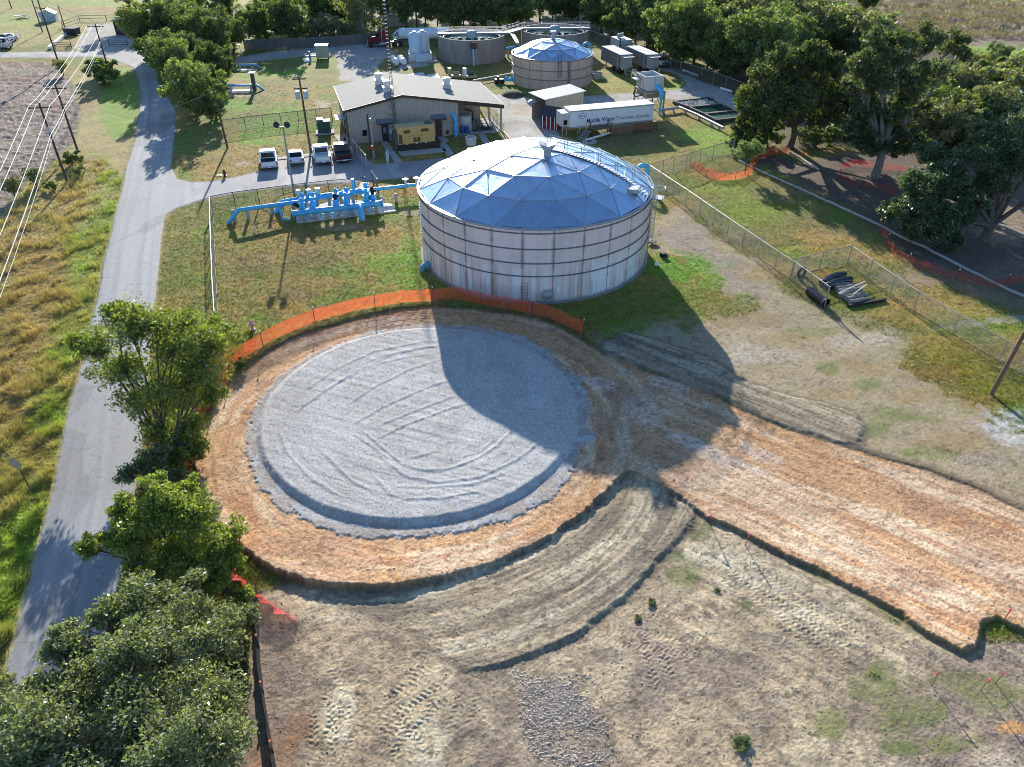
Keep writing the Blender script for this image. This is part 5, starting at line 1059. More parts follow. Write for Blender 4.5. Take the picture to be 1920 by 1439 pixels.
# settling basins
def bw(nm, pts, label, fill, cells=None):
    t = thing(nm, label, 'basin', P3(*pts[0])); q = [P3(*p) for p in pts]; 
    for i in range(4):
        a, b = q[i], q[(i+1) % 4]; d = (b-a); n = Vector((-d.y, d.x, 0)).normalized()*.16; m = MB(); m.add([a-n+Vector((0, 0, -.2)), b-n+Vector((0, 0, -.2)), b+n+Vector((0, 0, -.2)), a+n+Vector((0, 0, -.2)), a-n+Vector((0, 0, .45+.004*i)), b-n+Vector((0, 0, .45+.004*i)), b+n+Vector((0, 0, .45+.004*i)), a+n+Vector((0, 0, .45+.004*i))], [(0, 3, 2, 1), (4, 5, 6, 7), (0, 1, 5, 4), (1, 2, 6, 5), (2, 3, 7, 6), (3, 0, 4, 7)]); m.build('wall', mat('basin_dark', (.085, .08, .075), .8, var=.2), t, world=True)
    if fill == 'rock':
        m = MB()
        for _ in range(420):
            u, v = random.uniform(.05, .95), random.uniform(.08, .92); p = q[0].lerp(q[1], u).lerp(q[3].lerp(q[2], u), v); r = random.uniform(.12, .28); m.sphere((p.x, p.y, .12+random.uniform(0, .15)), (r, r*random.uniform(.7, 1), r*.6), 6, 4)
        m.build('rubble', mat('rubble', (.42, .39, .35), .9, var=.4, scale=1.5), t, world=True, kind='stuff')
    else:
        m = MB(); m.add([p+Vector((0, 0, .22)) for p in q], [(0, 1, 2, 3)]); m.build('water', fill, t, world=True)
BZ = lambda x, y: (980+x/4.571, 100+y/4.571)
bw('settling_basin', [BZ(1290, 435), BZ(1420, 480), BZ(1700, 455), BZ(1590, 402)], 'dark walled basin cell filled with grey rubble', 'rock')
bw('settling_basin', [BZ(1425, 484), BZ(1550, 540), BZ(1820, 512), BZ(1704, 459)], 'dark walled basin cell holding deep green water', WATER)
bw('settling_basin', [BZ(1556, 544), BZ(1660, 596), BZ(1930, 565), BZ(1826, 516)], 'dark walled basin cell holding pale milky green water, nearest of three', mat('milky_water', (.13, .19, .15), .1, spec=.7))
def pipe_run(nm, label, pts, r, mt, z=.55, sup=3):
    q = [P3(x, y, z) for x, y in pts]; t = thing(nm, label, 'pipe', (q[0].x, q[0].y, 0)); m = MB(); m.tube(q, r, 10); m.build('pipe', mt, t, world=True, smooth=True)
    for i in range(sup):
        u = (i+.5)/sup*(len(q)-1); k = min(int(u), len(q)-2); p = q[k].lerp(q[k+1], u-k); m = MB(); m.box((p.x, p.y, z/2-.15), (.3, .3, z)); m.build('support', CONC, t, world=True)
    return t
pipe_run('grey_pipe', 'grey steel pipe on short piers along the near edge of the basins', [BZ(1340, 462), BZ(1500, 530), BZ(1640, 600), BZ(1720, 640)], .2, STEEL, sup=4)
pipe_run('grey_pipe', 'grey steel pipe on piers between the aerator tower and the basins', [BZ(1170, 490), BZ(1335, 468)], .2, STEEL, sup=2)
# ------------------------------------------------------------------ smaller domed tank
sx_, sy_, sr = 6.8, 132.3, 6.75; st_ = thing('domed_tank', 'smaller peach coloured tank with a faceted dome beyond the yard', 'tank', (sx_, sy_, 0)); sh = 4.4
PEACH = mat('peach_panels', (.55, .41, .33), .55, var=.06, scale=.8, stain=(.45, .33, .27), stain_amt=.35, stretch=(1, 1, .2))
MB().lathe([(sr, -.1), (sr, sh)], 72).build('wall', PEACH, st_, smooth=True)
for z in (1.5, 2.9, sh-.05): MB().lathe([(sr+.003, z-.06), (sr+.1, z-.05), (sr+.1, z+.05), (sr+.003, z+.06)], 72).build('wind_girder', RING, st_)
m = MB()
for k in range(20): a = 2*math.pi*k/20; m.box(((sr+.01)*math.cos(a), (sr+.01)*math.sin(a), sh/2), (.03, .06, sh-.1), a)
m.build('panel_seams', mat('seam_brown', (.3, .22, .18), .6), st_)
RR0, RISE, TH_ = sr-.02, 2.1, sh+.06; Rs = (RR0**2+RISE**2)/(2*RISE); thm = math.asin(RR0/Rs); zc0 = TH_+RISE-Rs; SECT, NK = 5, 2
r2_, t2_ = dome_tris(R(-90+14)); m = MB(); e = MB(); seen = set()
for a_, b_, c_ in t2_:
    if (b_-a_).cross(c_-a_).z < 0: b_, c_ = c_, b_
    ct = (a_+b_+c_)/3-(b_-a_).cross(c_-a_).normalized()*.05; m.add([a_, b_, c_, ct], [(0, 1, 3), (1, 2, 3), (2, 0, 3)])
    for p, q_ in ((a_, b_), (b_, c_), (c_, a_)): e.tube([p, q_], .035, 4)
rf2 = m.build('dome_roof', DOME, st_); e.build('roof_battens', mat('batten', None), rf2)
MB().lathe([(sr-.1, sh+.0), (sr+.16, sh+.02), (sr+.16, sh+.1), (sr-.05, sh+.14)], 72).build('eave_ring', mat('eave_grey', None), st_)
m = MB(); m.box((0, 0, sh+2.6), (.55, .55, 1.1)); m.box((0, 0, sh+3.2), (.9, .75, .25)); m.build('roof_vent', VENT, st_)
la_ = R(-83); m = MB(); lx, ly = math.cos(la_), math.sin(la_)
for s_ in (-.25, .25): m.tube([((sr+.3)*lx-s_*ly, (sr+.3)*ly+s_*lx, 2.0), ((sr+.3)*lx-s_*ly, (sr+.3)*ly+s_*lx, sh+1.1)], .04, 5)
for z in np.arange(2.1, sh+.8, .3): m.tube([((sr+.3)*lx-.25*ly, (sr+.3)*ly+.25*lx, z), ((sr+.3)*lx+.25*ly, (sr+.3)*ly-.25*lx, z)], .02, 4)
for z in np.arange(2.2, sh+1.2, .5): m.tube([((sr+.3+.4*math.sin(q))*lx-.4*math.cos(q)*ly, (sr+.3+.4*math.sin(q))*ly+.4*math.cos(q)*lx, z) for q in np.linspace(0, math.pi, 7)], .025, 4)
m.build('caged_ladder', DSTEEL, st_); m = MB(); m.tube([(.15, -.3, sh+2.9), (lx*3.5, ly*3.5, sh+2.1), ((sr)*lx, sr*ly, sh+1.1)], .03, 5); m.tube([(.6, -.3, sh+2.9), (lx*3.5+.5, ly*3.5, sh+2.1), ((sr)*lx+.5, sr*ly, sh+1.1)], .03, 5); m.build('handrail', STEEL, st_)
la2 = R(-69); m = MB(); m.box(((sr+.15)*math.cos(la2), (sr+.15)*math.sin(la2), 2.2), (.25, .35, 4.2), la2); m.build('overflow_pipe', mat('brown_grey', (.22, .19, .17), .6), st_)
p = P3(1100, 92, 3.2); t = thing('gooseneck_pipe', 'blue hooped pipe rising behind the peach domed tank', 'pipe', (p.x-.6, p.y+1, 0), R(10)); m = MB(); m.tube([(0, 0, -.1), (0, 0, 3.2)]+[(.75-.75*math.cos(q), 0, 3.2+.75*math.sin(q)) for q in np.linspace(.2, math.pi, 9)]+[(1.5, 0, 2.7)], .25, 12); m.build('bent_pipe', mat('faded_pipe_blue', (.1, .35, .6), .4), t, smooth=True); m = MB(); m.lathe([(.3, .1), (.38, .15), (.38, .25), (.3, .3)], 12); m.build('flange', BLUEP, t)
# ------------------------------------------------------------------ concrete clarifiers
def clarifier(label, cx, cy, r, h, rot, stainbox):
    t = thing('clarifier', label, 'tank', (cx, cy, 0)); MB().lathe([(r, -.1), (r, h), (r-.35, h), (r-.35, h-1.2)], 72).build('wall', CONCD, t, smooth=True)
    MB().lathe([(0, h-.75), (r-.36, h-.75)], 60).build('water', WATER, t); MB().lathe([(r-1.0, h-.6), (r-1.0, h-.35), (r-.9, h-.35), (r-.9, h-.6)], 60).build('weir', mat('weir_grey', (.5, .5, .48), .6), t)
    c, s_ = math.cos(rot), math.sin(rot); M = Matrix.Rotation(rot, 4, 'Z'); m = MB(); m.M = M; m.bx(-r, r+.3, -.55, .55, h+.0, h+.28); m.build('bridge', mat('bridge_grey', (.2, .23, .27), .5, .3), t)
    m = MB(); m.M = M; m.lathe([(1.1, h-.8), (1.1, h+.25), (.7, h+.6), (.3, h+.7)], 16, cap=True); m.build('drive_head', mat('drive_grey', (.36, .4, .44), .5), t)
    m = MB(); m.M = M
    for y in (-.55, .55):
        for z in (.65, 1.15): m.tube([(-r, y, h+z), (r+.3, y, h+z)], .03, 4)
        for x in np.linspace(-r, r, 9): m.tube([(x, y, h+.2), (x, y, h+1.15)], .03, 4)
    m.build('bridge_rail', STEEL, t); m = MB(); m.M = M
    for x in np.linspace(-r*.55, r*.55, 6): m.box((x, -1.2, h-.62), (.16, 1.6, .3), .5)
    m.build('rake_blades', DSTEEL, t); return t
c1 = clarifier('round concrete clarifier, left of two, with a rusty box and blue downpipe', -7.6, 150.6, 6.3, 4.1, R(3), True)
p = P3(1040.5, 55, 4.1); c2_ = clarifier('round concrete clarifier, right of two, dark streaks at its rim', p.x, p.y, 6.5, 4.1, R(2), False)
a = R(-87); m = MB(); q = Vector((6.6*math.cos(a)+.3, 6.6*math.sin(a), 0)); m.box(q+Vector((0, 0, 3.35)), (1.1, .7, 1.1)); m.build('rusty_box', mat('rust', (.09, .05, .04), .8, var=.3), c1); m = MB(); m.tube([q+Vector((-.1, -.1, 2.8)), q+Vector((-.05, -.25, 0))], .17, 10); m.build('downpipe', mat('downpipe_blue', (.25, .5, .75), .4), c1)
cA, cB = Vector((-7.6+6.4, 150.8, 4.25)), Vector((p.x-6.4, p.y-.2, 4.25)); t = thing('walkway_bridge', 'railed steel walkway bridging the gap between the two clarifiers', 'walkway', (cA.x, cA.y, 0)); d = cB-cA; an = math.atan2(d.y, d.x); m = MB(); m.box((cA+cB)/2, (d.length, 1.3, .2), an); m.build('deck', mat('bridge_grey', None), t, world=True)
n_ = Vector((-d.y, d.x, 0)).normalized()*.62; m = MB()
for s_ in (-1, 1):
    for z in (.55, 1.1): m.tube([cA+n_*s_+Vector((0, 0, z)), cB+n_*s_+Vector((0, 0, z))], .04, 4)
    for u in np.linspace(0, 1, 6): q = cA.lerp(cB, u)+n_*s_; m.tube([q, q+Vector((0, 0, 1.1))], .04, 4)
m.build('railing', mat('rail_white', (.6, .6, .58), .5), t, world=True)
fa_, fb_ = cA.lerp(cB, .35), P3(975, 88); m = MB()
for s_ in (-.5, .5): m.tube([fa_+Vector((s_, -.6, 0)), Vector((fb_.x+s_, fb_.y, 0))], .09, 4); m.tube([fa_+Vector((s_, -.6, 1)), Vector((fb_.x+s_, fb_.y, 1))], .03, 4)
for k in range(15): q = (fa_+Vector((0, -.6, 0))).lerp(Vector((fb_.x, fb_.y, 0)), (k+.5)/15); m.box(q, (1.0, .28, .04))
m.build('stair', STEEL, t, world=True)
pipe_run('blue_pipe', 'blue pipe running between clarifier and stair at ground level', [(948, 92), (966, 88)], .22, BLUEP, 1.6, 2)
# ------------------------------------------------------------------ box trailers on the right of the site
a = P3(1160.5, 139.5); b = P3(1126, 121.5); d = a-b; ca = math.atan2(d.y, d.x); CLn = d.length; CW, z0, z1 = 2.4, .9, 3.1
SIDE = rib_mat('container_side', (.15, .165, .18), 'X', .45, .55, depth=.05); CROOF = rib_mat('container_roof', (.68, .67, .66), 'X', 1.1, .5, depth=.03, dark=.7)
def boxtrailer(label, base, group):
    t = thing('box_trailer', label, 'trailer', base, ca, group); MB().bx(0, CLn, 0, CW, z0, z1).build('body', SIDE, t); MB().bx(-.03, CLn+.03, -.03, CW+.03, z1+.004, z1+.07).build('roof', CROOF, t)
    MB().bx(CLn+.003, CLn+.06, .1, CW-.1, z0+.1, z1-.1).build('door', mat('door_grey', (.4, .4, .39), .5), t); MB().bx(CLn-.05, CLn+1.2, .2, CW-.2, z1-.25, z1-.18).build('door_awning', mat('awning_white', (.7, .68, .62), .5), t); MB().bx(CLn-.9, CLn-.8, -.05, -.004, .5, z1).build('corner_post', mat('post_cream', (.6, .58, .52), .5), t)
    m = MB(); m.tube([(CLn+.1, .4, 1.0), (CLn+1.2, .4, 1.0), (CLn+2.2, .4, 0)], .05, 4); m.tube([(CLn+.1, .4, 2.0), (CLn+1.2, .4, 2.0), (CLn+2.2, .4, 1.0), (CLn+2.2, .4, 0)], .04, 4); m.tube([(CLn+1.2, .4, 0), (CLn+1.2, .4, 2.0)], .04, 4); m.tube([(CLn+1.2, 1.6, 0), (CLn+1.2, 1.6, 2.0), (CLn+2.2, 1.6, 1.0), (CLn+2.2, 1.6, 0)], .04, 4)
    for k in range(5): m.box((CLn+1.3+.2*k, 1.0, .85-.19*k), (.2, 1.2, .04))
    m.box((CLn+.65, 1.0, 1.0), (1.1, 1.2, .05)); m.build('steps', mat('steps_tan', (.45, .4, .28), .6), t)
    for x in (CLn-2.6, CLn-1.4, CLn-.2):
        for y in (.15, CW-.15): m = MB(); m.tube([(x, y-.14, .5), (x, y+.14, .5)], .5, 16); m.build('wheel', BLACK, t)
    for y in (.4, CW-.4): MB().bx(1.5, 1.65, y-.07, y+.07, -.05, z0).build('landing_leg', STEEL, t)
    return t
boxtrailer('dark grey ribbed box trailer with white roof, nearer the domed tank', b, 'dark box trailers')
off = P3(1218, 114.4, 3.1)-P3(1167, 114.4, 3.1); boxtrailer('dark grey ribbed box trailer with white roof, right of its twin', b+off, 'dark box trailers')
q = P3(1143, 104); t = thing('equipment_container', 'long pale grey container with a boxy end and exhaust behind the box trailers', 'container', q, ca); MB().bx(0, 4.2, 0, 2.5, 0, 3.3).build('engine_box', mat('pale_box', (.45, .46, .47), .5), t); MB().bx(4.25, 12.5, .1, 2.5, 0, 2.6).build('container_body', rib_mat('blue_grey_side', (.27, .32, .4), 'X', .4, .5), t); MB().bx(-.02, 4.22, -.02, 2.52, 3.305, 3.35).build('box_roof', WHITEP, t); MB().bx(4.24, 12.52, .08, 2.52, 2.605, 2.66).build('container_roof', mat('rusty_roof', (.36, .3, .24), .8, var=.3), t)
m = MB(); m.tube([(2.0, .4, 3.7), (2.0, 1.6, 3.9)], .38, 12); m.build('muffler', STEEL, t); m = MB(); m.tube([(4.6, -.2, 0), (4.6, -.2, 3.9)], .1, 8); m.build('exhaust_stack', BLACK, t)
# planters/rings near the domed tank, low machines on the shaded lawn
p = P3(1118, 147); t = thing('concrete_ring', 'pale round concrete ring on the grass right of the peach tank', 'manhole ring', p); m = MB(); m.lathe([(.95, 0), (.95, .9), (.82, .9), (.82, .3), (0, .3)], 22); m.build('ring', CONC, t, smooth=True); m = MB(); m.lathe([(.955, .7), (.99, .72), (.99, .8), (.955, .82)], 22); m.build('collar', CONC, t)
a, b = P3(1100, 178), P3(1112, 158); 
p = P3(961, 178); t = thing('dirt_mound', 'low round mound of dark soil on the lawn by the yard', 'mound', p); m = MB(); m.lathe([(1.9, -.05), (1.5, .35), (.9, .6), (0, .65)], 20); m.build('soil', mat('mound_soil', (.09, .08, .045), .95, var=.4, bump=.8), t, smooth=True)
for i, (px, py, lab) in enumerate(((852, 146, 'tan pump skid with a tall back panel beyond the building roof'), (880, 147, 'tan pump skid with white top beyond the building roof'))):
    p = P3(px, py); t = thing('pump_skid', lab, 'pump', p, BA); SK = mat('skid_tan', (.42, .34, .2), .6); MB().box((0, 0, .3), (2.2, 1.1, .35)).build('frame', SK, t); m = MB(); m.tube([(-.2, 0, .75), (.8, 0, .75)], .3, 10); m.build('motor', [SK, DSTEEL][i], t); MB().box((-.8, 0, 1.0), (.5, .9, 1.3)).build('panel', [SK, WHITEP][i], t); 
    for s_ in (-.8, .9): MB().box((s_, 0, .05), (.2, 1.1, .2)).build('foot', DSTEEL, t)
p = P3(936, 156); t = thing('mower', 'small dark motor unit with reddish engine on the shaded lawn by the peach tank', 'motor', p, .4); MB().box((0, 0, .4), (1.5, .9, .5)).build('engine', mat('engine_dark', (.07, .05, .045), .5), t); m = MB(); m.tube([(-.2, 0, .6), (-.2, 0, 1.1)], .25, 8); m.build('air_filter', mat('filter_red', (.2, .08, .05), .5), t)
for x, y in ((-.5, .5), (.5, .5), (-.5, -.5), (.5, -.5)): m = MB(); m.tube([(x, y-.08, .25), (x, y+.08, .25)], .28, 10); m.build('wheel', BLACK, t)
p = P3(955, 157); t = thing('valve_cluster', 'pale blue valves and short pipes at the left foot of the peach tank', 'valve', p, R(-15)); m = MB(); m.tube([(-.9, 0, .5), (1.5, .4, .5)], .22, 10); m.build('pipe', BLUEP, t); 
for x in (-.5, .4): m = MB(); m.lathe([(.3, .5), (.3, 1.0), (.15, 1.1), (.1, 1.5)], 10, (x, .1, 0)); m.build('valve', BLUEP, t)
a = P3(887, 151, .5); b = P3(962, 137, .5); d = b-a; t = thing('white_pipe', 'thin white pipe on low stands crossing the shaded lawn to the peach tank', 'pipe', (a.x, a.y, 0)); m = MB(); m.tube([a, b], .09, 8); m.build('tube', WHITEP, t, world=True); 
for u in (.2, .6): q = a.lerp(b, u); m = MB(); m.box((q.x, q.y, .2), (.15, .15, .45)); m.build('stand', CONC, t, world=True)
for i, pts in enumerate(([(764, 141), (793, 137), (800, 146), (800, 152), (768, 150)], [(800, 142), (820, 139), (826, 148), (802, 150)])): slab('path', pts, -.05, .12, mat('pale_slab', (.62, .6, .57), .85), kind='structure')
# ------------------------------------------------------------------ chemical tanks in their bund
p = P3(768, 118); ct = thing('chemical_bund', 'pale concrete bund wall round the two tall chemical tanks', 'wall', p, R(10)); BU = mat('bund_paint', (.55, .58, .58), .7, stain=(.4, .4, .38))
MB().bx(-.2, 5.2, -.5, 4.3, -.1, .25).build('base_slab', CONC, ct); 
for x0, x1, y0, y1 in ((0, 4.2, 0, .2), (0, 4.2, 3.8, 4.0), (0, .2, .2, 3.8), (4.0, 4.2, .2, 3.8)): MB().bx(x0, x1, y0, y1, .25, 1.5).build('wall', BU, ct)
MB().bx(1.2, 3.2, -.45, -.01, .25, 1.4).build('day_tank_box', mat('box_blue', (.5, .62, .68), .6), ct)
for i, (px, top, r, lab) in enumerate(((763.5, 72, 1.15, 'pale blue upright chemical tank with domed top, left of the pair'), (783, 70, 1.15, 'pale grey upright chemical tank with domed top, right of the pair'))):
    q = MW[ct.name] @ Vector((1.3+1.5*i, 1.6+1.0*i, .26)); h = 4.1; t = thing('chemical_tank', lab, 'tank', q, 0, 'chemical tanks in the bund'); m = MB(); m.lathe([(r, 0), (r, h), (r*.8, h+.35), (r*.35, h+.55), (r*.3, h+.7)], 24, cap=True); m.build('shell', [mat('poly_blue', (.45, .60, .70), .5), mat('poly_grey', (.52, .54, .56), .5)][i], t, smooth=True)
    m = MB(); m.tube([(r+.1, -.2, .1), (r+.1, -.2, h+.5), (r*.4, -.2, h+.7)], .05, 6); m.build('vent_pipe', WHITEP, t)
for i, (px, py) in enumerate(((744, 125), (758, 124))):
    p = P3(px, py); t = thing('horizontal_tank', ['white horizontal drum tank on the lawn, left of the pair', 'white horizontal drum tank on the lawn, next to the bund'][i], 'tank', p, R(112), 'white horizontal tanks'); m = MB(); m.tube([(-.2, 0, .75), (0, 0, .75), (3.2, 0, .75), (3.4, 0, .75)], [.4, .6, .6, .4], 14); m.build('shell', WHITEP, t, smooth=True)
    for x in (.6, 2.6): MB().box((x, 0, .2), (.25, 1.1, .45)).build('saddle', STEEL, t)
    m = MB(); m.tube([(1.6, 0, 1.3), (1.6, 0, 1.5)], .2, 8); m.build('hatch', WHITEP, t)
slab('path', [(745, 122), (800, 118), (806, 124), (750, 130)], -.05, .06, CONC, kind='structure')
# green pump house and valves on the back lawn
p = P3(594, 113); t = thing('pump_kiosk', 'pale green box kiosk with light roof on the back lawn', 'kiosk', p, R(6)); MB().bx(0, 2.2, 0, 1.8, .35, 2.4).build('box', mat('sage', (.33, .37, .3), .6), t); MB().bx(-.1, 2.3, -.1, 1.9, 2.41, 2.5).build('roof', WHITEP, t); 
for x in (.1, 2.1):
    for y in (.1, 1.7): MB().box((x, y, .15), (.15, .15, .45)).build('leg', DSTEEL, t)
p = P3(582, 114); t = thing('blue_valve', 'small blue standpipe valve beside the green kiosk', 'valve', p); m = MB(); m.lathe([(.22, 0), (.22, .9), (.35, .95), (.35, 1.1), (.12, 1.2), (.12, 1.6)], 12, cap=True); m.build('body', mat('faded_blue', None), t); m = MB(); m.tube([(-.9, .5, .6), (.9, .9, .6), (1.4, .9, 1.2)], .14, 8); m.build('pipe', STEEL, t)
slab('path', [(568, 111), (580, 110), (583, 117), (570, 117)], -.05, .08, mat('pale_slab', None), kind='structure')
for i, (px, py, L2, lab) in enumerate(((418, 170, 6.6, 'blue pipe loop on the lawn with a grey post, nearer of two'), (436, 131, 5.2, 'blue pipe loop on the far lawn, smaller of two'))):
    a = P3(px, py); t = thing('pipe_loop', lab, 'pipe', a, R(3), 'pipe loops on the lawn'); m = MB(); z = .75; m.tube([(0, 0, -.1), (.4, 0, z), (L2*.85, 0, z), (L2, 0, -.1)], .2, 10); m.build('pipe', mat('loop_blue', (.13, .33, .6), .4, stain=(.3, .4, .5)), t, smooth=True)
    MB().bx(.9, L2*.75, -1.1, .1, -.05, .1).build('slab', mat('pale_slab', None), t)
    for x in (1.4, L2*.7): MB().box((x, 0, .3), (.3, .4, .7)).build('support', CONC, t)
    if i == 0: MB().bx(L2*.74, L2*.82, -.25, .25, -.1, 2.6).build('post', DSTEEL, t); MB().bx(L2*.70, L2*.86, -.5, .5, 2.61, 2.72).build('solar_panel', WHITEP, t)
    else: m = MB(); m.tube([(-3.5, .2, .4), (L2*.3, .1, .5)], .12, 8); m.build('side_pipe', DSTEEL, t)
# ------------------------------------------------------------------ vehicles
RUB = BLACK; CHROME = mat('chrome', (.6, .6, .62), .2, .9); TAIL = mat('tail_light', (.35, .01, .01), .25); PLATE = mat('plate_white', (.7, .7, .72), .5)
def paint(nm, col): return mat(nm, col, .22, .1, var=.03, spec=.6)
def wheels(t, xs, y0, r=.38, wd=.24):
    for x in xs:
        for s_ in (-1, 1):
            m = MB(); m.tube([(s_*(y0-wd), x, r), (s_*y0, x, r)], [r, r], 18); w_ = m.build('wheel', RUB, t, smooth=True); m = MB(); m.tube([(s_*(y0-.02), x, r), (s_*(y0+.012), x, r)], r*.58, 12); m.build('rim', CHROME, w_)
def pickup(label, p, rz, col, tonneau=False, group=None):
    t = thing('pickup_truck', label, 'pickup truck', p, rz, group); PM = paint('paint_%d' % (hash(col) % 997), col)
    m = MB(); m.yprism([(-2.85, .5), (-2.88, 1.0), (-2.8, 1.12), (1.25, 1.12), (2.7, 1.02), (2.88, .85), (2.9, .5)], -.97, .97); m.build('body', PM, t, bevel=.06)
    m = MB(); m.yprism([(-.95, 1.1), (-.8, 1.85), (-.6, 1.93), (.75, 1.93), (1.5, 1.1)], -.88, .88); cab = m.build('cab', PM, t, bevel=.07)
    m = MB(); m.add([(-.74, -.945, 1.2), (.74, -.945, 1.2), (.68, -.835, 1.78), (-.68, -.835, 1.78)], [(0, 1, 2, 3)]); m.build('rear_window', GLASSD, cab)
    m = MB(); m.add([(-.76, 1.43, 1.2), (.76, 1.43, 1.2), (.7, .89, 1.82), (-.7, .89, 1.82)], [(3, 2, 1, 0)]); m.build('windscreen', GLASSD, cab)
    for s_ in (-1, 1): m = MB(); m.add([(s_*.886, -.8, 1.2), (s_*.886, 1.25, 1.2), (s_*.886, .8, 1.78), (s_*.886, -.68, 1.78)], [(0, 1, 2, 3)]); m.build('side_window', GLASSD, cab)
    if tonneau: MB().bx(-.86, .86, -2.72, -.98, 1.124, 1.16).build('bed_cover', mat('bed_blue_white', (.5, .52, .56), .4), t)
    else: MB().bx(-.82, .82, -2.7, -1.0, 1.124, 1.135).build('bed', mat('bed_black', (.015, .015, .017), .8), t)
    for s_ in (-1, 1): MB().bx(s_*.9-.06, s_*.9+.06, -2.8, -1.0, 1.124, 1.2).build('bed_rail', PM, t)
    MB().bx(-.85, .85, -2.91, -2.875, .62, 1.13).build('tailgate', PM, t, bevel=.02); MB().bx(-.95, .95, -3.05, -2.9, .42, .6).build('rear_bumper', CHROME, t, bevel=.03); MB().bx(-.18, .18, -3.06, -3.051, .45, .57).build('number_plate', PLATE, t); MB().bx(-.95, .95, 2.88, 3.0, .42, .65).build('front_bumper', CHROME, t, bevel=.03); MB().bx(-.7, .7, 2.88, 2.93, .68, .95).build('grille', DSTEEL, t)
    for s_ in (-1, 1): MB().bx(s_*.9-.07, s_*.9+.07, -2.92, -2.86, .68, 1.08).build('tail_light', TAIL, t); MB().bx(s_*.8-.12, s_*.8+.12, 2.87, 2.94, .72, .95).build('headlight', PLATE, t); MB().bx(s_*1.06-.1, s_*1.06+.1, 1.0, 1.12, 1.15, 1.35).build('mirror', RUB, t)
    MB().bx(-.9, .9, -2.6, 2.6, .3, .5).build('underbody', RUB, t); wheels(t, (-1.75, 1.8), .98); return t
def sedan(label, p, rz, col):
    t = thing('car', label, 'car', p, rz); PM = paint('paint_car', col)
    m = MB(); m.yprism([(-2.35, .35), (-2.4, .75), (-2.25, .98), (-1.6, 1.02), (1.1, .95), (2.2, .8), (2.4, .6), (2.38, .3)], -.9, .9); m.build('body', PM, t, bevel=.09)
    m = MB(); m.yprism([(-1.75, .98), (-.95, 1.4), (-.4, 1.47), (.3, 1.45), (1.2, .92)], -.76, .76); cab = m.build('cabin', PM, t, bevel=.08)
    m = MB(); m.add([(-.68, -1.72, 1.03), (.68, -1.72, 1.03), (.6, -1.0, 1.41), (-.6, -1.0, 1.41)], [(0, 1, 2, 3)]); m.build('rear_window', GLASSD, cab)
    m = MB(); m.add([(-.7, 1.14, 1.0), (.7, 1.14, 1.0), (.62, .38, 1.45), (-.62, .38, 1.45)], [(3, 2, 1, 0)]); m.build('windscreen', GLASSD, cab)
    for s_ in (-1, 1): m = MB(); m.add([(s_*.768, -1.4, 1.02), (s_*.768, .95, 1.0), (s_*.768, .3, 1.38), (s_*.768, -.8, 1.38)], [(0, 1, 2, 3)]); m.build('side_window', GLASSD, cab); MB().bx(s_*.7-.18, s_*.7+.18, -2.42, -2.36, .68, .85).build('tail_light', TAIL, t); MB().bx(s_*.98-.08, s_*.98+.08, .7, .8, .95, 1.08).build('mirror', RUB, t)
    MB().bx(-.2, .2, -2.42, -2.39, .5, .62).build('number_plate', PLATE, t); MB().bx(-.85, .85, -2.44, -2.3, .3, .48).build('rear_bumper', mat('grey_plastic', (.12, .12, .13), .5), t); wheels(t, (-1.4, 1.45), .9, .33, .22); return t
fdir = Vector((-math.sin(BA), math.cos(BA), 0))
def park(px, py, half): return P3(px, py)+fdir*half+Vector((0, 0, .05))
WHT = (.78, .79, .80)
pickup('white pickup truck with open black bed, leftmost in the row beside the flood light pole', park(506.5, 322.5, 2.6), BA, WHT, group='cars parked by the building')
s_ = sedan('silver white saloon car parked between two white pickups', park(557.6, 313.5, 2.1), BA, (.62, .64, .67)); s_['group'] = 'cars parked by the building'
pickup('white pickup truck with pale bed cover, right of the saloon by the transformer pole', park(607.5, 312.5, 2.6), BA, (.79, .79, .80), True, 'cars parked by the building')
pickup('dark maroon pickup truck with black bed cover in the building shadow', park(646.5, 309, 2.6), BA, (.035, .012, .015), False, 'cars parked by the building')
pickup('white pickup truck facing us beside the far box trailers', P3(1247, 128)+Vector((-.6, 2.6, 0)), R(196), (.77, .78, .79))
pickup('white pickup truck parked behind a white rail fence, far left edge', P3(4, 90), R(60), (.8, .8, .8))
sd_ = sedan('grey car with dark windows behind the white rail fence', P3(14, 77), R(70), (.3, .32, .35))
for o in [o for o in COL.objects if o.name.split('.')[0] in ('pickup_truck', 'car')]: o.scale = (1.05, .85, .93) if o.name[0] == 'p' else (1.04, .86, .95)
# road tractor and tank trailer by the back fence
tk = P3(718, 88); t = thing('road_tractor', 'dark red long nosed road tractor parked by the wooden back fence', 'truck', tk, R(8)); MR = paint('maroon', (.11, .012, .02))
m = MB(); m.xprism([(-2.9, .9), (-2.95, 1.5), (-2.8, 1.85), (-1.2, 2.0), (-1.2, .9)], -.75, .75); m.build('bonnet', MR, t, bevel=.08); m = MB(); m.xprism([(-1.2, .8), (-1.15, 2.1), (-.8, 3.0), (1.4, 3.3), (1.5, .8)], -1.15, 1.15); c_b = m.build('cab', MR, t, bevel=.08)
MB().bx(-1.18, -.5, -1.17, -1.152, 2.0, 2.7).build('side_window', GLASSD, c_b); MB().bx(-3.0, 4.2, -.45, .45, .65, .95).build('chassis', DSTEEL, t); MB().bx(-3.05, -2.95, -.6, .6, .8, 1.75).build('grille', CHROME, t); MB().bx(-3.2, -3.0, -1.15, 1.15, .45, .75).build('bumper', CHROME, t)
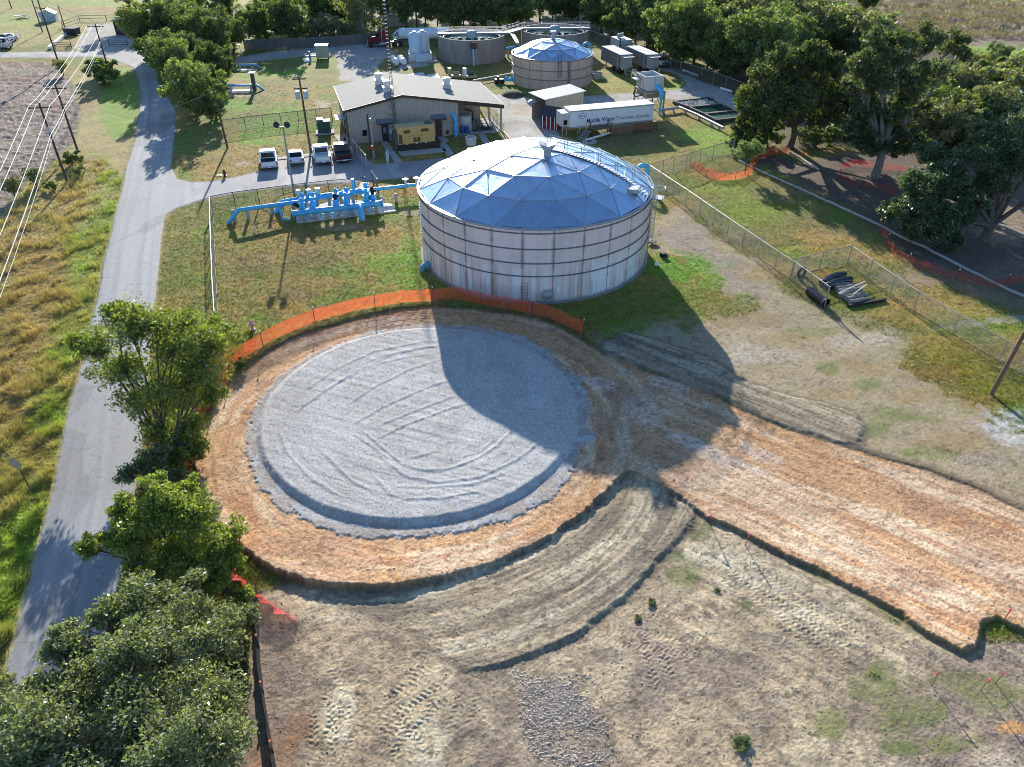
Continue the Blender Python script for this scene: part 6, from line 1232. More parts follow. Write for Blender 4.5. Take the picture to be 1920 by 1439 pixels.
for y in (-1.2, 1.2): m = MB(); m.tube([(.0, y, 1.0), (.0, y, 3.9)], .1, 8); m.build('exhaust_stack', CHROME, t); m = MB(); m.tube([(-.6, y*.9, .75), (.9, y*.9, .75)], .32, 10); m.build('fuel_tank', CHROME, t); m = MB(); m.tube([(-2.3, y*.92-.1, .5), (-2.3, y*.92+.1, .5)], .5, 16); m.build('wheel', RUB, t)
for x in (2.3, 3.6):
    for y in (-.95, .95): m = MB(); m.tube([(x, y-.25, .5), (x, y+.25, .5)], .5, 16); m.build('wheel', RUB, t)
tp_ = P3(800, 86); t = thing('tank_trailer', 'white tank trailer with lattice end frames behind the chemical tanks', 'trailer', tp_, R(4)); m = MB(); m.tube([(-5.6, 0, 2.3), (-5.2, 0, 2.3), (4.6, 0, 2.3), (5, 0, 2.3)], [.6, 1.05, 1.05, .6], 20); m.build('tank', mat('tank_white_blue', (.62, .68, .72), .4), t, smooth=True); m = MB()
for x in (-6.6, 5.2):
    for y in (-.7, .7):
        m.tube([(x, y, 2.2), (x+1.5 if x < 0 else x-1.5, y, 3.3)], .07, 4); m.tube([(x, y, 2.2), (x, y, 1.2)], .07, 4); m.tube([(x, y, 1.3), (x+1.5 if x < 0 else x-1.5, y, 1.6)], .07, 4)
        for k in range(3): m.tube([(x+(1 if x < 0 else -1)*.5*k, y, 2.2+.37*k), (x+(1 if x < 0 else -1)*(.5*k+.5), y, 1.5)], .05, 4)
m.build('end_frames', WHITEP, t); MB().bx(-6.5, 5.5, -.5, .5, 1.0, 1.25).build('chassis', DSTEEL, t)
for x in (2.8, 4.1):
    for y in (-.95, .95): m = MB(); m.tube([(x, y-.22, .5), (x, y+.22, .5)], .5, 16); m.build('wheel', RUB, t)
MB().bx(-6.2, -6.0, -.7, .7, 0, 1.0).build('landing_leg', STEEL, t)
# ------------------------------------------------------------------ blue pipe manifold
mp = P3(548, 410); mf = thing('pipe_manifold', 'long bright blue pipe manifold with valves on concrete piers beside the driveway', 'pipework', mp)
slab('path', [(557, 420), (742, 397), (735, 384), (640, 374), (553, 398)], -.05, .09, mat('pale_slab', None), kind='structure'); slab('path', [(672, 355), (690, 353), (692, 343), (676, 344)], -.05, .1, mat('pale_slab', None), kind='structure')
fA, fB = P3(548, 401, 1.0), P3(716, 381.5, 1.0); bA, bB = P3(531, 379, 1.15), P3(690, 356.5, 1.15); bC = P3(788, 346, 1.15); lA, lB, lC = P3(428, 419, 0), P3(447, 394, 1.45), P3(566, 378, 1.3)
def mpipe(nm, pts, r, mt=None, par=None): m = MB(); m.tube(pts, r, 14); return m.build(nm, mt or BLUEP, par or mf, world=True, smooth=True)
def flange(p, d, r, par):
    d = d.normalized()*.05; m = MB(); m.tube([p-d, p+d], r, 14); m.build('flange', BLUEP, par, world=True)
h1_ = mpipe('front_header', [fA, fB], .31); h2_ = mpipe('back_header', [P3(517, 401, -.1), bA, bA.lerp(bB, .03), bB], .29); mpipe('branch_pipe', [bB, bB.lerp(bC, .1), bC], .19); mpipe('small_header', [lA, lB, lB.lerp(lC, .04), lC], .2)
for u in (0, .14, .3, .47, .62, .76, .88, 1): flange(fA.lerp(fB, u), fB-fA, .42, h1_)
for u in (.1, .3, .5, .7, .9): flange(bA.lerp(bB, u), bB-bA, .4, h2_)
dr = P3(676, 386, 1.0); mpipe('drain_elbow', [dr+Vector((0, .3, 0)), dr+Vector((.0, -.25, .05)), dr+Vector((.15, -.9, -.15)), dr+Vector((.25, -1.25, -.9)), dr+Vector((.28, -1.3, -1.1))], .33)
def cross(px, black=False, tall=1.0, both=True):
    u = (px-548)/(716-548.); a = fA.lerp(fB, u); v = min(max((px+2-531)/(690-531.), .05), .98); b = bA.lerp(bB, v); c = mpipe('cross_pipe', [a, b], .22); d = (b-a)
    for w_ in ((.3, .68) if both else (.35,)):
        q = a.lerp(b, w_); m = MB(); m.sphere(q, (.36, .36, .36), 12, 8); m.tube([q, q+Vector((0, 0, .55))], [.3, .2], 12); m.tube([q+Vector((0, 0, .5)), q+Vector((0, 0, .58))], .34, 12); vb = m.build('valve', BLUEP, mf, world=True, smooth=True)
        m = MB(); m.tube([q+Vector((0, 0, .58)), q+Vector((0, 0, .58+.45*tall)), q+Vector((0, 0, .62+.5*tall))], [.22, .2, .05], 10); m.build('actuator', BLACK if black and w_ < .5 else BLUEP, vb, world=True)
        m = MB(); m.tube([q+Vector((.2, -.15, .95)), q+Vector((.42, -.2, 1.0))], .12, 8); m.build('actuator_motor', BLACK if black and w_ < .5 else BLUEP, vb, world=True)
        for e_ in (-.35, .35): flange(q+d.normalized()*e_, d, .36, c)
cross(566, False, 1.0); cross(585, False, .9); cross(628, True, 1.1); cross(648, False, 1.0); cross(686, False, 1.4); cross(706, True, 1.5, False)
q = P3(664, 352, 1.1); mpipe('riser', [P3(664, 361, 1.1), P3(664, 361, 1.1)+Vector((0, 0, 1.5))], .17)
for px, py in ((498, 366), (585, 362), (508, 364)): pass
for px, py in ((562, 362), (580, 361), (597, 358.5)):
    q = P3(px, py+9, 1.1); m = MB(); m.tube([q, q+Vector((0, 0, .35))], .12, 8); m.tube([q+Vector((0, 0, .35)), q+Vector((0, 0, .85))], .27, 10); m.build('gauge_box', mat('pale_teal', (.45, .6, .6), .5), mf, world=True)
for u in np.linspace(.09, .93, 7): p = fA.lerp(fB, u); m = MB(); m.box((p.x, p.y, .33), (.34, .34, .85)); m.box((p.x, p.y, .12), (.6, .6, .2)); m.build('pier', CONC, mf, world=True)
for u in np.linspace(.1, .95, 7): p = bA.lerp(bB, u); m = MB(); m.box((p.x, p.y, .42), (.3, .3, 1.0)); m.build('pier', CONC, mf, world=True)
for px, py, z in ((441, 417, 1.4), (466, 412, 1.35), (511, 403, 1.3), (743, 379, 1.0), (716, 384, 1.0)):
    p = P3(px, py); m = MB(); m.box((p.x, p.y, z/2-.1), (.3, .3, z+.1)); m.build('pier', CONC, mf, world=True)
for u in (.3, .75):
    p = bB.lerp(bC, u); flange(p, bC-bB, .28, mf)
for u in (.72, .93): p = bB.lerp(bC, u); m = MB(); m.tube([p, p+Vector((0, 0, .7))], .13, 8); m.tube([p+Vector((0, 0, .72)), p+Vector((0, 0, .78))], .33, 12); m.build('hand_wheel_valve', mat('valve_pale', (.45, .6, .75), .4), mf, world=True)
m = MB(); p = P3(552, 383, 1.2); m.tube([p, p+Vector((1.1, -.6, -.35))], .2, 8); m.build('black_actuator', BLACK, mf, world=True)
m = MB(); p = P3(530, 412, .4); m.tube([P3(524, 390, 1.2), P3(530, 411, .5), P3(542, 412, .4)], .12, 8); m.build('bypass_pipe', BLUEP, mf, world=True)
m = MB()
for c_ in ([(484, 385, 1.0), (478, 376, 1.2), (480, 370, 1.4), (487, 374, 1.3), (487, 386, 1.0)], [(510, 382, 1.1), (525, 368, 1.3), (548, 360, 1.5), (555, 372, 1.2)], [(488, 391, 1.0), (505, 400, .5), (512, 430, .02), (525, 434, .02)], [(485, 392, 1.), (477, 415, .1), (478, 440, .02), (484, 444, .02), (486, 435, .02)]): m.tube([P3(*q) for q in c_], .035, 5)
m.build('cable', BLACK, mf, world=True)
# ------------------------------------------------------------------ fences
LINK = net_mat('chain_link', (.34, .35, .36), .26, .09); LINKD = net_mat('chain_link_dark', (.12, .12, .12), .3, .09); ORN = net_mat('orange_netting', (.90, .14, .06), .6, .09, .55, .35, False); ORNR = net_mat('red_netting', (.55, .05, .035), .3, .09, .6, .3, False)
RAILW = mat('bright_galvanised', (.42, .43, .44), .45, .5)
def strip(t, nm, base, h0, h1, mt, sag=0.):
    vs, fs, uv = [], [], []; s_ = 0
    for i, p in enumerate(base):
        if i: s_ += (p-base[i-1]).length
        vs += [p+Vector((0, 0, h0)), p+Vector((0, 0, h1))]; uv += [(s_, h0), (s_, h1)]
    for i in range(len(base)-1): fs.append((2*i, 2*i+2, 2*i+3, 2*i+1))
    m = MB(); m.add(vs, fs); return m.build(nm, mt, t, world=True, uv=uv)
def spread(pts, step):
    out = [pts[0]]
    for a, b in zip(pts[:-1], pts[1:]):
        n = max(1, round((b-a).length/step)); out += [a.lerp(b, (k+1)/n) for k in range(n)]
    return out
def chain_fence(label, top, h=1.8, step=3., mt=None, rail=None, group=None, base=False, bottom=True, post=None, name='chain_link_fence'):
    pts = [P3(*p, 0 if base else h) for p in top]; pts = [Vector((p.x, p.y, 0)) for p in pts]; t = thing(name, label, 'fence', pts[0], 0, group); P = spread(pts, step)
    strip(t, 'mesh', P, .03, h-.02, mt or LINK)
    m = MB(); m.tube([p+Vector((0, 0, h)) for p in P], .036, 6); m.build('top_rail', rail or RAILW, t, world=True)
    if bottom: m = MB(); m.tube([p+Vector((0, 0, .08)) for p in P], .02, 4); m.build('bottom_wire', DSTEEL, t, world=True)
    for i, p in enumerate(P): m = MB(); e = i in (0, len(P)-1); m.tube([p-Vector((0, 0, .2)), p+Vector((0, 0, h+.06))], .06 if e else .038, 7); m.build('post', post or STEEL, t, world=True)
    return t
chain_fence('chain link fence with white top rail running down beside the road, left of the lawn', [(392, 369), (394, 440), (397, 520), (402, 600), (405, 640)], 1.9)
chain_fence('dark thin chain link fence along the driveway edge behind the blue manifold', [(392, 369), (436, 361), (481, 355), (529, 349), (571, 344), (614, 339), (664, 335), (684, 333)], 1.8, 3.2, LINKD, DSTEEL, post=DSTEEL)
chain_fence('dark thin chain link fence crossing the lawn left of the tan building', [(415, 226), (457, 220), (491, 216), (524, 212.5), (557, 209), (591, 205), (620, 202)], 1.7, 3.3, LINKD, DSTEEL, post=DSTEEL)
chain_fence('galvanised chain link fence from the gooseneck pipe to the big right hand tree', [(1217, 309), (1245, 301), (1265, 296), (1290, 289), (1315, 281), (1340, 273), (1378, 263)], 1.8)
chain_fence('long galvanised chain link fence running down right of the big tank to the culvert pipe', [(1217, 309), (1290, 357), (1369, 411), (1460, 472), (1489, 490), (1556, 538)], 1.8)
chain_fence('galvanised chain link fence cornering round the log pile and running to the right edge', [(1492, 487), (1545, 472), (1598, 462), (1680, 518), (1725, 548), (1800, 590), (1890, 640), (1990, 695)], 1.8)
chain_fence('dark chain link fence in shade along the wood behind the far box trailers', [(1105, 57), (1150, 72), (1200, 90), (1242, 104), (1277, 116), (1317, 128), (1363, 144), (1395, 156)], 1.9, 3.4, LINKD)
chain_fence('pair of grey mesh gates standing open beside the maroon pickup', [(660, 262), (685, 291)], 1.9, 2.4, name='mesh_gate')
p = P3(667, 281, 1.0); 
chain_fence('tall narrow mesh gate seen edge on beside the blue manifold', [(697, 322), (707, 336)], 2.0, 2.0, LINK, DSTEEL, post=DSTEEL, name='mesh_gate')
# wooden back fence
WF = mat('grey_board_fence', (.13, .125, .12), .95, var=.3, scale=2, stretch=(3, 3, .15)); tops = [(455, 76), (502, 73), (613, 69), (702, 63), (730, 60)]; P = [P3(x, y, 1.9) for x, y in tops]; t = thing('board_fence', 'long grey wooden board fence along the back of the site', 'fence', (P[0].x, P[0].y, 0)); m = MB()
for a, b in zip(P[:-1], P[1:]):
    d = b-a; n = int(d.length/.16)
    for k in range(n): q = a.lerp(b, (k+.5)/n); m.box((q.x, q.y, .93+random.uniform(-.03, .03)), (.152, .03, 1.95), math.atan2(d.y, d.x))
m.build('boards', WF, t, world=True); m = MB(); 
for z in (.5, 1.4): m.tube([Vector((p.x, p.y+.06, z)) for p in P], .05, 4)
m.build('rails', WF, t, world=True)
# safety netting
def netting(label, pts, h=1.15, step=2.4, mt=None, top=True, posts=True, lean=0., group=None, sag=.06, jit=.02):
    P0 = [P3(x, y, h) if top else P3(x, y) for x, y in pts]; P0 = [Vector((p.x, p.y, ground_z(p.x, p.y))) for p in P0]; t = thing('safety_netting', label, 'netting fence', P0[0], 0, group); P = spread(P0, step/4); vs, fs, uv = [], [], []; s_ = 0
    for i, p in enumerate(P):
        p.z = ground_z(p.x, p.y)
        if i: s_ += (p-P[i-1]).length
        k = (i % 4)/4; sg = -sag*math.sin(math.pi*k) if k else 0; d = (P[min(i+1, len(P)-1)]-P[max(i-1, 0)]).normalized(); n = Vector((-d.y, d.x, 0))*(lean+random.uniform(-jit, jit))
        hh = h*(1+random.uniform(-jit, jit)*.8); vs += [p+Vector((0, 0, .03)), p+n*.4+Vector((0, 0, hh*.5)), p+n+Vector((0, 0, hh+sg))]; uv += [(s_, 0), (s_, .5), (s_, 1.1)]
    for i in range(len(P)-1): fs += [(3*i, 3*i+3, 3*i+4, 3*i+1), (3*i+1, 3*i+4, 3*i+5, 3*i+2)]
    m = MB(); m.add(vs, fs); m.build('net', mt or ORN, t, world=True, uv=uv)
    if posts:
        for p in P[::8]: m = MB(); m.tube([p-Vector((0, 0, .2)), p+Vector((0, 0, h+.12))], .028, 5); pp = m.build('post', DSTEEL, t, world=True); m = MB(); m.tube([p+Vector((0, 0, h+.1)), p+Vector((0, 0, h+.2))], .055, 6); m.build('cap', WHITEP, pp, world=True)
    return t
netting('bright orange safety netting curving along the back edge of the clay ring', [(1095, 605), (1026, 575), (985, 566), (938, 558), (890, 547), (845, 539), (811, 545), (755, 548), (660, 562), (587, 582), (509, 616), (457, 647), (436, 672)])
netting('drooping orange netting tangled in the trees left of the clay ring', [(428, 690), (415, 712), (392, 745), (372, 790), (360, 830), (352, 870)], .9, 1.6, ORNR, lean=-.25, jit=.25)
netting('fallen red orange netting stretched toward the black silt fence', [(412, 1010), (440, 1050), (470, 1085), (510, 1115), (553, 1142)], .6, 1.4, net_mat('fallen_netting', (.85, .06, .05), .7, .09, .5, .3, False), lean=-.45, jit=.3, posts=False)
netting('sagging orange netting in front of the sapling by the chain link fence', [(1293, 312), (1318, 330), (1350, 340), (1385, 338), (1410, 328), (1414, 312), (1425, 300), (1450, 291), (1480, 288)], .8, 2.0, ORN, top=False, lean=.35, jit=.25)
netting('red netting looped round the trunk of the tall shade tree', [(1680, 368), (1640, 355), (1600, 350), (1575, 335), (1572, 318), (1600, 312), (1650, 318), (1700, 322)], .8, 2.0, ORNR, top=False, jit=.2)
netting('red netting running down past the live oak toward the right edge', [(1652, 395), (1652, 440), (1676, 482), (1720, 505), (1770, 520), (1815, 532), (1860, 540), (1920, 528)], .9, 2.2, ORNR, top=False, jit=.25)
netting('crumpled red netting in a heap under the pecan tree', [(1500, 296), (1506, 290), (1514, 291)], .5, 1.0, ORNR, top=False, jit=.4, posts=False)
netting('short piece of red netting beyond the shade tree', [(1716, 262), (1728, 258), (1740, 266)], .7, 1.0, ORNR, top=False, jit=.4, posts=False)
# silt socks and the black silt fence
SOCK = mat('silt_sock', (.42, .39, .34), .9, var=.2, scale=3)
for lab, pts in (('long pale silt sock lying across the shaded park ground', [(1385, 303), (1430, 325), (1480, 347), (1560, 383), (1600, 402), (1650, 425), (1700, 452), (1735, 466), (1800, 501), (1860, 531), (1990, 590)]), ('short pale silt sock under the pecan tree', [(1480, 287), (1500, 297), (1535, 320)]), ('pale silt sock on bare ground right of the live oak', [(1850, 413), (1885, 428), (1960, 462)])):
    q = [G(x, y)+Vector((0, 0, .08)) for x, y in pts]; t = thing('silt_sock', lab, 'silt sock', q[0]); P = spread(q, .8)
    for p in P: p.z = ground_z(p.x, p.y)+.09+random.uniform(-.02, .03)
    m = MB(); m.tube(P, .13, 8); m.build('sock', SOCK, t, world=True, smooth=True)
    for u in (0, -1): m = MB(); m.tube([P[u]-Vector((0, 0, .1)), P[u]+Vector((0, 0, .3))], .03, 5); m.build('stake', WOOD, t, world=True)
q = [G(x, y) for x, y in ((483, 1108), (484, 1160), (488, 1240), (495, 1300), (506, 1370), (517, 1432), (522, 1500))]; t = thing('silt_fence', 'black silt fence with orange tipped stakes beside the bottom left tree', 'fence', q[0]); P = spread(q, .45); vs = []; fs = []
for i, p in enumerate(P): p.z = ground_z(p.x, p.y); w_ = random.uniform(-.04, .04); vs += [p, p+Vector((w_*.5-.03, 0, .4)), p+Vector((w_-.05, 0, .72))]
for i in range(len(P)-1): fs += [(3*i, 3*i+3, 3*i+4, 3*i+1), (3*i+1, 3*i+4, 3*i+5, 3*i+2)]
m = MB(); m.add(vs, fs); m.build('fabric', mat('silt_black', (.012, .012, .013), .85), t, world=True)
for p in P[2::6]: m = MB(); m.tube([p-Vector((0, 0, .1)), p+Vector((0, 0, .85))], .025, 5); pp = m.build('stake', WOOD, t, world=True); m = MB(); m.tube([p+Vector((0, 0, .82)), p+Vector((0, 0, .9))], .05, 6); m.build('stake_cap', mat('cap_orange', (.8, .2, .06), .5), pp, world=True)
# ------------------------------------------------------------------ poles and wires
def upole(label, px, py, h, arms=(), arm_rz=0., transformers=0, lean=(0, 0), r=.15, wood=POLEW, name='utility_pole', group=None, arm_len=2.4):
    p = P3(px, py); t = thing(name, label, 'pole', p, arm_rz, group); tp = Vector((lean[0], lean[1], h)); m = MB(); m.tube([Vector((0, 0, -.4)), tp], [r, r*.68], 10); m.build('pole_shaft', wood, t, smooth=True)
    for z in arms:
        c = tp*(z/h); a_ = MB().bx(c.x-arm_len/2, c.x+arm_len/2, c.y-.17, c.y-.06, z-.07, z+.07).build('crossarm', POLEW, t)
        for x in (-arm_len*.45, -arm_len*.15, arm_len*.45): m = MB(); m.tube([(c.x+x, c.y-.11, z+.07), (c.x+x, c.y-.11, z+.26)], [.05, .04], 6); m.build('insulator', mat('insulator_grey', (.5, .5, .5), .3), a_)
    for k in range(transformers):
        s_ = (-1, 1, 0)[k]; z = h*.72; c = tp*(z/h); m = MB(); m.lathe([(.26, 0), (.28, .1), (.28, .85), (.2, .95)], 14, (c.x+s_*.48, c.y-(.45 if s_ == 0 else .1), z), cap=True); m.build('transformer', mat('transformer_grey', (.42, .46, .5), .4), t, smooth=True)
    return t, lambda x, z: MW[t.name] @ Vector((tp.x*z/h+x, tp.y*z/h-.11, z+.26))
ln = 'poles along the field edge'
hA, hB, hC = hof(127, 344, 193), hof(144.5, 280, 158), hof(205, 136, 45)
pA, fAp = upole('dark utility pole with crossarm and fuses, nearest at the ploughed field edge', 127, 344, hA, (hA-.5,), R(8), lean=(.0, 0), group=ln); pB, fBp = upole('dark utility pole with crossarm, second from the near end by the field', 144.5, 280, hB, (hB-.5,), R(8), group=ln); pC, fCp = upole('dark utility pole with crossarm standing in the bush at the road bend', 205, 136, hC, (hC-.4,), R(-6), group=ln, arm_len=3)
for k in range(4): q = fAp(-.7+.45*k, hA-2.6); m = MB(); m.tube([q, q+Vector((.1, -.1, .5))], .05, 6); m.build('fuse_cutout', PLATE, pA, world=True)
q = fAp(0, hA-3.4); m = MB(); m.tube([q, q+Vector((0, 0, .6))], .2, 10); m.build('transformer', mat('transformer_grey', (.42, .46, .5), .4), pA, world=True)
upole('very tall dark utility pole with a grey transformer at the top left corner', 112, 125, 11.2, (9.6,), R(-20), 1, group=ln); upole('thin dark utility pole beyond the white beam, top left', 80, 61, 12, (), 0, r=.13, group=ln); upole('short dark pole by the ranch gate near the dumpster', 122, 53, hof(122, 53, 9), (), 0, r=.13, group=ln); upole('dark pole at the very top left in the far field', 22, 16, 10, (), 0, r=.13, group=ln)
upole('dark pole with two stacked crossarms and twin grey transformers behind the white pickup', 583, 287, hof(583, 287, 144), (hof(583, 287, 148), hof(583, 287, 166)), R(10), 2, arm_len=1.6); upole('dark pole leaning against the lawn edge tree beside the driveway', 427, 278, hof(427, 278, 166), (), 0, r=.14, lean=(-.2, 0)); upole('slim dark pole beside the open mesh gates', 697, 294, hof(697, 294, 214), (), 0, r=.12)
upole('tall brown utility pole leaning outward at the right edge', 1858, 740, 9, (), 0, r=.15, lean=(.75, .2), wood=mat('brown_pole', (.16, .1, .07), .9, var=.3, scale=4, stretch=(1, 1, .08)))
t, f_ = upole('grey steel conduit post with a white cap next to the slim dark pole', 702, 296, hof(702, 296, 222), (), 0, r=.09, wood=STEEL, name='steel_post')
# flood light pole
hf = hof(553, 372, 238); fl, f_ = upole('grey pole with two black flood lights beside the driveway', 553, 372, hf, (), 0, r=.12, wood=mat('pole_grey', (.3, .3, .3), .5, .3), name='floodlight_pole', lean=(.05, 0))
MB().bx(-.55, .65, -.05, .05, hf-.05, hf+.05).build('bracket', STEEL, fl)
for s_ in (-1, 1): m = MB(); m.tube([(.05+s_*.55, .1, hf+.05), (.05+s_*.55, -.1, hf+.2), (.05+s_*.55, -.35, hf+.3)], [.2, .3, .32], 12); m.build('flood_light', mat('lamp_black', (.03, .03, .035), .5), fl, smooth=True)
# wires
WIRE = mat('wire_bright', (.6, .58, .55), .35, .5)
pE = P3(127, 344)+(P3(127, 344)-P3(144.5, 280))*5.2; pE, fEp = (lambda r_: r_)(upole('dark utility pole with crossarm further down the road beyond the left edge', *proj(pE.x, pE.y, 0.), hA, (hA-.5,), R(8), group=ln))
def wire(label, pts, r=.02, sag=.5, group='wires on the roadside poles'):
    out = []
    for a, b in zip(pts[:-1], pts[1:]):
        for k in range(9): u = k/9; out.append(a.lerp(b, u)-Vector((0, 0, sag*.016*(b-a).length*4*u*(1-u))))
    out.append(pts[-1]); t = thing('overhead_wire', label, 'wire', (pts[0].x, pts[0].y, pts[0].z), 0, group); m = MB(); m.tube(out, r, 5); m.build('cable', WIRE, t, world=True); 
    for p in pts[1:-1]: m = MB(); m.tube([p-Vector((0, 0, .1)), p+Vector((0, 0, .06))], .05, 5); m.build('clamp', STEEL, t, world=True)
pf = P3(-10, 5, 9)
for x, lab in ((-1.08, 'bright overhead wire on the left crossarm tips of the roadside poles'), (-.36, 'bright overhead wire on the inner insulators of the roadside poles'), (1.08, 'bright overhead wire on the right crossarm tips of the roadside poles')):
    wire(lab, [P3(70, 0, 10.5)+Vector((x, 0, 0)), fCp(x*1.25, hC-.4), fBp(x, hB-.5), fAp(x, hA-.5), fEp(x, hA-.5)], .026, .55)
wire('lower bright cable strung at mid height along the roadside poles', [fCp(.1, hC-3), fBp(.12, hB-3.2), fAp(.12, hA-3.6), fEp(.1, hA-3.6)], .034, .5); wire('thin second cable just below the lower roadside cable', [fCp(.1, hC-3.2), fBp(.14, hB-3.5), fAp(.14, hA-4.0), fEp(.1, hA-4)], .02, .7)
wire('thin dark service wire from the lawn edge pole across the road', [P3(405, 170, 7), P3(250, 228, 6.5), fBp(.1, hB-2)], .014, .6, None); wire('thin wire from the twin transformer pole to the tan building', [P3(572, 190, 6.6), P3(627, 222, 3.6)], .014, .3, None)
# ------------------------------------------------------------------ person walking by the building
def person(label, p, rz, shirt, jeans):
    t = thing('person', label, 'person', p, rz); me = bpy.data.meshes.new('body')
    J = {'pel': (0, 0, .95, .13), 'wai': (0, -.01, 1.12, .12), 'che': (0, -.02, 1.35, .155), 'nec': (0, 0, 1.5, .06), 'hea': (0, .02, 1.64, .095), 'top': (0, .01, 1.76, .07),
         'lh': (-.1, 0, .9, .095), 'lk': (-.11, .12, .5, .065), 'la': (-.11, .02, .09, .045), 'lt': (-.11, .17, .04, .04), 'rh': (.1, 0, .9, .095), 'rk': (.11, -.02, .5, .065), 'ra': (.11, -.18, .1, .045), 'rt': (.11, -.03, .04, .04),
         'ls': (-.19, -.02, 1.42, .06), 'le': (-.25, -.08, 1.14, .045), 'lw': (-.25, .04, .9, .035), 'lf': (-.24, .08, .8, .025), 'rs': (.19, -.02, 1.42, .06), 're': (.25, .04, 1.14, .045), 'rw': (.25, .16, .93, .035), 'rf': (.24, .2, .84, .025)}
    K = list(J); E = [('pel', 'wai'), ('wai', 'che'), ('che', 'nec'), ('nec', 'hea'), ('hea', 'top'), ('pel', 'lh'), ('lh', 'lk'), ('lk', 'la'), ('la', 'lt'), ('pel', 'rh'), ('rh', 'rk'), ('rk', 'ra'), ('ra', 'rt'), ('che', 'ls'), ('ls', 'le'), ('le', 'lw'), ('lw', 'lf'), ('che', 'rs'), ('rs', 're'), ('re', 'rw'), ('rw', 'rf')]
    me.from_pydata([J[k][:3] for k in K], [(K.index(a), K.index(b)) for a, b in E], []); o = bpy.data.objects.new('body', me); COL.objects.link(o); o.modifiers.new('skin', 'SKIN'); sv = me.skin_vertices[0].data
    for i, k in enumerate(K): sv[i].radius = (J[k][3],)*2
    sv[0].use_root = True; sb = o.modifiers.new('sub', 'SUBSURF'); sb.levels = sb.render_levels = 2
    dg = bpy.context.evaluated_depsgraph_get(); dg.update(); m2 = bpy.data.meshes.new_from_object(o.evaluated_get(dg)); o.modifiers.clear(); o.data = m2; o.parent = t; MW[o.name] = MW[t.name]
    for mt in (mat('skin', (.45, .28, .2), .6), shirt, jeans, mat('shoe', (.05, .04, .035), .7)): m2.materials.append(mt)
    for f in m2.polygons:
        c = f.center; f.material_index = 0 if c.z > 1.5 or (abs(c.x) > .2 and c.z < 1.12 and c.z > .7) else 1 if c.z > .98 else 2 if c.z > .12 else 3
        f.use_smooth = True
    m = MB(); m.sphere((0, -.01, 1.71), (.105, .115, .095), 10, 7); m.build('hair', mat('hair_dark', (.03, .02, .015), .8), t, smooth=True)
    for s_ in (-1, 1):
        m = MB(); hx, hy, hz = (-.24, .08, .8) if s_ < 0 else (.24, .2, .84)
        for k in range(4): m.tube([(hx, hy-.03+.02*k, hz), (hx, hy-.025+.022*k, hz-.08-.01*(k in (1, 2)))], [.011, .008], 5)
        m.tube([(hx-s_*.02, hy+.03, hz+.02), (hx-s_*.035, hy+.055, hz-.04)], [.012, .009], 5); m.build('hand', mat('skin', None), t)
    return t
person('person in a reddish brown shirt and dark trousers on the path beside the tan building', P3(648, 274)+Vector((0, 0, .07)), R(160), mat('shirt', (.28, .12, .10), .8), mat('jeans', (.03, .035, .05), .8))
# ------------------------------------------------------------------ small things
PINK = mat('survey_pink', (.85, .12, .16), .5)
for i, (x, y, lab) in enumerate(((1333, 986, 'pink flagged survey stake at the corner where lane meets graded strip'), (1397, 1023, 'pink flagged survey stake a little down the lane edge'), (1747, 1287, 'leaning pink survey stake, leftmost of three at lower right'), (1838, 1293, 'leaning pink survey stake in the middle of three at lower right'), (1866, 1281, 'leaning pink survey stake, rightmost of three at lower right'), (1880, 1166, 'small pink survey stake on the lane corner notch'), (421, 1064, 'pink survey stake on the bank left of the clay ring'), (991, 597, 'orange tipped stake by the netting in the tank shadow'), (945, 585, 'thin orange stake behind the clay ring in the tank shadow'), (462, 1285, 'pink flag stake between silt fence and bottom left tree'))):
    p = G(x, y); t = thing('survey_stake', lab, 'stake', p, random.uniform(0, 6), 'survey stakes'); l = random.uniform(-.12, .25); m = MB(); m.tube([(0, 0, -.1), (l, l*.4, .95)], .022, 5); m.build('stake', WOOD, t)
    m = MB(); m.tube([(l*.7, l*.28, .66), (l, l*.4, .97)], .035, 6); m.tube([(l, l*.4, .9), (l+.22, l*.4-.1, .82)], [.03, .012], 4); m.build('ribbon', PINK, t)
p = G(56, 916); t = thing('road_sign', 'grey backed diamond road sign on a post in the roadside grass', 'sign', p, R(-12)); m = MB(); m.tube([(0, 0, -.2), (-.05, 0, 2.3)], .035, 6); m.build('post', DSTEEL, t); m = MB(); m.add([(-.05, -.06, 1.45), (.4, -.06, 1.95), (-.05, -.06, 2.45), (-.5, -.06, 1.95), (-.05, -.04, 1.45), (.4, -.04, 1.95), (-.05, -.04, 2.45), (-.5, -.04, 1.95)], [(0, 1, 2, 3), (7, 6, 5, 4), (0, 4, 5, 1), (1, 5, 6, 2), (2, 6, 7, 3), (3, 7, 4, 0)]); m.build('plate', mat('sign_back', (.33, .35, .34), .5, .4), t)
p = P3(701, 309); t = thing('stop_sign', 'red octagonal sign on a post by the mesh gates', 'sign', p, R(55)); m = MB(); m.tube([(0, 0, -.2), (0, 0, 2.3)], .04, 6); m.build('post', STEEL, t); m = MB(); m.M = Matrix.Translation((0, -.06, 2.0)); n8 = [(.3*math.cos(R(22.5+45*k)), .3*math.sin(R(22.5+45*k))) for k in range(8)]; m.add([(x, 0, z) for x, z in n8]+[(x, .02, z) for x, z in n8], [tuple(range(8)), tuple(range(15, 7, -1))]+[(k, k+8, (k+1) % 8+8, (k+1) % 8) for k in range(8)]); m.build('plate', mat('sign_red', (.55, .03, .03), .4), t)
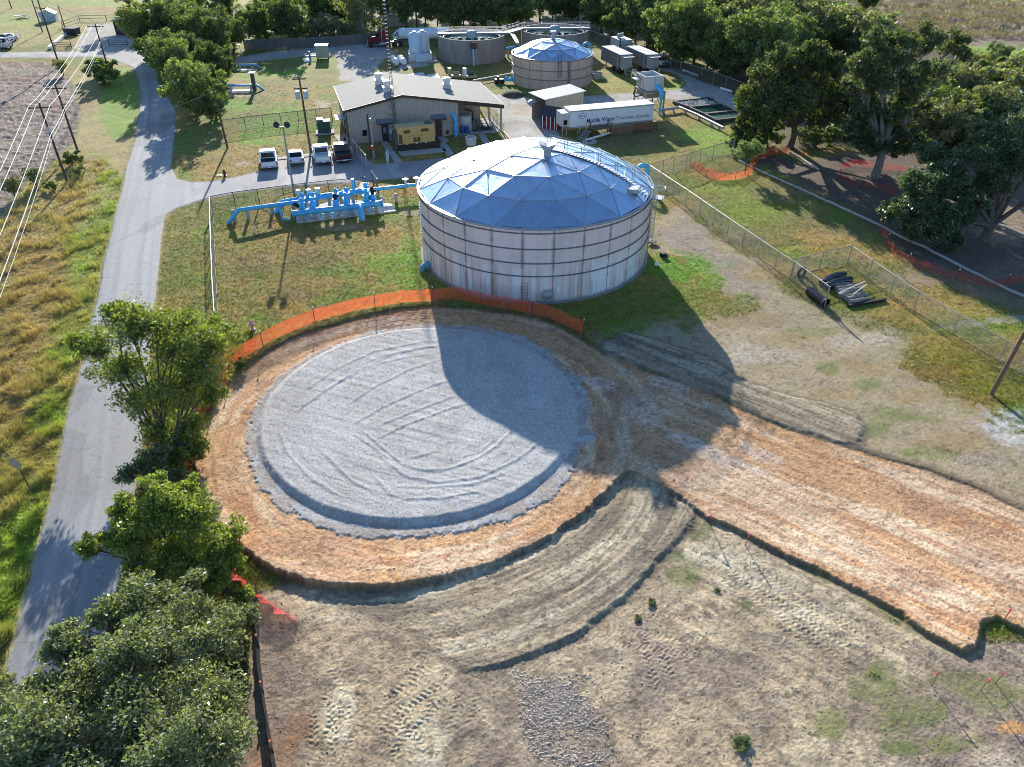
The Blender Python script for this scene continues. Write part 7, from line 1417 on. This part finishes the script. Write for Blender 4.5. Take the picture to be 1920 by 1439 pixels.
def hydrant(label, px, py, col):
    t = thing('hydrant', label, 'hydrant', G(px, py)); MT = mat('hydrant_%d' % px, col, .5); m = MB(); m.lathe([(.2, -.05), (.2, .06), (.13, .08), (.13, .55), (.17, .58), (.15, .68), (.06, .78), (.05, .85)], 14, cap=True); m.build('barrel', MT, t, smooth=True)
    for a in (-1, 1): m = MB(); m.tube([(a*.1, 0, .45), (a*.26, 0, .45)], .07, 8); m.build('nozzle', MT, t)
hydrant('dark red fire hydrant on the grass at the driveway corner', 422, 331, (.07, .02, .015)); hydrant('faded pink fire hydrant on the lawn behind the orange netting', 474, 618, (.6, .35, .35))
t = thing('valve_cover', 'small white concrete valve cover next to the dark red hydrant', 'cover', P3(412, 331)); m = MB(); m.lathe([(.3, 0), (.3, .15), (0, .17)], 12); m.build('block', WHITEP, t); m = MB(); m.lathe([(.12, .17), (.12, .2), (0, .2)], 10); m.build('lid', DSTEEL, t)
# log and pipe pile by the fence
a, b = P3(1517, 545, .35), P3(1548, 568, .35); d = b-a; t = thing('culvert_pipe', 'big black culvert pipe with shiny top lying along the fence', 'pipe', (a.x, a.y, 0), math.atan2(d.y, d.x)); m = MB(); m.tube([(0, 0, .33), (d.length, 0, .33)], .36, 16, cap=False); m.build('pipe', mat('black_plastic', (.02, .02, .022), .22, spec=.7), t, smooth=True); m = MB(); m.tube([(d.length-.15, 0, .33), (d.length+.1, 0, .33)], .41, 16, cap=False); m.build('collar', DSTEEL, t)
p = P3(1503, 521); t = thing('tyre', 'old black tyre leaning against the fence by the culvert pipe', 'tyre', p, .5); m = MB(); m.tube([(.42*math.cos(q), .12, .45+.42*math.sin(q)) for q in np.linspace(0, 2*math.pi, 21)], .13, 8, cap=False); m.build('tread', BLACK, t, smooth=True)
for i, (x0, y0, x1, y1) in enumerate(((1543, 532, 1580, 518), (1552, 538, 1592, 527))):
    a, b = P3(x0, y0, .25), P3(x1, y1, .25); d = b-a; t = thing('black_pipe', ['bent black pipe offcut behind, upper of two at the log pile', 'bent black pipe offcut in front, lower of two at the log pile'][i], 'pipe', (a.x, a.y, 0), math.atan2(d.y, d.x), 'black pipes at the log pile'); L_ = d.length; m = MB(); m.tube([(0, 0, .3), (L_*.4, .25, .32), (L_*.8, .25, .32), (L_*1.1, 0, .28)], .33, 12); m.build('pipe', mat('black_plastic', None), t, smooth=True); m = MB(); m.tube([(-.02, -.01, .3), (.12, .06, .3)], .35, 12); m.build('rim', DSTEEL, t)
LOGM = mat('grey_log', (.3, .26, .22), .95, var=.4, scale=3, bump=.5); lg = ['topmost grey log', 'second grey log from the top', 'third grey log from the top', 'forked grey log in the middle', 'pale grey log below the middle', 'dark grey log near the bottom', 'thin grey log at the lower end', 'bottom grey log']
for i, (x0, y0, x1, y1, r) in enumerate(((1560, 537, 1600, 532, .2), (1566, 542, 1612, 536, .22), (1570, 548, 1615, 540, .24), (1575, 555, 1610, 541, .2), (1582, 558, 1618, 548, .2), (1588, 562, 1625, 553, .22), (1580, 552, 1606, 545, .14), (1592, 566, 1630, 560, .2))):
    a, b = P3(x0, y0, .2), P3(x1, y1, .2); d = b-a; t = thing('log', lg[i]+' of the pile by the fence corner', 'log', (a.x, a.y, 0), math.atan2(d.y, d.x), 'logs by the fence'); L_ = d.length; m = MB(); m.tube([(0, 0, r), (L_*.3, random.uniform(-.1, .1), r*1.1), (L_*.7, random.uniform(-.15, .15), r), (L_, 0, r*.9)], [r, r*.95, r*.8, r*.65], 9); m.build('trunk', LOGM, t, smooth=True); m = MB(); m.tube([(L_*.5, 0, r), (L_*.62, .35*random.choice((-1, 1)), r*1.6)], [r*.4, r*.25], 6); m.build('stub', LOGM, t)
for i, (x0, y0, x1, y1) in enumerate(((1572, 550, 1622, 528), (1600, 552, 1625, 534))):
    a, b = P3(x0, y0, .5), P3(x1, y1, .6); d = b-a; t = thing('white_rod', ['long white rod lying over the log pile', 'short white rod lying over the log pile end'][i], 'rod', (a.x, a.y, 0)); m = MB(); m.tube([a, b], .045, 6); m.build('rod', WHITEP, t, world=True)
a, b = P3(1590, 574, .1), P3(1660, 562, .1); d = b-a; t = thing('timber_beam', 'dark timber beam lying below the log pile', 'beam', (a.x, a.y, .1), math.atan2(d.y, d.x)); MB().bx(0, d.length, -.12, .12, -.1, .12).build('beam', mat('black_timber', (.03, .028, .026), .9), t)
# far left yard
p = P3(92, 41); t = thing('tin_hut', 'little pale blue tin hut in the far left paddock', 'hut', p, R(15)); HB = mat('hut_blue', (.38, .44, .5), .5, .2); MB().bx(-1.6, 1.6, 0, 2.4, 0, 1.6).build('wall', HB, t); m = MB(); m.xprism([(-1.75, 1.55), (0, 2.5), (1.75, 1.55), (1.75, 1.62), (0, 2.6), (-1.75, 1.62)], -.15, 2.55); m.build('roof', mat('hut_roof', (.45, .5, .56), .4, .3), t); m = MB(); m.xprism([(-1.55, 1.6), (1.55, 1.6), (0, 2.46)], -.02, -.004); m.build('gable', HB, t)
p = P3(137, 66); t = thing('dumpster', 'black dumpster beside the white beam, far left', 'dumpster', p, R(-8)); MB().box((0, 0, .75), (2.6, 1.7, 1.2), 0, 1.1).build('bin', mat('bin_black', (.03, .032, .035), .5), t); MB().box((0, 0, 1.4), (2.9, 1.9, .08)).build('lid', mat('lid_black', (.05, .05, .055), .4), t)
a, b = P3(92, 91, .3), P3(125, 63, .3); d = b-a; t = thing('white_beam', 'long white beam on the verge, far left', 'beam', (a.x, a.y, 0), math.atan2(d.y, d.x)); MB().bx(0, d.length, -.3, .3, .15, .6).build('beam', WHITEP, t); 
for x in (.6, d.length-.6): MB().bx(x-.15, x+.15, -.4, .4, 0, .15).build('block', CONC, t)
def railfence(label, pts, h, mt, n=3, name='rail_fence', step=2.4):
    q = [P3(*p) for p in pts]; t = thing(name, label, 'fence', q[0]); P = spread(q, step)
    for k in range(n): z = h*(k+1)/n; m = MB(); m.tube([p+Vector((0, 0, z-.05)) for p in P], .06, 4); m.build('rail', mt, t, world=True)
    for p in P: m = MB(); m.tube([p-Vector((0, 0, .1)), p+Vector((0, 0, h+.08))], .075, 5); m.build('post', mt, t, world=True)
railfence('white three rail fence behind the parked vehicles at the far left', [(0, 96), (40, 72)], 1.5, WHITEP); railfence('brown pipe rail gate beside the white beam', [(104, 92), (135, 91), (133, 84)], 1.2, BRONZE, step=3); railfence('dark rail fence in the shade of the black shed', [(206, 87), (240, 87), (268, 86)], 1.2, BRONZE, step=3.5)
railfence('thin wire and post fence across the far paddock', [(118, 52), (150, 40), (200, 39), (260, 36)], 1.2, BRONZE, 2, step=8)
p = P3(218, 66); t = thing('black_shed', 'long black walled flat roofed shed beside the road bend', 'shed', p, R(-4)); MB().bx(0, 11, 0, 7, 0, 2.8).build('wall', rib_mat('black_wall', (.03, .032, .036), 'X', .4), t); MB().bx(-.3, 11.3, -.3, 7.3, 2.81, 2.95).build('roof', mat('grey_roof', (.3, .29, .27), .6), t); MB().bx(11.02, 14, 0, .15, 0, 2.4).build('side_panel', mat('shed_grey', (.3, .33, .35), .6), t)
p = P3(330, 37); t = thing('blue_roofed_house', 'house with a blue metal roof half hidden behind the roadside trees', 'house', p, R(-3)); MB().bx(-4, 4, 0, 8, 0, 2.8).build('wall', mat('house_wall', (.5, .48, .44), .7), t); m = MB(); m.yprism([(-.5, 2.7), (4, 4.5), (8.5, 2.7), (8.5, 2.85), (4, 4.65), (-.5, 2.85)], -4.5, 4.5); m.build('roof', rib_mat('blue_roof', (.2, .3, .45), 'X', .6, .4, .3), t)
p = P3(43, 34); t = thing('scrap_pile', 'small pile of white scrap sheets in the far left paddock', 'pile', p)
for k in range(6): MB().box((random.uniform(-1.8, 1.8), random.uniform(-.6, .6), .2+.08*k), (1.6, .5, .12), random.uniform(0, 3), rx=.2).build('sheet', [WHITEP, CONC][k % 2], t)
for i, (px, py, w_, lab) in enumerate(((638, 22, 7, 'small grey roofed house among the far trees behind the board fence'), (660, 58, 5, 'pale outbuilding between trees behind the board fence'), (1075, 20, 6, 'pale little outbuilding far behind the clarifiers'), (745, 50, 5, 'pale outbuilding behind the road tractor among trunks'))):
    p = P3(px, py); t = thing('outbuilding', lab, 'building', p, R(5*i-6)); MB().bx(-w_/2, w_/2, 0, 4, 0, 2.5).build('wall', mat('out_wall', (.45, .42, .38), .8), t); m = MB(); m.yprism([(-.3, 2.45), (2, 3.4), (4.3, 2.45), (4.3, 2.55), (2, 3.5), (-.3, 2.55)], -w_/2-.3, w_/2+.3); m.build('roof', mat('out_roof', (.4, .4, .4), .6, .2), t)
t, f_ = upole('thin lamp post with a small head by the back lane', 455, 117, hof(455, 117, 85), (), 0, r=.06, wood=STEEL, name='lamp_post'); MB().bx(-.5, .1, -.15, .15, hof(455, 117, 85), hof(455, 117, 85)+.15).build('lamp_head', STEEL, t)
for i, (x0, y0, x1, y1, lab) in enumerate(((1281, 132, 1308, 142, 'white pipe lying along the shaded far fence'), (1352, 166, 1372, 172, 'second white pipe lying at the fence near the basins'))):
    a, b = P3(x0, y0, .2), P3(x1, y1, .2); d = b-a; t = thing('white_pipe', lab, 'pipe', (a.x, a.y, 0), math.atan2(d.y, d.x)); m = MB(); m.tube([(0, 0, .2), (d.length, 0, .2)], .2, 10); m.build('tube', WHITEP, t, smooth=True); m = MB(); m.tube([(-.05, 0, .2), (.3, 0, .2)], .24, 10); m.build('socket', WHITEP, t)
# clods and stones as loose cover
def stones(nm, poly_px, n, r0, r1, col, seed, patch=.7, feather=.0):
    g = np.random.default_rng(seed); wp = W(poly_px); mn, mx_ = wp.min(0), wp.max(0); q = g.random((n*4, 2))*(mx_-mn)+mn; q = q[inside(wp, q[:, 0], q[:, 1])]; q = q[g.random(len(q)) < sstep(-.1, feather+.01, pdist(wp, q[:, 0], q[:, 1], True)[0]+(fbm(q[:, 0]*.8, q[:, 1]*.8, seed+77, 3)-.5)*feather)]; q = q[g.random(len(q)) < sstep(.34, .62, fbm(q[:, 0]*.9, q[:, 1]*.9, seed+300, 4))*patch+1-patch][:n]; n = len(q)
    base = np.array([[1, 0, 0], [0, 1, 0], [-1, 0, 0], [0, -1, 0], [0, 0, 1], [0, 0, -1]], float); F0 = np.array([[0, 1, 4], [1, 2, 4], [2, 3, 4], [3, 0, 4], [1, 0, 5], [2, 1, 5], [3, 2, 5], [0, 3, 5]])
    r = r0+(r1-r0)*g.random(n)**2.5; sc_ = np.stack([r*(.7+.6*g.random(n)), r*(.7+.6*g.random(n)), r*(.4+.4*g.random(n))], 1); th = g.random(n)*6.28; c, s_ = np.cos(th), np.sin(th)
    b = base[None]*sc_[:, None]*(1+.35*(g.random((n, 6, 1))-.5)); x = b[:, :, 0]*c[:, None]-b[:, :, 1]*s_[:, None]; y = b[:, :, 0]*s_[:, None]+b[:, :, 1]*c[:, None]
    gz = np.array([ground_z(*k) for k in q]); V = np.stack([x+q[:, :1], y+q[:, 1:], b[:, :, 2]+gz[:, None]+r[:, None]*.15], 2).reshape(-1, 3); F = (F0[None]+6*np.arange(n)[:, None, None]).reshape(-1, 3); cc = np.repeat(np.array(col)*(.55+.9*g.random((n, 1))), 6, 0)
    o = bpy.data.objects.new(nm, npmesh(nm, V, F, STONE, cc)); COL.objects.link(o); o['kind'] = 'stuff'; return o
STONE = attr_mat('loose_stone', .9, 0, var=.15)
tag(stones('crushed_rock', [(945, 1248), (1000, 1238), (1108, 1246), (1128, 1300), (1150, 1370), (1178, 1470), (1005, 1470), (965, 1330)], 7000, .015, .06, (.42, .36, .30), 5, .85, 1.6), 'patch of pale crushed rock at the bottom centre', 'crushed rock')
tag(stones('gravel_spill', gout, 9000, .012, .04, (.50, .49, .48), 6), 'loose grey stones over the gravel circle', 'gravel')
tag(stones('soil_clods', [(470, 1105), (740, 1105), (1100, 980), (1190, 900), (1310, 965), (1560, 1095), (1800, 1230), (1950, 1230), (1950, 1470), (540, 1470)], 3500, .01, .05, (.34, .295, .24), 8), 'scattered soil clods over the front dirt', 'soil clods')
tag(stones('clay_clods', clayp[:40]+[(1920, 1178), (1920, 962)]+clayp[-17:], 7000, .01, .05, (.50, .34, .24), 9), 'scattered clay clods on the orange pad', 'clay clods')
# ------------------------------------------------------------------ the trees further off
b0 = G(1480, 276)
tL = px_lobes(b0, [(1485, 130, 9.5, 2.6), (1440, 150, 8.6, 2.3), (1530, 140, 9, 2.4), (1560, 125, 10, 2.0), (1470, 110, 10.8, 2.0), (1520, 108, 11, 2.0), (1410, 180, 6.8, 2.0), (1400, 205, 5, 1.7), (1450, 200, 6, 2.6), (1500, 190, 6.5, 2.8), (1550, 185, 6.2, 2.4), (1580, 165, 7.5, 1.9), (1430, 235, 3.6, 1.6), (1580, 215, 4.5, 1.7), (1390, 240, 2.8, 1.3), (1530, 225, 4.2, 1.8), (1600, 190, 6.0, 1.2)])
tree_obj('pecan_tree', 'broad yellow topped green tree between the settling basins and the tall shade tree', 'tree', b0, make_tree(31, 12, tL, 30000, .21, GRK+GR1[:2]+[(.20, .21, .04)], .25, .45, per=9, up=.5, twigs=.4), LEAF, BARK)
b0 = G(1640, 332)
tL = px_lobes(b0, [(1650, 75, 14.5, 2.0), (1690, 100, 13.4, 2.2), (1640, 110, 13, 2.2), (1740, 75, 14.6, 1.9), (1790, 85, 13.8, 1.6), (1800, 100, 12.8, 1.4), (1610, 130, 11.6, 1.8), (1650, 150, 10.8, 2.2), (1610, 165, 9.6, 1.8), (1690, 165, 10, 2.2), (1740, 140, 11.2, 2.0), (1625, 200, 7.6, 2.0), (1680, 215, 7.0, 2.2), (1640, 235, 5.6, 1.8), (1700, 250, 5, 1.8), (1720, 205, 7.4, 1.8), (1600, 240, 5.2, 1.5), (1660, 265, 4.0, 1.6), (1635, 272, 3.4, 1.7), (1690, 276, 3.4, 1.6), (1605, 268, 3.6, 1.4), (1720, 270, 3.8, 1.5)])
tree_obj('shade_tree', 'tall loose light green tree with a thick grey trunk ringed by red netting', 'tree', b0, make_tree(32, 15, tL, 30000, .2, GR1+GRG+GRK[:2], .22, .5, per=9, up=.5, twigs=.8), LEAF, BARKL)
b0 = G(1838, 452)
tL = px_lobes(b0, [(1700, 430, 1.6, 1.4), (1680, 400, 2.6, 1.5), (1720, 390, 3.2, 1.8), (1760, 430, 1.8, 1.8), (1750, 360, 4.6, 2.0), (1720, 345, 5, 1.6), (1790, 400, 3.0, 1.8), (1800, 350, 5.0, 2.0), (1770, 310, 6.4, 1.9), (1740, 290, 6.8, 1.4), (1840, 300, 7.2, 2.1), (1880, 260, 8.6, 2.1), (1850, 250, 8.6, 1.6), (1900, 300, 7.4, 2.0), (1930, 240, 9, 2.0), (1960, 280, 8, 2.2), (1860, 340, 5.6, 1.6), (1990, 330, 7, 2.2), (1910, 215, 9.4, 1.4), (1780, 455, .9, 1.2), (1820, 380, 4, 1.5)])
tree_obj('live_oak', 'dark grey green live oak with bare leaning limbs at the right edge', 'tree', b0, make_tree(33, 9, tL, 46000, .15, GRD+GRG[:1], .2, .5, per=11, up=.6, twigs=.5, lean=(.35, .1)), LEAFG, BARK)
L1, L2, L3 = 'leafy trees beside the road bend', 'trees behind the board fence', 'trees of the wood behind the works'
for a in (('round', 'bright topped tree at the road bend, leftmost of the roadside clump', 293, 112, 1.15), ('round_b', 'tall dark green tree in the roadside clump next to the blue roof', 345, 108, 1.2), ('round', 'wide green tree of the roadside clump nearest the back lane', 400, 128, 1.15), ('round_b', 'green tree low in the roadside clump by the pipe loops', 412, 160, .8), ('round', 'round green tree in front of the roadside clump, above the shaded road', 335, 172, .95), ('round_b', 'dark tree lowest in the roadside clump beside the leaning pole', 372, 218, .95), ('round_b', 'dense tree between the road bend and the back of the clump', 312, 142, .85), ('tall', 'narrow tree at the centre of the roadside clump', 368, 150, .7)):
    plant(a[0], 'roadside_tree', a[1], a[2], a[3], 0, s=a[4], group=L1)
for a in (('bush', 'green vine bush wrapped round the pole at the road bend', 203, 160, 1.25), ('bush', 'smaller bright bush left of the pole at the road bend', 186, 146, 1.0), ('bush', 'little round bush beside the second field pole', 140, 311, .55), ('dry', 'brown shrub at the foot of the tall corner pole', 119, 142, .4), ('bush', 'low bush under the leaning pole by the road', 398, 226, 1.0), ('dry', 'brown dry shrub at the field corner below the nearest field pole', 70, 352, .35), ('bush', 'bright little bush near the base of the nearest field pole', 98, 358, .35), ('grey', 'grey shrub by the base of the nearest field pole', 150, 330, .35), ('bush', 'small weed bush at the edge of the clay ring, left side', 452, 690, .22), ('bush', 'small bush behind the red drooping netting', 400, 745, .3), ('dry', 'brown dry shrub beside the ploughed field, left edge', 30, 372, .35)):
    plant(a[0], 'shrub', a[1], a[2], a[3], 0, s=a[4], cat='shrub')
for a in (('open', 'loose grey green tree beyond the black shed, left of two', 252, 47, .95), ('open', 'loose grey green tree beyond the black shed, right of two', 290, 46, .95), ('round', 'pale bush like tree beside the blue roof', 352, 46, .6), ('open', 'open branched tree beyond the roadside clump', 385, 56, 1.0), ('tall', 'dark tree with a slanting top left of the back lane', 428, 74, .95), ('round_b', 'dark shrubby tree at the left end of the board fence', 440, 96, .75), ('round', 'sunlit tree standing in front of the board fence', 545, 86, 1.05), ('round_b', 'tree at the board fence with a bare gap beneath', 488, 84, .95), ('round_b', 'dark tree over the middle of the board fence', 530, 50, 1.1), ('round', 'vivid green tree over the middle of the board fence', 606, 58, 1.0), ('round', 'smaller vivid green tree right of the board fence middle', 640, 60, .7), ('dry', 'thin grey brown tree near the right end of the board fence', 682, 72, 1.6), ('open', 'loose pale tree over the road tractor', 726, 70, .95), ('round', 'far pale tree above the board fence', 590, 26, .8), ('dry', 'far grey bare tree above the board fence right half', 668, 40, 1.6)):
    plant(a[0], 'leafy_tree', a[1], a[2], a[3], 0, s=a[4], group=L2)
for i, (px, py, s_) in enumerate(((575, 76, 1.1), (600, 74, 1.2), (625, 72, 1.3), (650, 70, 1.0))): plant('grey', 'shrub', 'grey leafless looking shrub in the row behind the board fence', px, py, 0, s=s_, group='grey shrubs behind the board fence', cat='shrub')
wood = [(762, 64, 't'), (782, 58, 'o'), (800, 62, 't'), (822, 56, 't'), (846, 60, 'r'), (868, 55, 't'), (890, 58, 'b'), (912, 54, 't'), (936, 57, 'b'), (958, 52, 't'), (975, 56, 'b'), (1012, 44, 'o'), (1036, 46, 't'), (1058, 44, 'b'), (1082, 48, 't'), (1104, 56, 't'), (1126, 62, 'b'), (1148, 70, 't'), (1170, 78, 'b'), (1192, 86, 't'), (1214, 94, 't'), (1236, 104, 'b'), (1300, 122, 'b'), (1326, 130, 't'), (1352, 142, 'b'), (1378, 152, 'b'),
        (1010, 24, 't'), (1045, 22, 'r'), (1080, 24, 't'), (1115, 30, 't'), (1150, 38, 'b'), (1185, 48, 't'), (1218, 58, 't'), (1250, 68, 'b'), (1285, 84, 't'), (1318, 98, 'r'), (1350, 106, 't'), (1130, 10, 't'), (1190, 16, 't'), (1240, 28, 'b'), (1290, 44, 't'), (1330, 58, 'd'), (1365, 70, 'r'), (1400, 88, 'd'), (1440, 102, 'b'), (1300, 14, 't'), (1350, 26, 'd'), (1395, 44, 't'), (1430, 60, 'd'), (1465, 76, 'b'), (1500, 92, 'd'), (1535, 108, 'd'), (1570, 120, 'b'), (1420, 22, 'b'), (1460, 38, 'd'), (1500, 52, 'd'), (1540, 68, 'b'), (1575, 84, 'b'), (1600, 104, 'b'), (1480, 120, 'r'), (1450, 130, 'b'), (770, 26, 't'), (830, 22, 't'), (900, 20, 't'), (950, 24, 'b'), (1460, 14, 'd'), (1370, 8, 't'), (720, 18, 't'), (740, 40, 't'), (700, 44, 'o'), (1060, 66, 'k'), (1610, 130, 'd'), (870, 30, 'o')]
KD = {'t': 'tall', 'o': 'open', 'r': 'round', 'b': 'round_b', 'd': 'dry', 'k': 'grey'}; SC = {'t': .92, 'o': .9, 'r': 1.0, 'b': 1.0, 'd': 1.5, 'k': 1.0}
WL = {'t': 'tall narrow green tree in the wood behind the works', 'o': 'loose branched tree in the wood behind the works', 'r': 'bright round tree in the wood behind the works', 'b': 'dark round tree in the wood behind the works', 'd': 'brownish dry tree in the wood behind the works', 'k': 'grey shrub by the wood behind the works'}
for px, py, k in wood: plant(KD[k], 'wood_tree', WL[k], px, py, 0, s=SC[k]*random.uniform(.85, 1.12), group=L3)
plant('round_b', 'wood_tree', 'large dark tree bulging over the fence behind the far white pickup', 1268, 122, 0, s=1.4); plant('round', 'wood_tree', 'large bright green rounded tree above the settling basins', 1420, 160, 0, s=1.38, rz=1); plant('tall', 'field_tree', 'lone tree with a straight dark trunk in the brown brush field', 1617, 44, 0, s=1.0); plant('round', 'field_tree', 'small pale round tree at the edge of the bright green field', 1862, 136, 0, s=.55)
plant('open', 'sapling', 'young sapling inside the sagging orange netting by the fence', 1396, 326, 0, s=.36, rz=0)
for a in (('bush', 1382, 284, .8), ('bush', 1408, 288, .7), ('bush', 1436, 276, .9), ('grey', 1420, 270, .6), ('bush', 1528, 276, .7), ('grey', 1500, 268, .6), ('bush', 1556, 272, .8), ('bush', 1395, 262, .9)): plant(a[0], 'understory_shrub', 'green shrub of the undergrowth around the foot of the pecan tree', a[1], a[2], 0, s=a[3], group='undergrowth by the pecan tree', cat='shrub')
for k, px, py, s_ in (('dry', 1752, 292, 1.0), ('bush', 1790, 276, 1.9), ('dry', 1830, 262, 1.1), ('bush', 1868, 250, 1.8), ('dry', 1905, 240, 1.2), ('round_b', 1730, 256, .8), ('dry', 1788, 222, 1.1), ('bush', 1836, 206, 2.0), ('dry', 1885, 200, 1.2), ('bush', 1915, 176, 1.9), ('grey', 1870, 228, 1.6), ('round', 1840, 230, .55), ('bush', 1760, 200, 1.8), ('dry', 1805, 180, 1.0), ('bush', 1875, 170, 1.7), ('bush', 1930, 210, 1.9), ('round_b', 1940, 260, .7), ('bush', 1745, 270, 1.6), ('dry', 1690, 270, .9), ('bush', 1820, 292, 1.4), ('bush', 1770, 240, 1.8), ('dry', 1960, 225, 1.1), ('bush', 1850, 276, 1.6), ('round_b', 1700, 225, .8), ('bush', 1905, 268, 1.5)):
    plant(k, 'thicket_shrub', {'dry': 'brownish twiggy shrub in the thicket above the live oak', 'bush': 'green shrub in the thicket above the live oak', 'grey': 'grey shrub in the thicket above the live oak', 'round': 'small yellow green tree in the thicket above the live oak', 'round_b': 'dark small tree in the thicket above the live oak'}[k], px, py, 0, s=s_, group='thicket above the live oak', cat='shrub')
for i, (px, py) in enumerate(((1222, 1132), (1196, 1162), (1345, 1108), (1390, 1395))): plant('bush', 'weed', ['uprooted green weed branch on the bare dirt, rightmost by the graded strip', 'small green weed clump just below the uprooted branch', 'tiny green weed on the dirt below the haul lane', 'low green weed patch at the bottom right of the rocks'][i], px, py, 0, s=(.13, .11, .08, .2)[i], cat='weed', sz=.35)
# ------------------------------------------------------------------ grass and weeds as cover
GRASSM = leaf_mat('grass_blades', .35, .6, .04, (1.2, 1.3, .7))
def blades(nm, label, pts, n_per, h0, h1, wd, cols, seed, lean=.45, hs=None):
    """tufts of blades at ground points"""
    g = np.random.default_rng(seed); n = len(pts)*n_per; P = np.repeat(pts, n_per, 0)+np.c_[g.normal(size=(n, 2))*.07, np.zeros(n)]; h = (h0+(h1-h0)*g.random(n))[:, None]*(1 if hs is None else np.repeat(hs, n_per)[:, None]); d = np.c_[g.normal(size=(n, 2))*lean, np.ones(n)]
    t = g.random(n)*6.28; s_ = np.c_[np.cos(t), np.sin(t), np.zeros(n)]*wd*(.6+.8*g.random((n, 1))); V = np.stack([P-s_, P+s_, P+d*h], 1).reshape(-1, 3); F = np.arange(3*n).reshape(n, 3)
    c = np.repeat(cols, n_per, 0)*(.7+.6*g.random((n, 1))); o = bpy.data.objects.new(nm, npmesh(nm, V, F, GRASSM, np.repeat(c, 3, 0))); COL.objects.link(o); o['kind'] = 'stuff'; o['label'] = label; return o
gi = rng.permutation(np.where((grass > .55) & (rw < .1) & (cw < .1) & (fw < .2) & (PX > -40) & (PX < 1960) & (PY > 20) & (PY < 1470))[0])
vw = tall[gi] > .5
lush = C[gi, 1]/(C[gi, 0]+1e-4)
tv = gi[vw & (PY[gi] > 300)]; k_ = min(len(tv), 20000)
tw = sstep(.47, .58, fbm(X[tv[:k_]]*.45, Y[tv[:k_]]*.3, 301, 4))[:, None]*.5; tc_ = C[tv[:k_]]*(1-tw)+np.array(A(186, 160, 112))*tw*.9
blades('roadside_weeds', 'rank weeds and long grass on the left road verge', VW[tv[:k_]], 6, .06, .26, .026, np.clip(tc_*(.75+1.2*n3[tv[:k_]])[:, None], 0, .6), 3, .6, .5+2.0*sstep(.48, .66, fbm(X[tv[:k_]]*.9, Y[tv[:k_]]*.7, 302, 3)))
tv2 = gi[(PX[gi] < 480) & (PY[gi] > 620) & ~vw]; k_ = min(len(tv2), 9000)
blades('tree_foot_weeds', 'weeds at the foot of the roadside trees', VW[tv2[:k_]], 6, .1, .35, .03, np.clip(C[tv2[:k_]]*1.2, 0, .6), 4, .6)
tl = gi[~vw & (PY[gi] > 160) & (PX[gi] > 290)]; k_ = min(len(tl), 60000)
blades('lawn_grass', 'short mown grass tufts over the lawns', VW[tl[:k_]], 5, .03, .1, .035, np.clip(C[tl[:k_]]*1.5, 0, .6), 5, .9)
bi = rng.permutation(np.where((brush > .5) & (PX < 1960) & (PY > -20))[0])[:2600]
Vb, Fb, cb = leaves(VW[bi]+np.array([0, 0, .5]), np.full(len(bi), 1.1), 52000, .2, rng, [(.20, .15, .13), (.24, .18, .14), (.16, .13, .11), (.2, .19, .1)], .3, .3, .55)
o = bpy.data.objects.new('brush', npmesh('brush', Vb, Fb, LEAFM, cb)); COL.objects.link(o); o['kind'] = 'stuff'; o['label'] = 'mauve brown brush over the far right field'
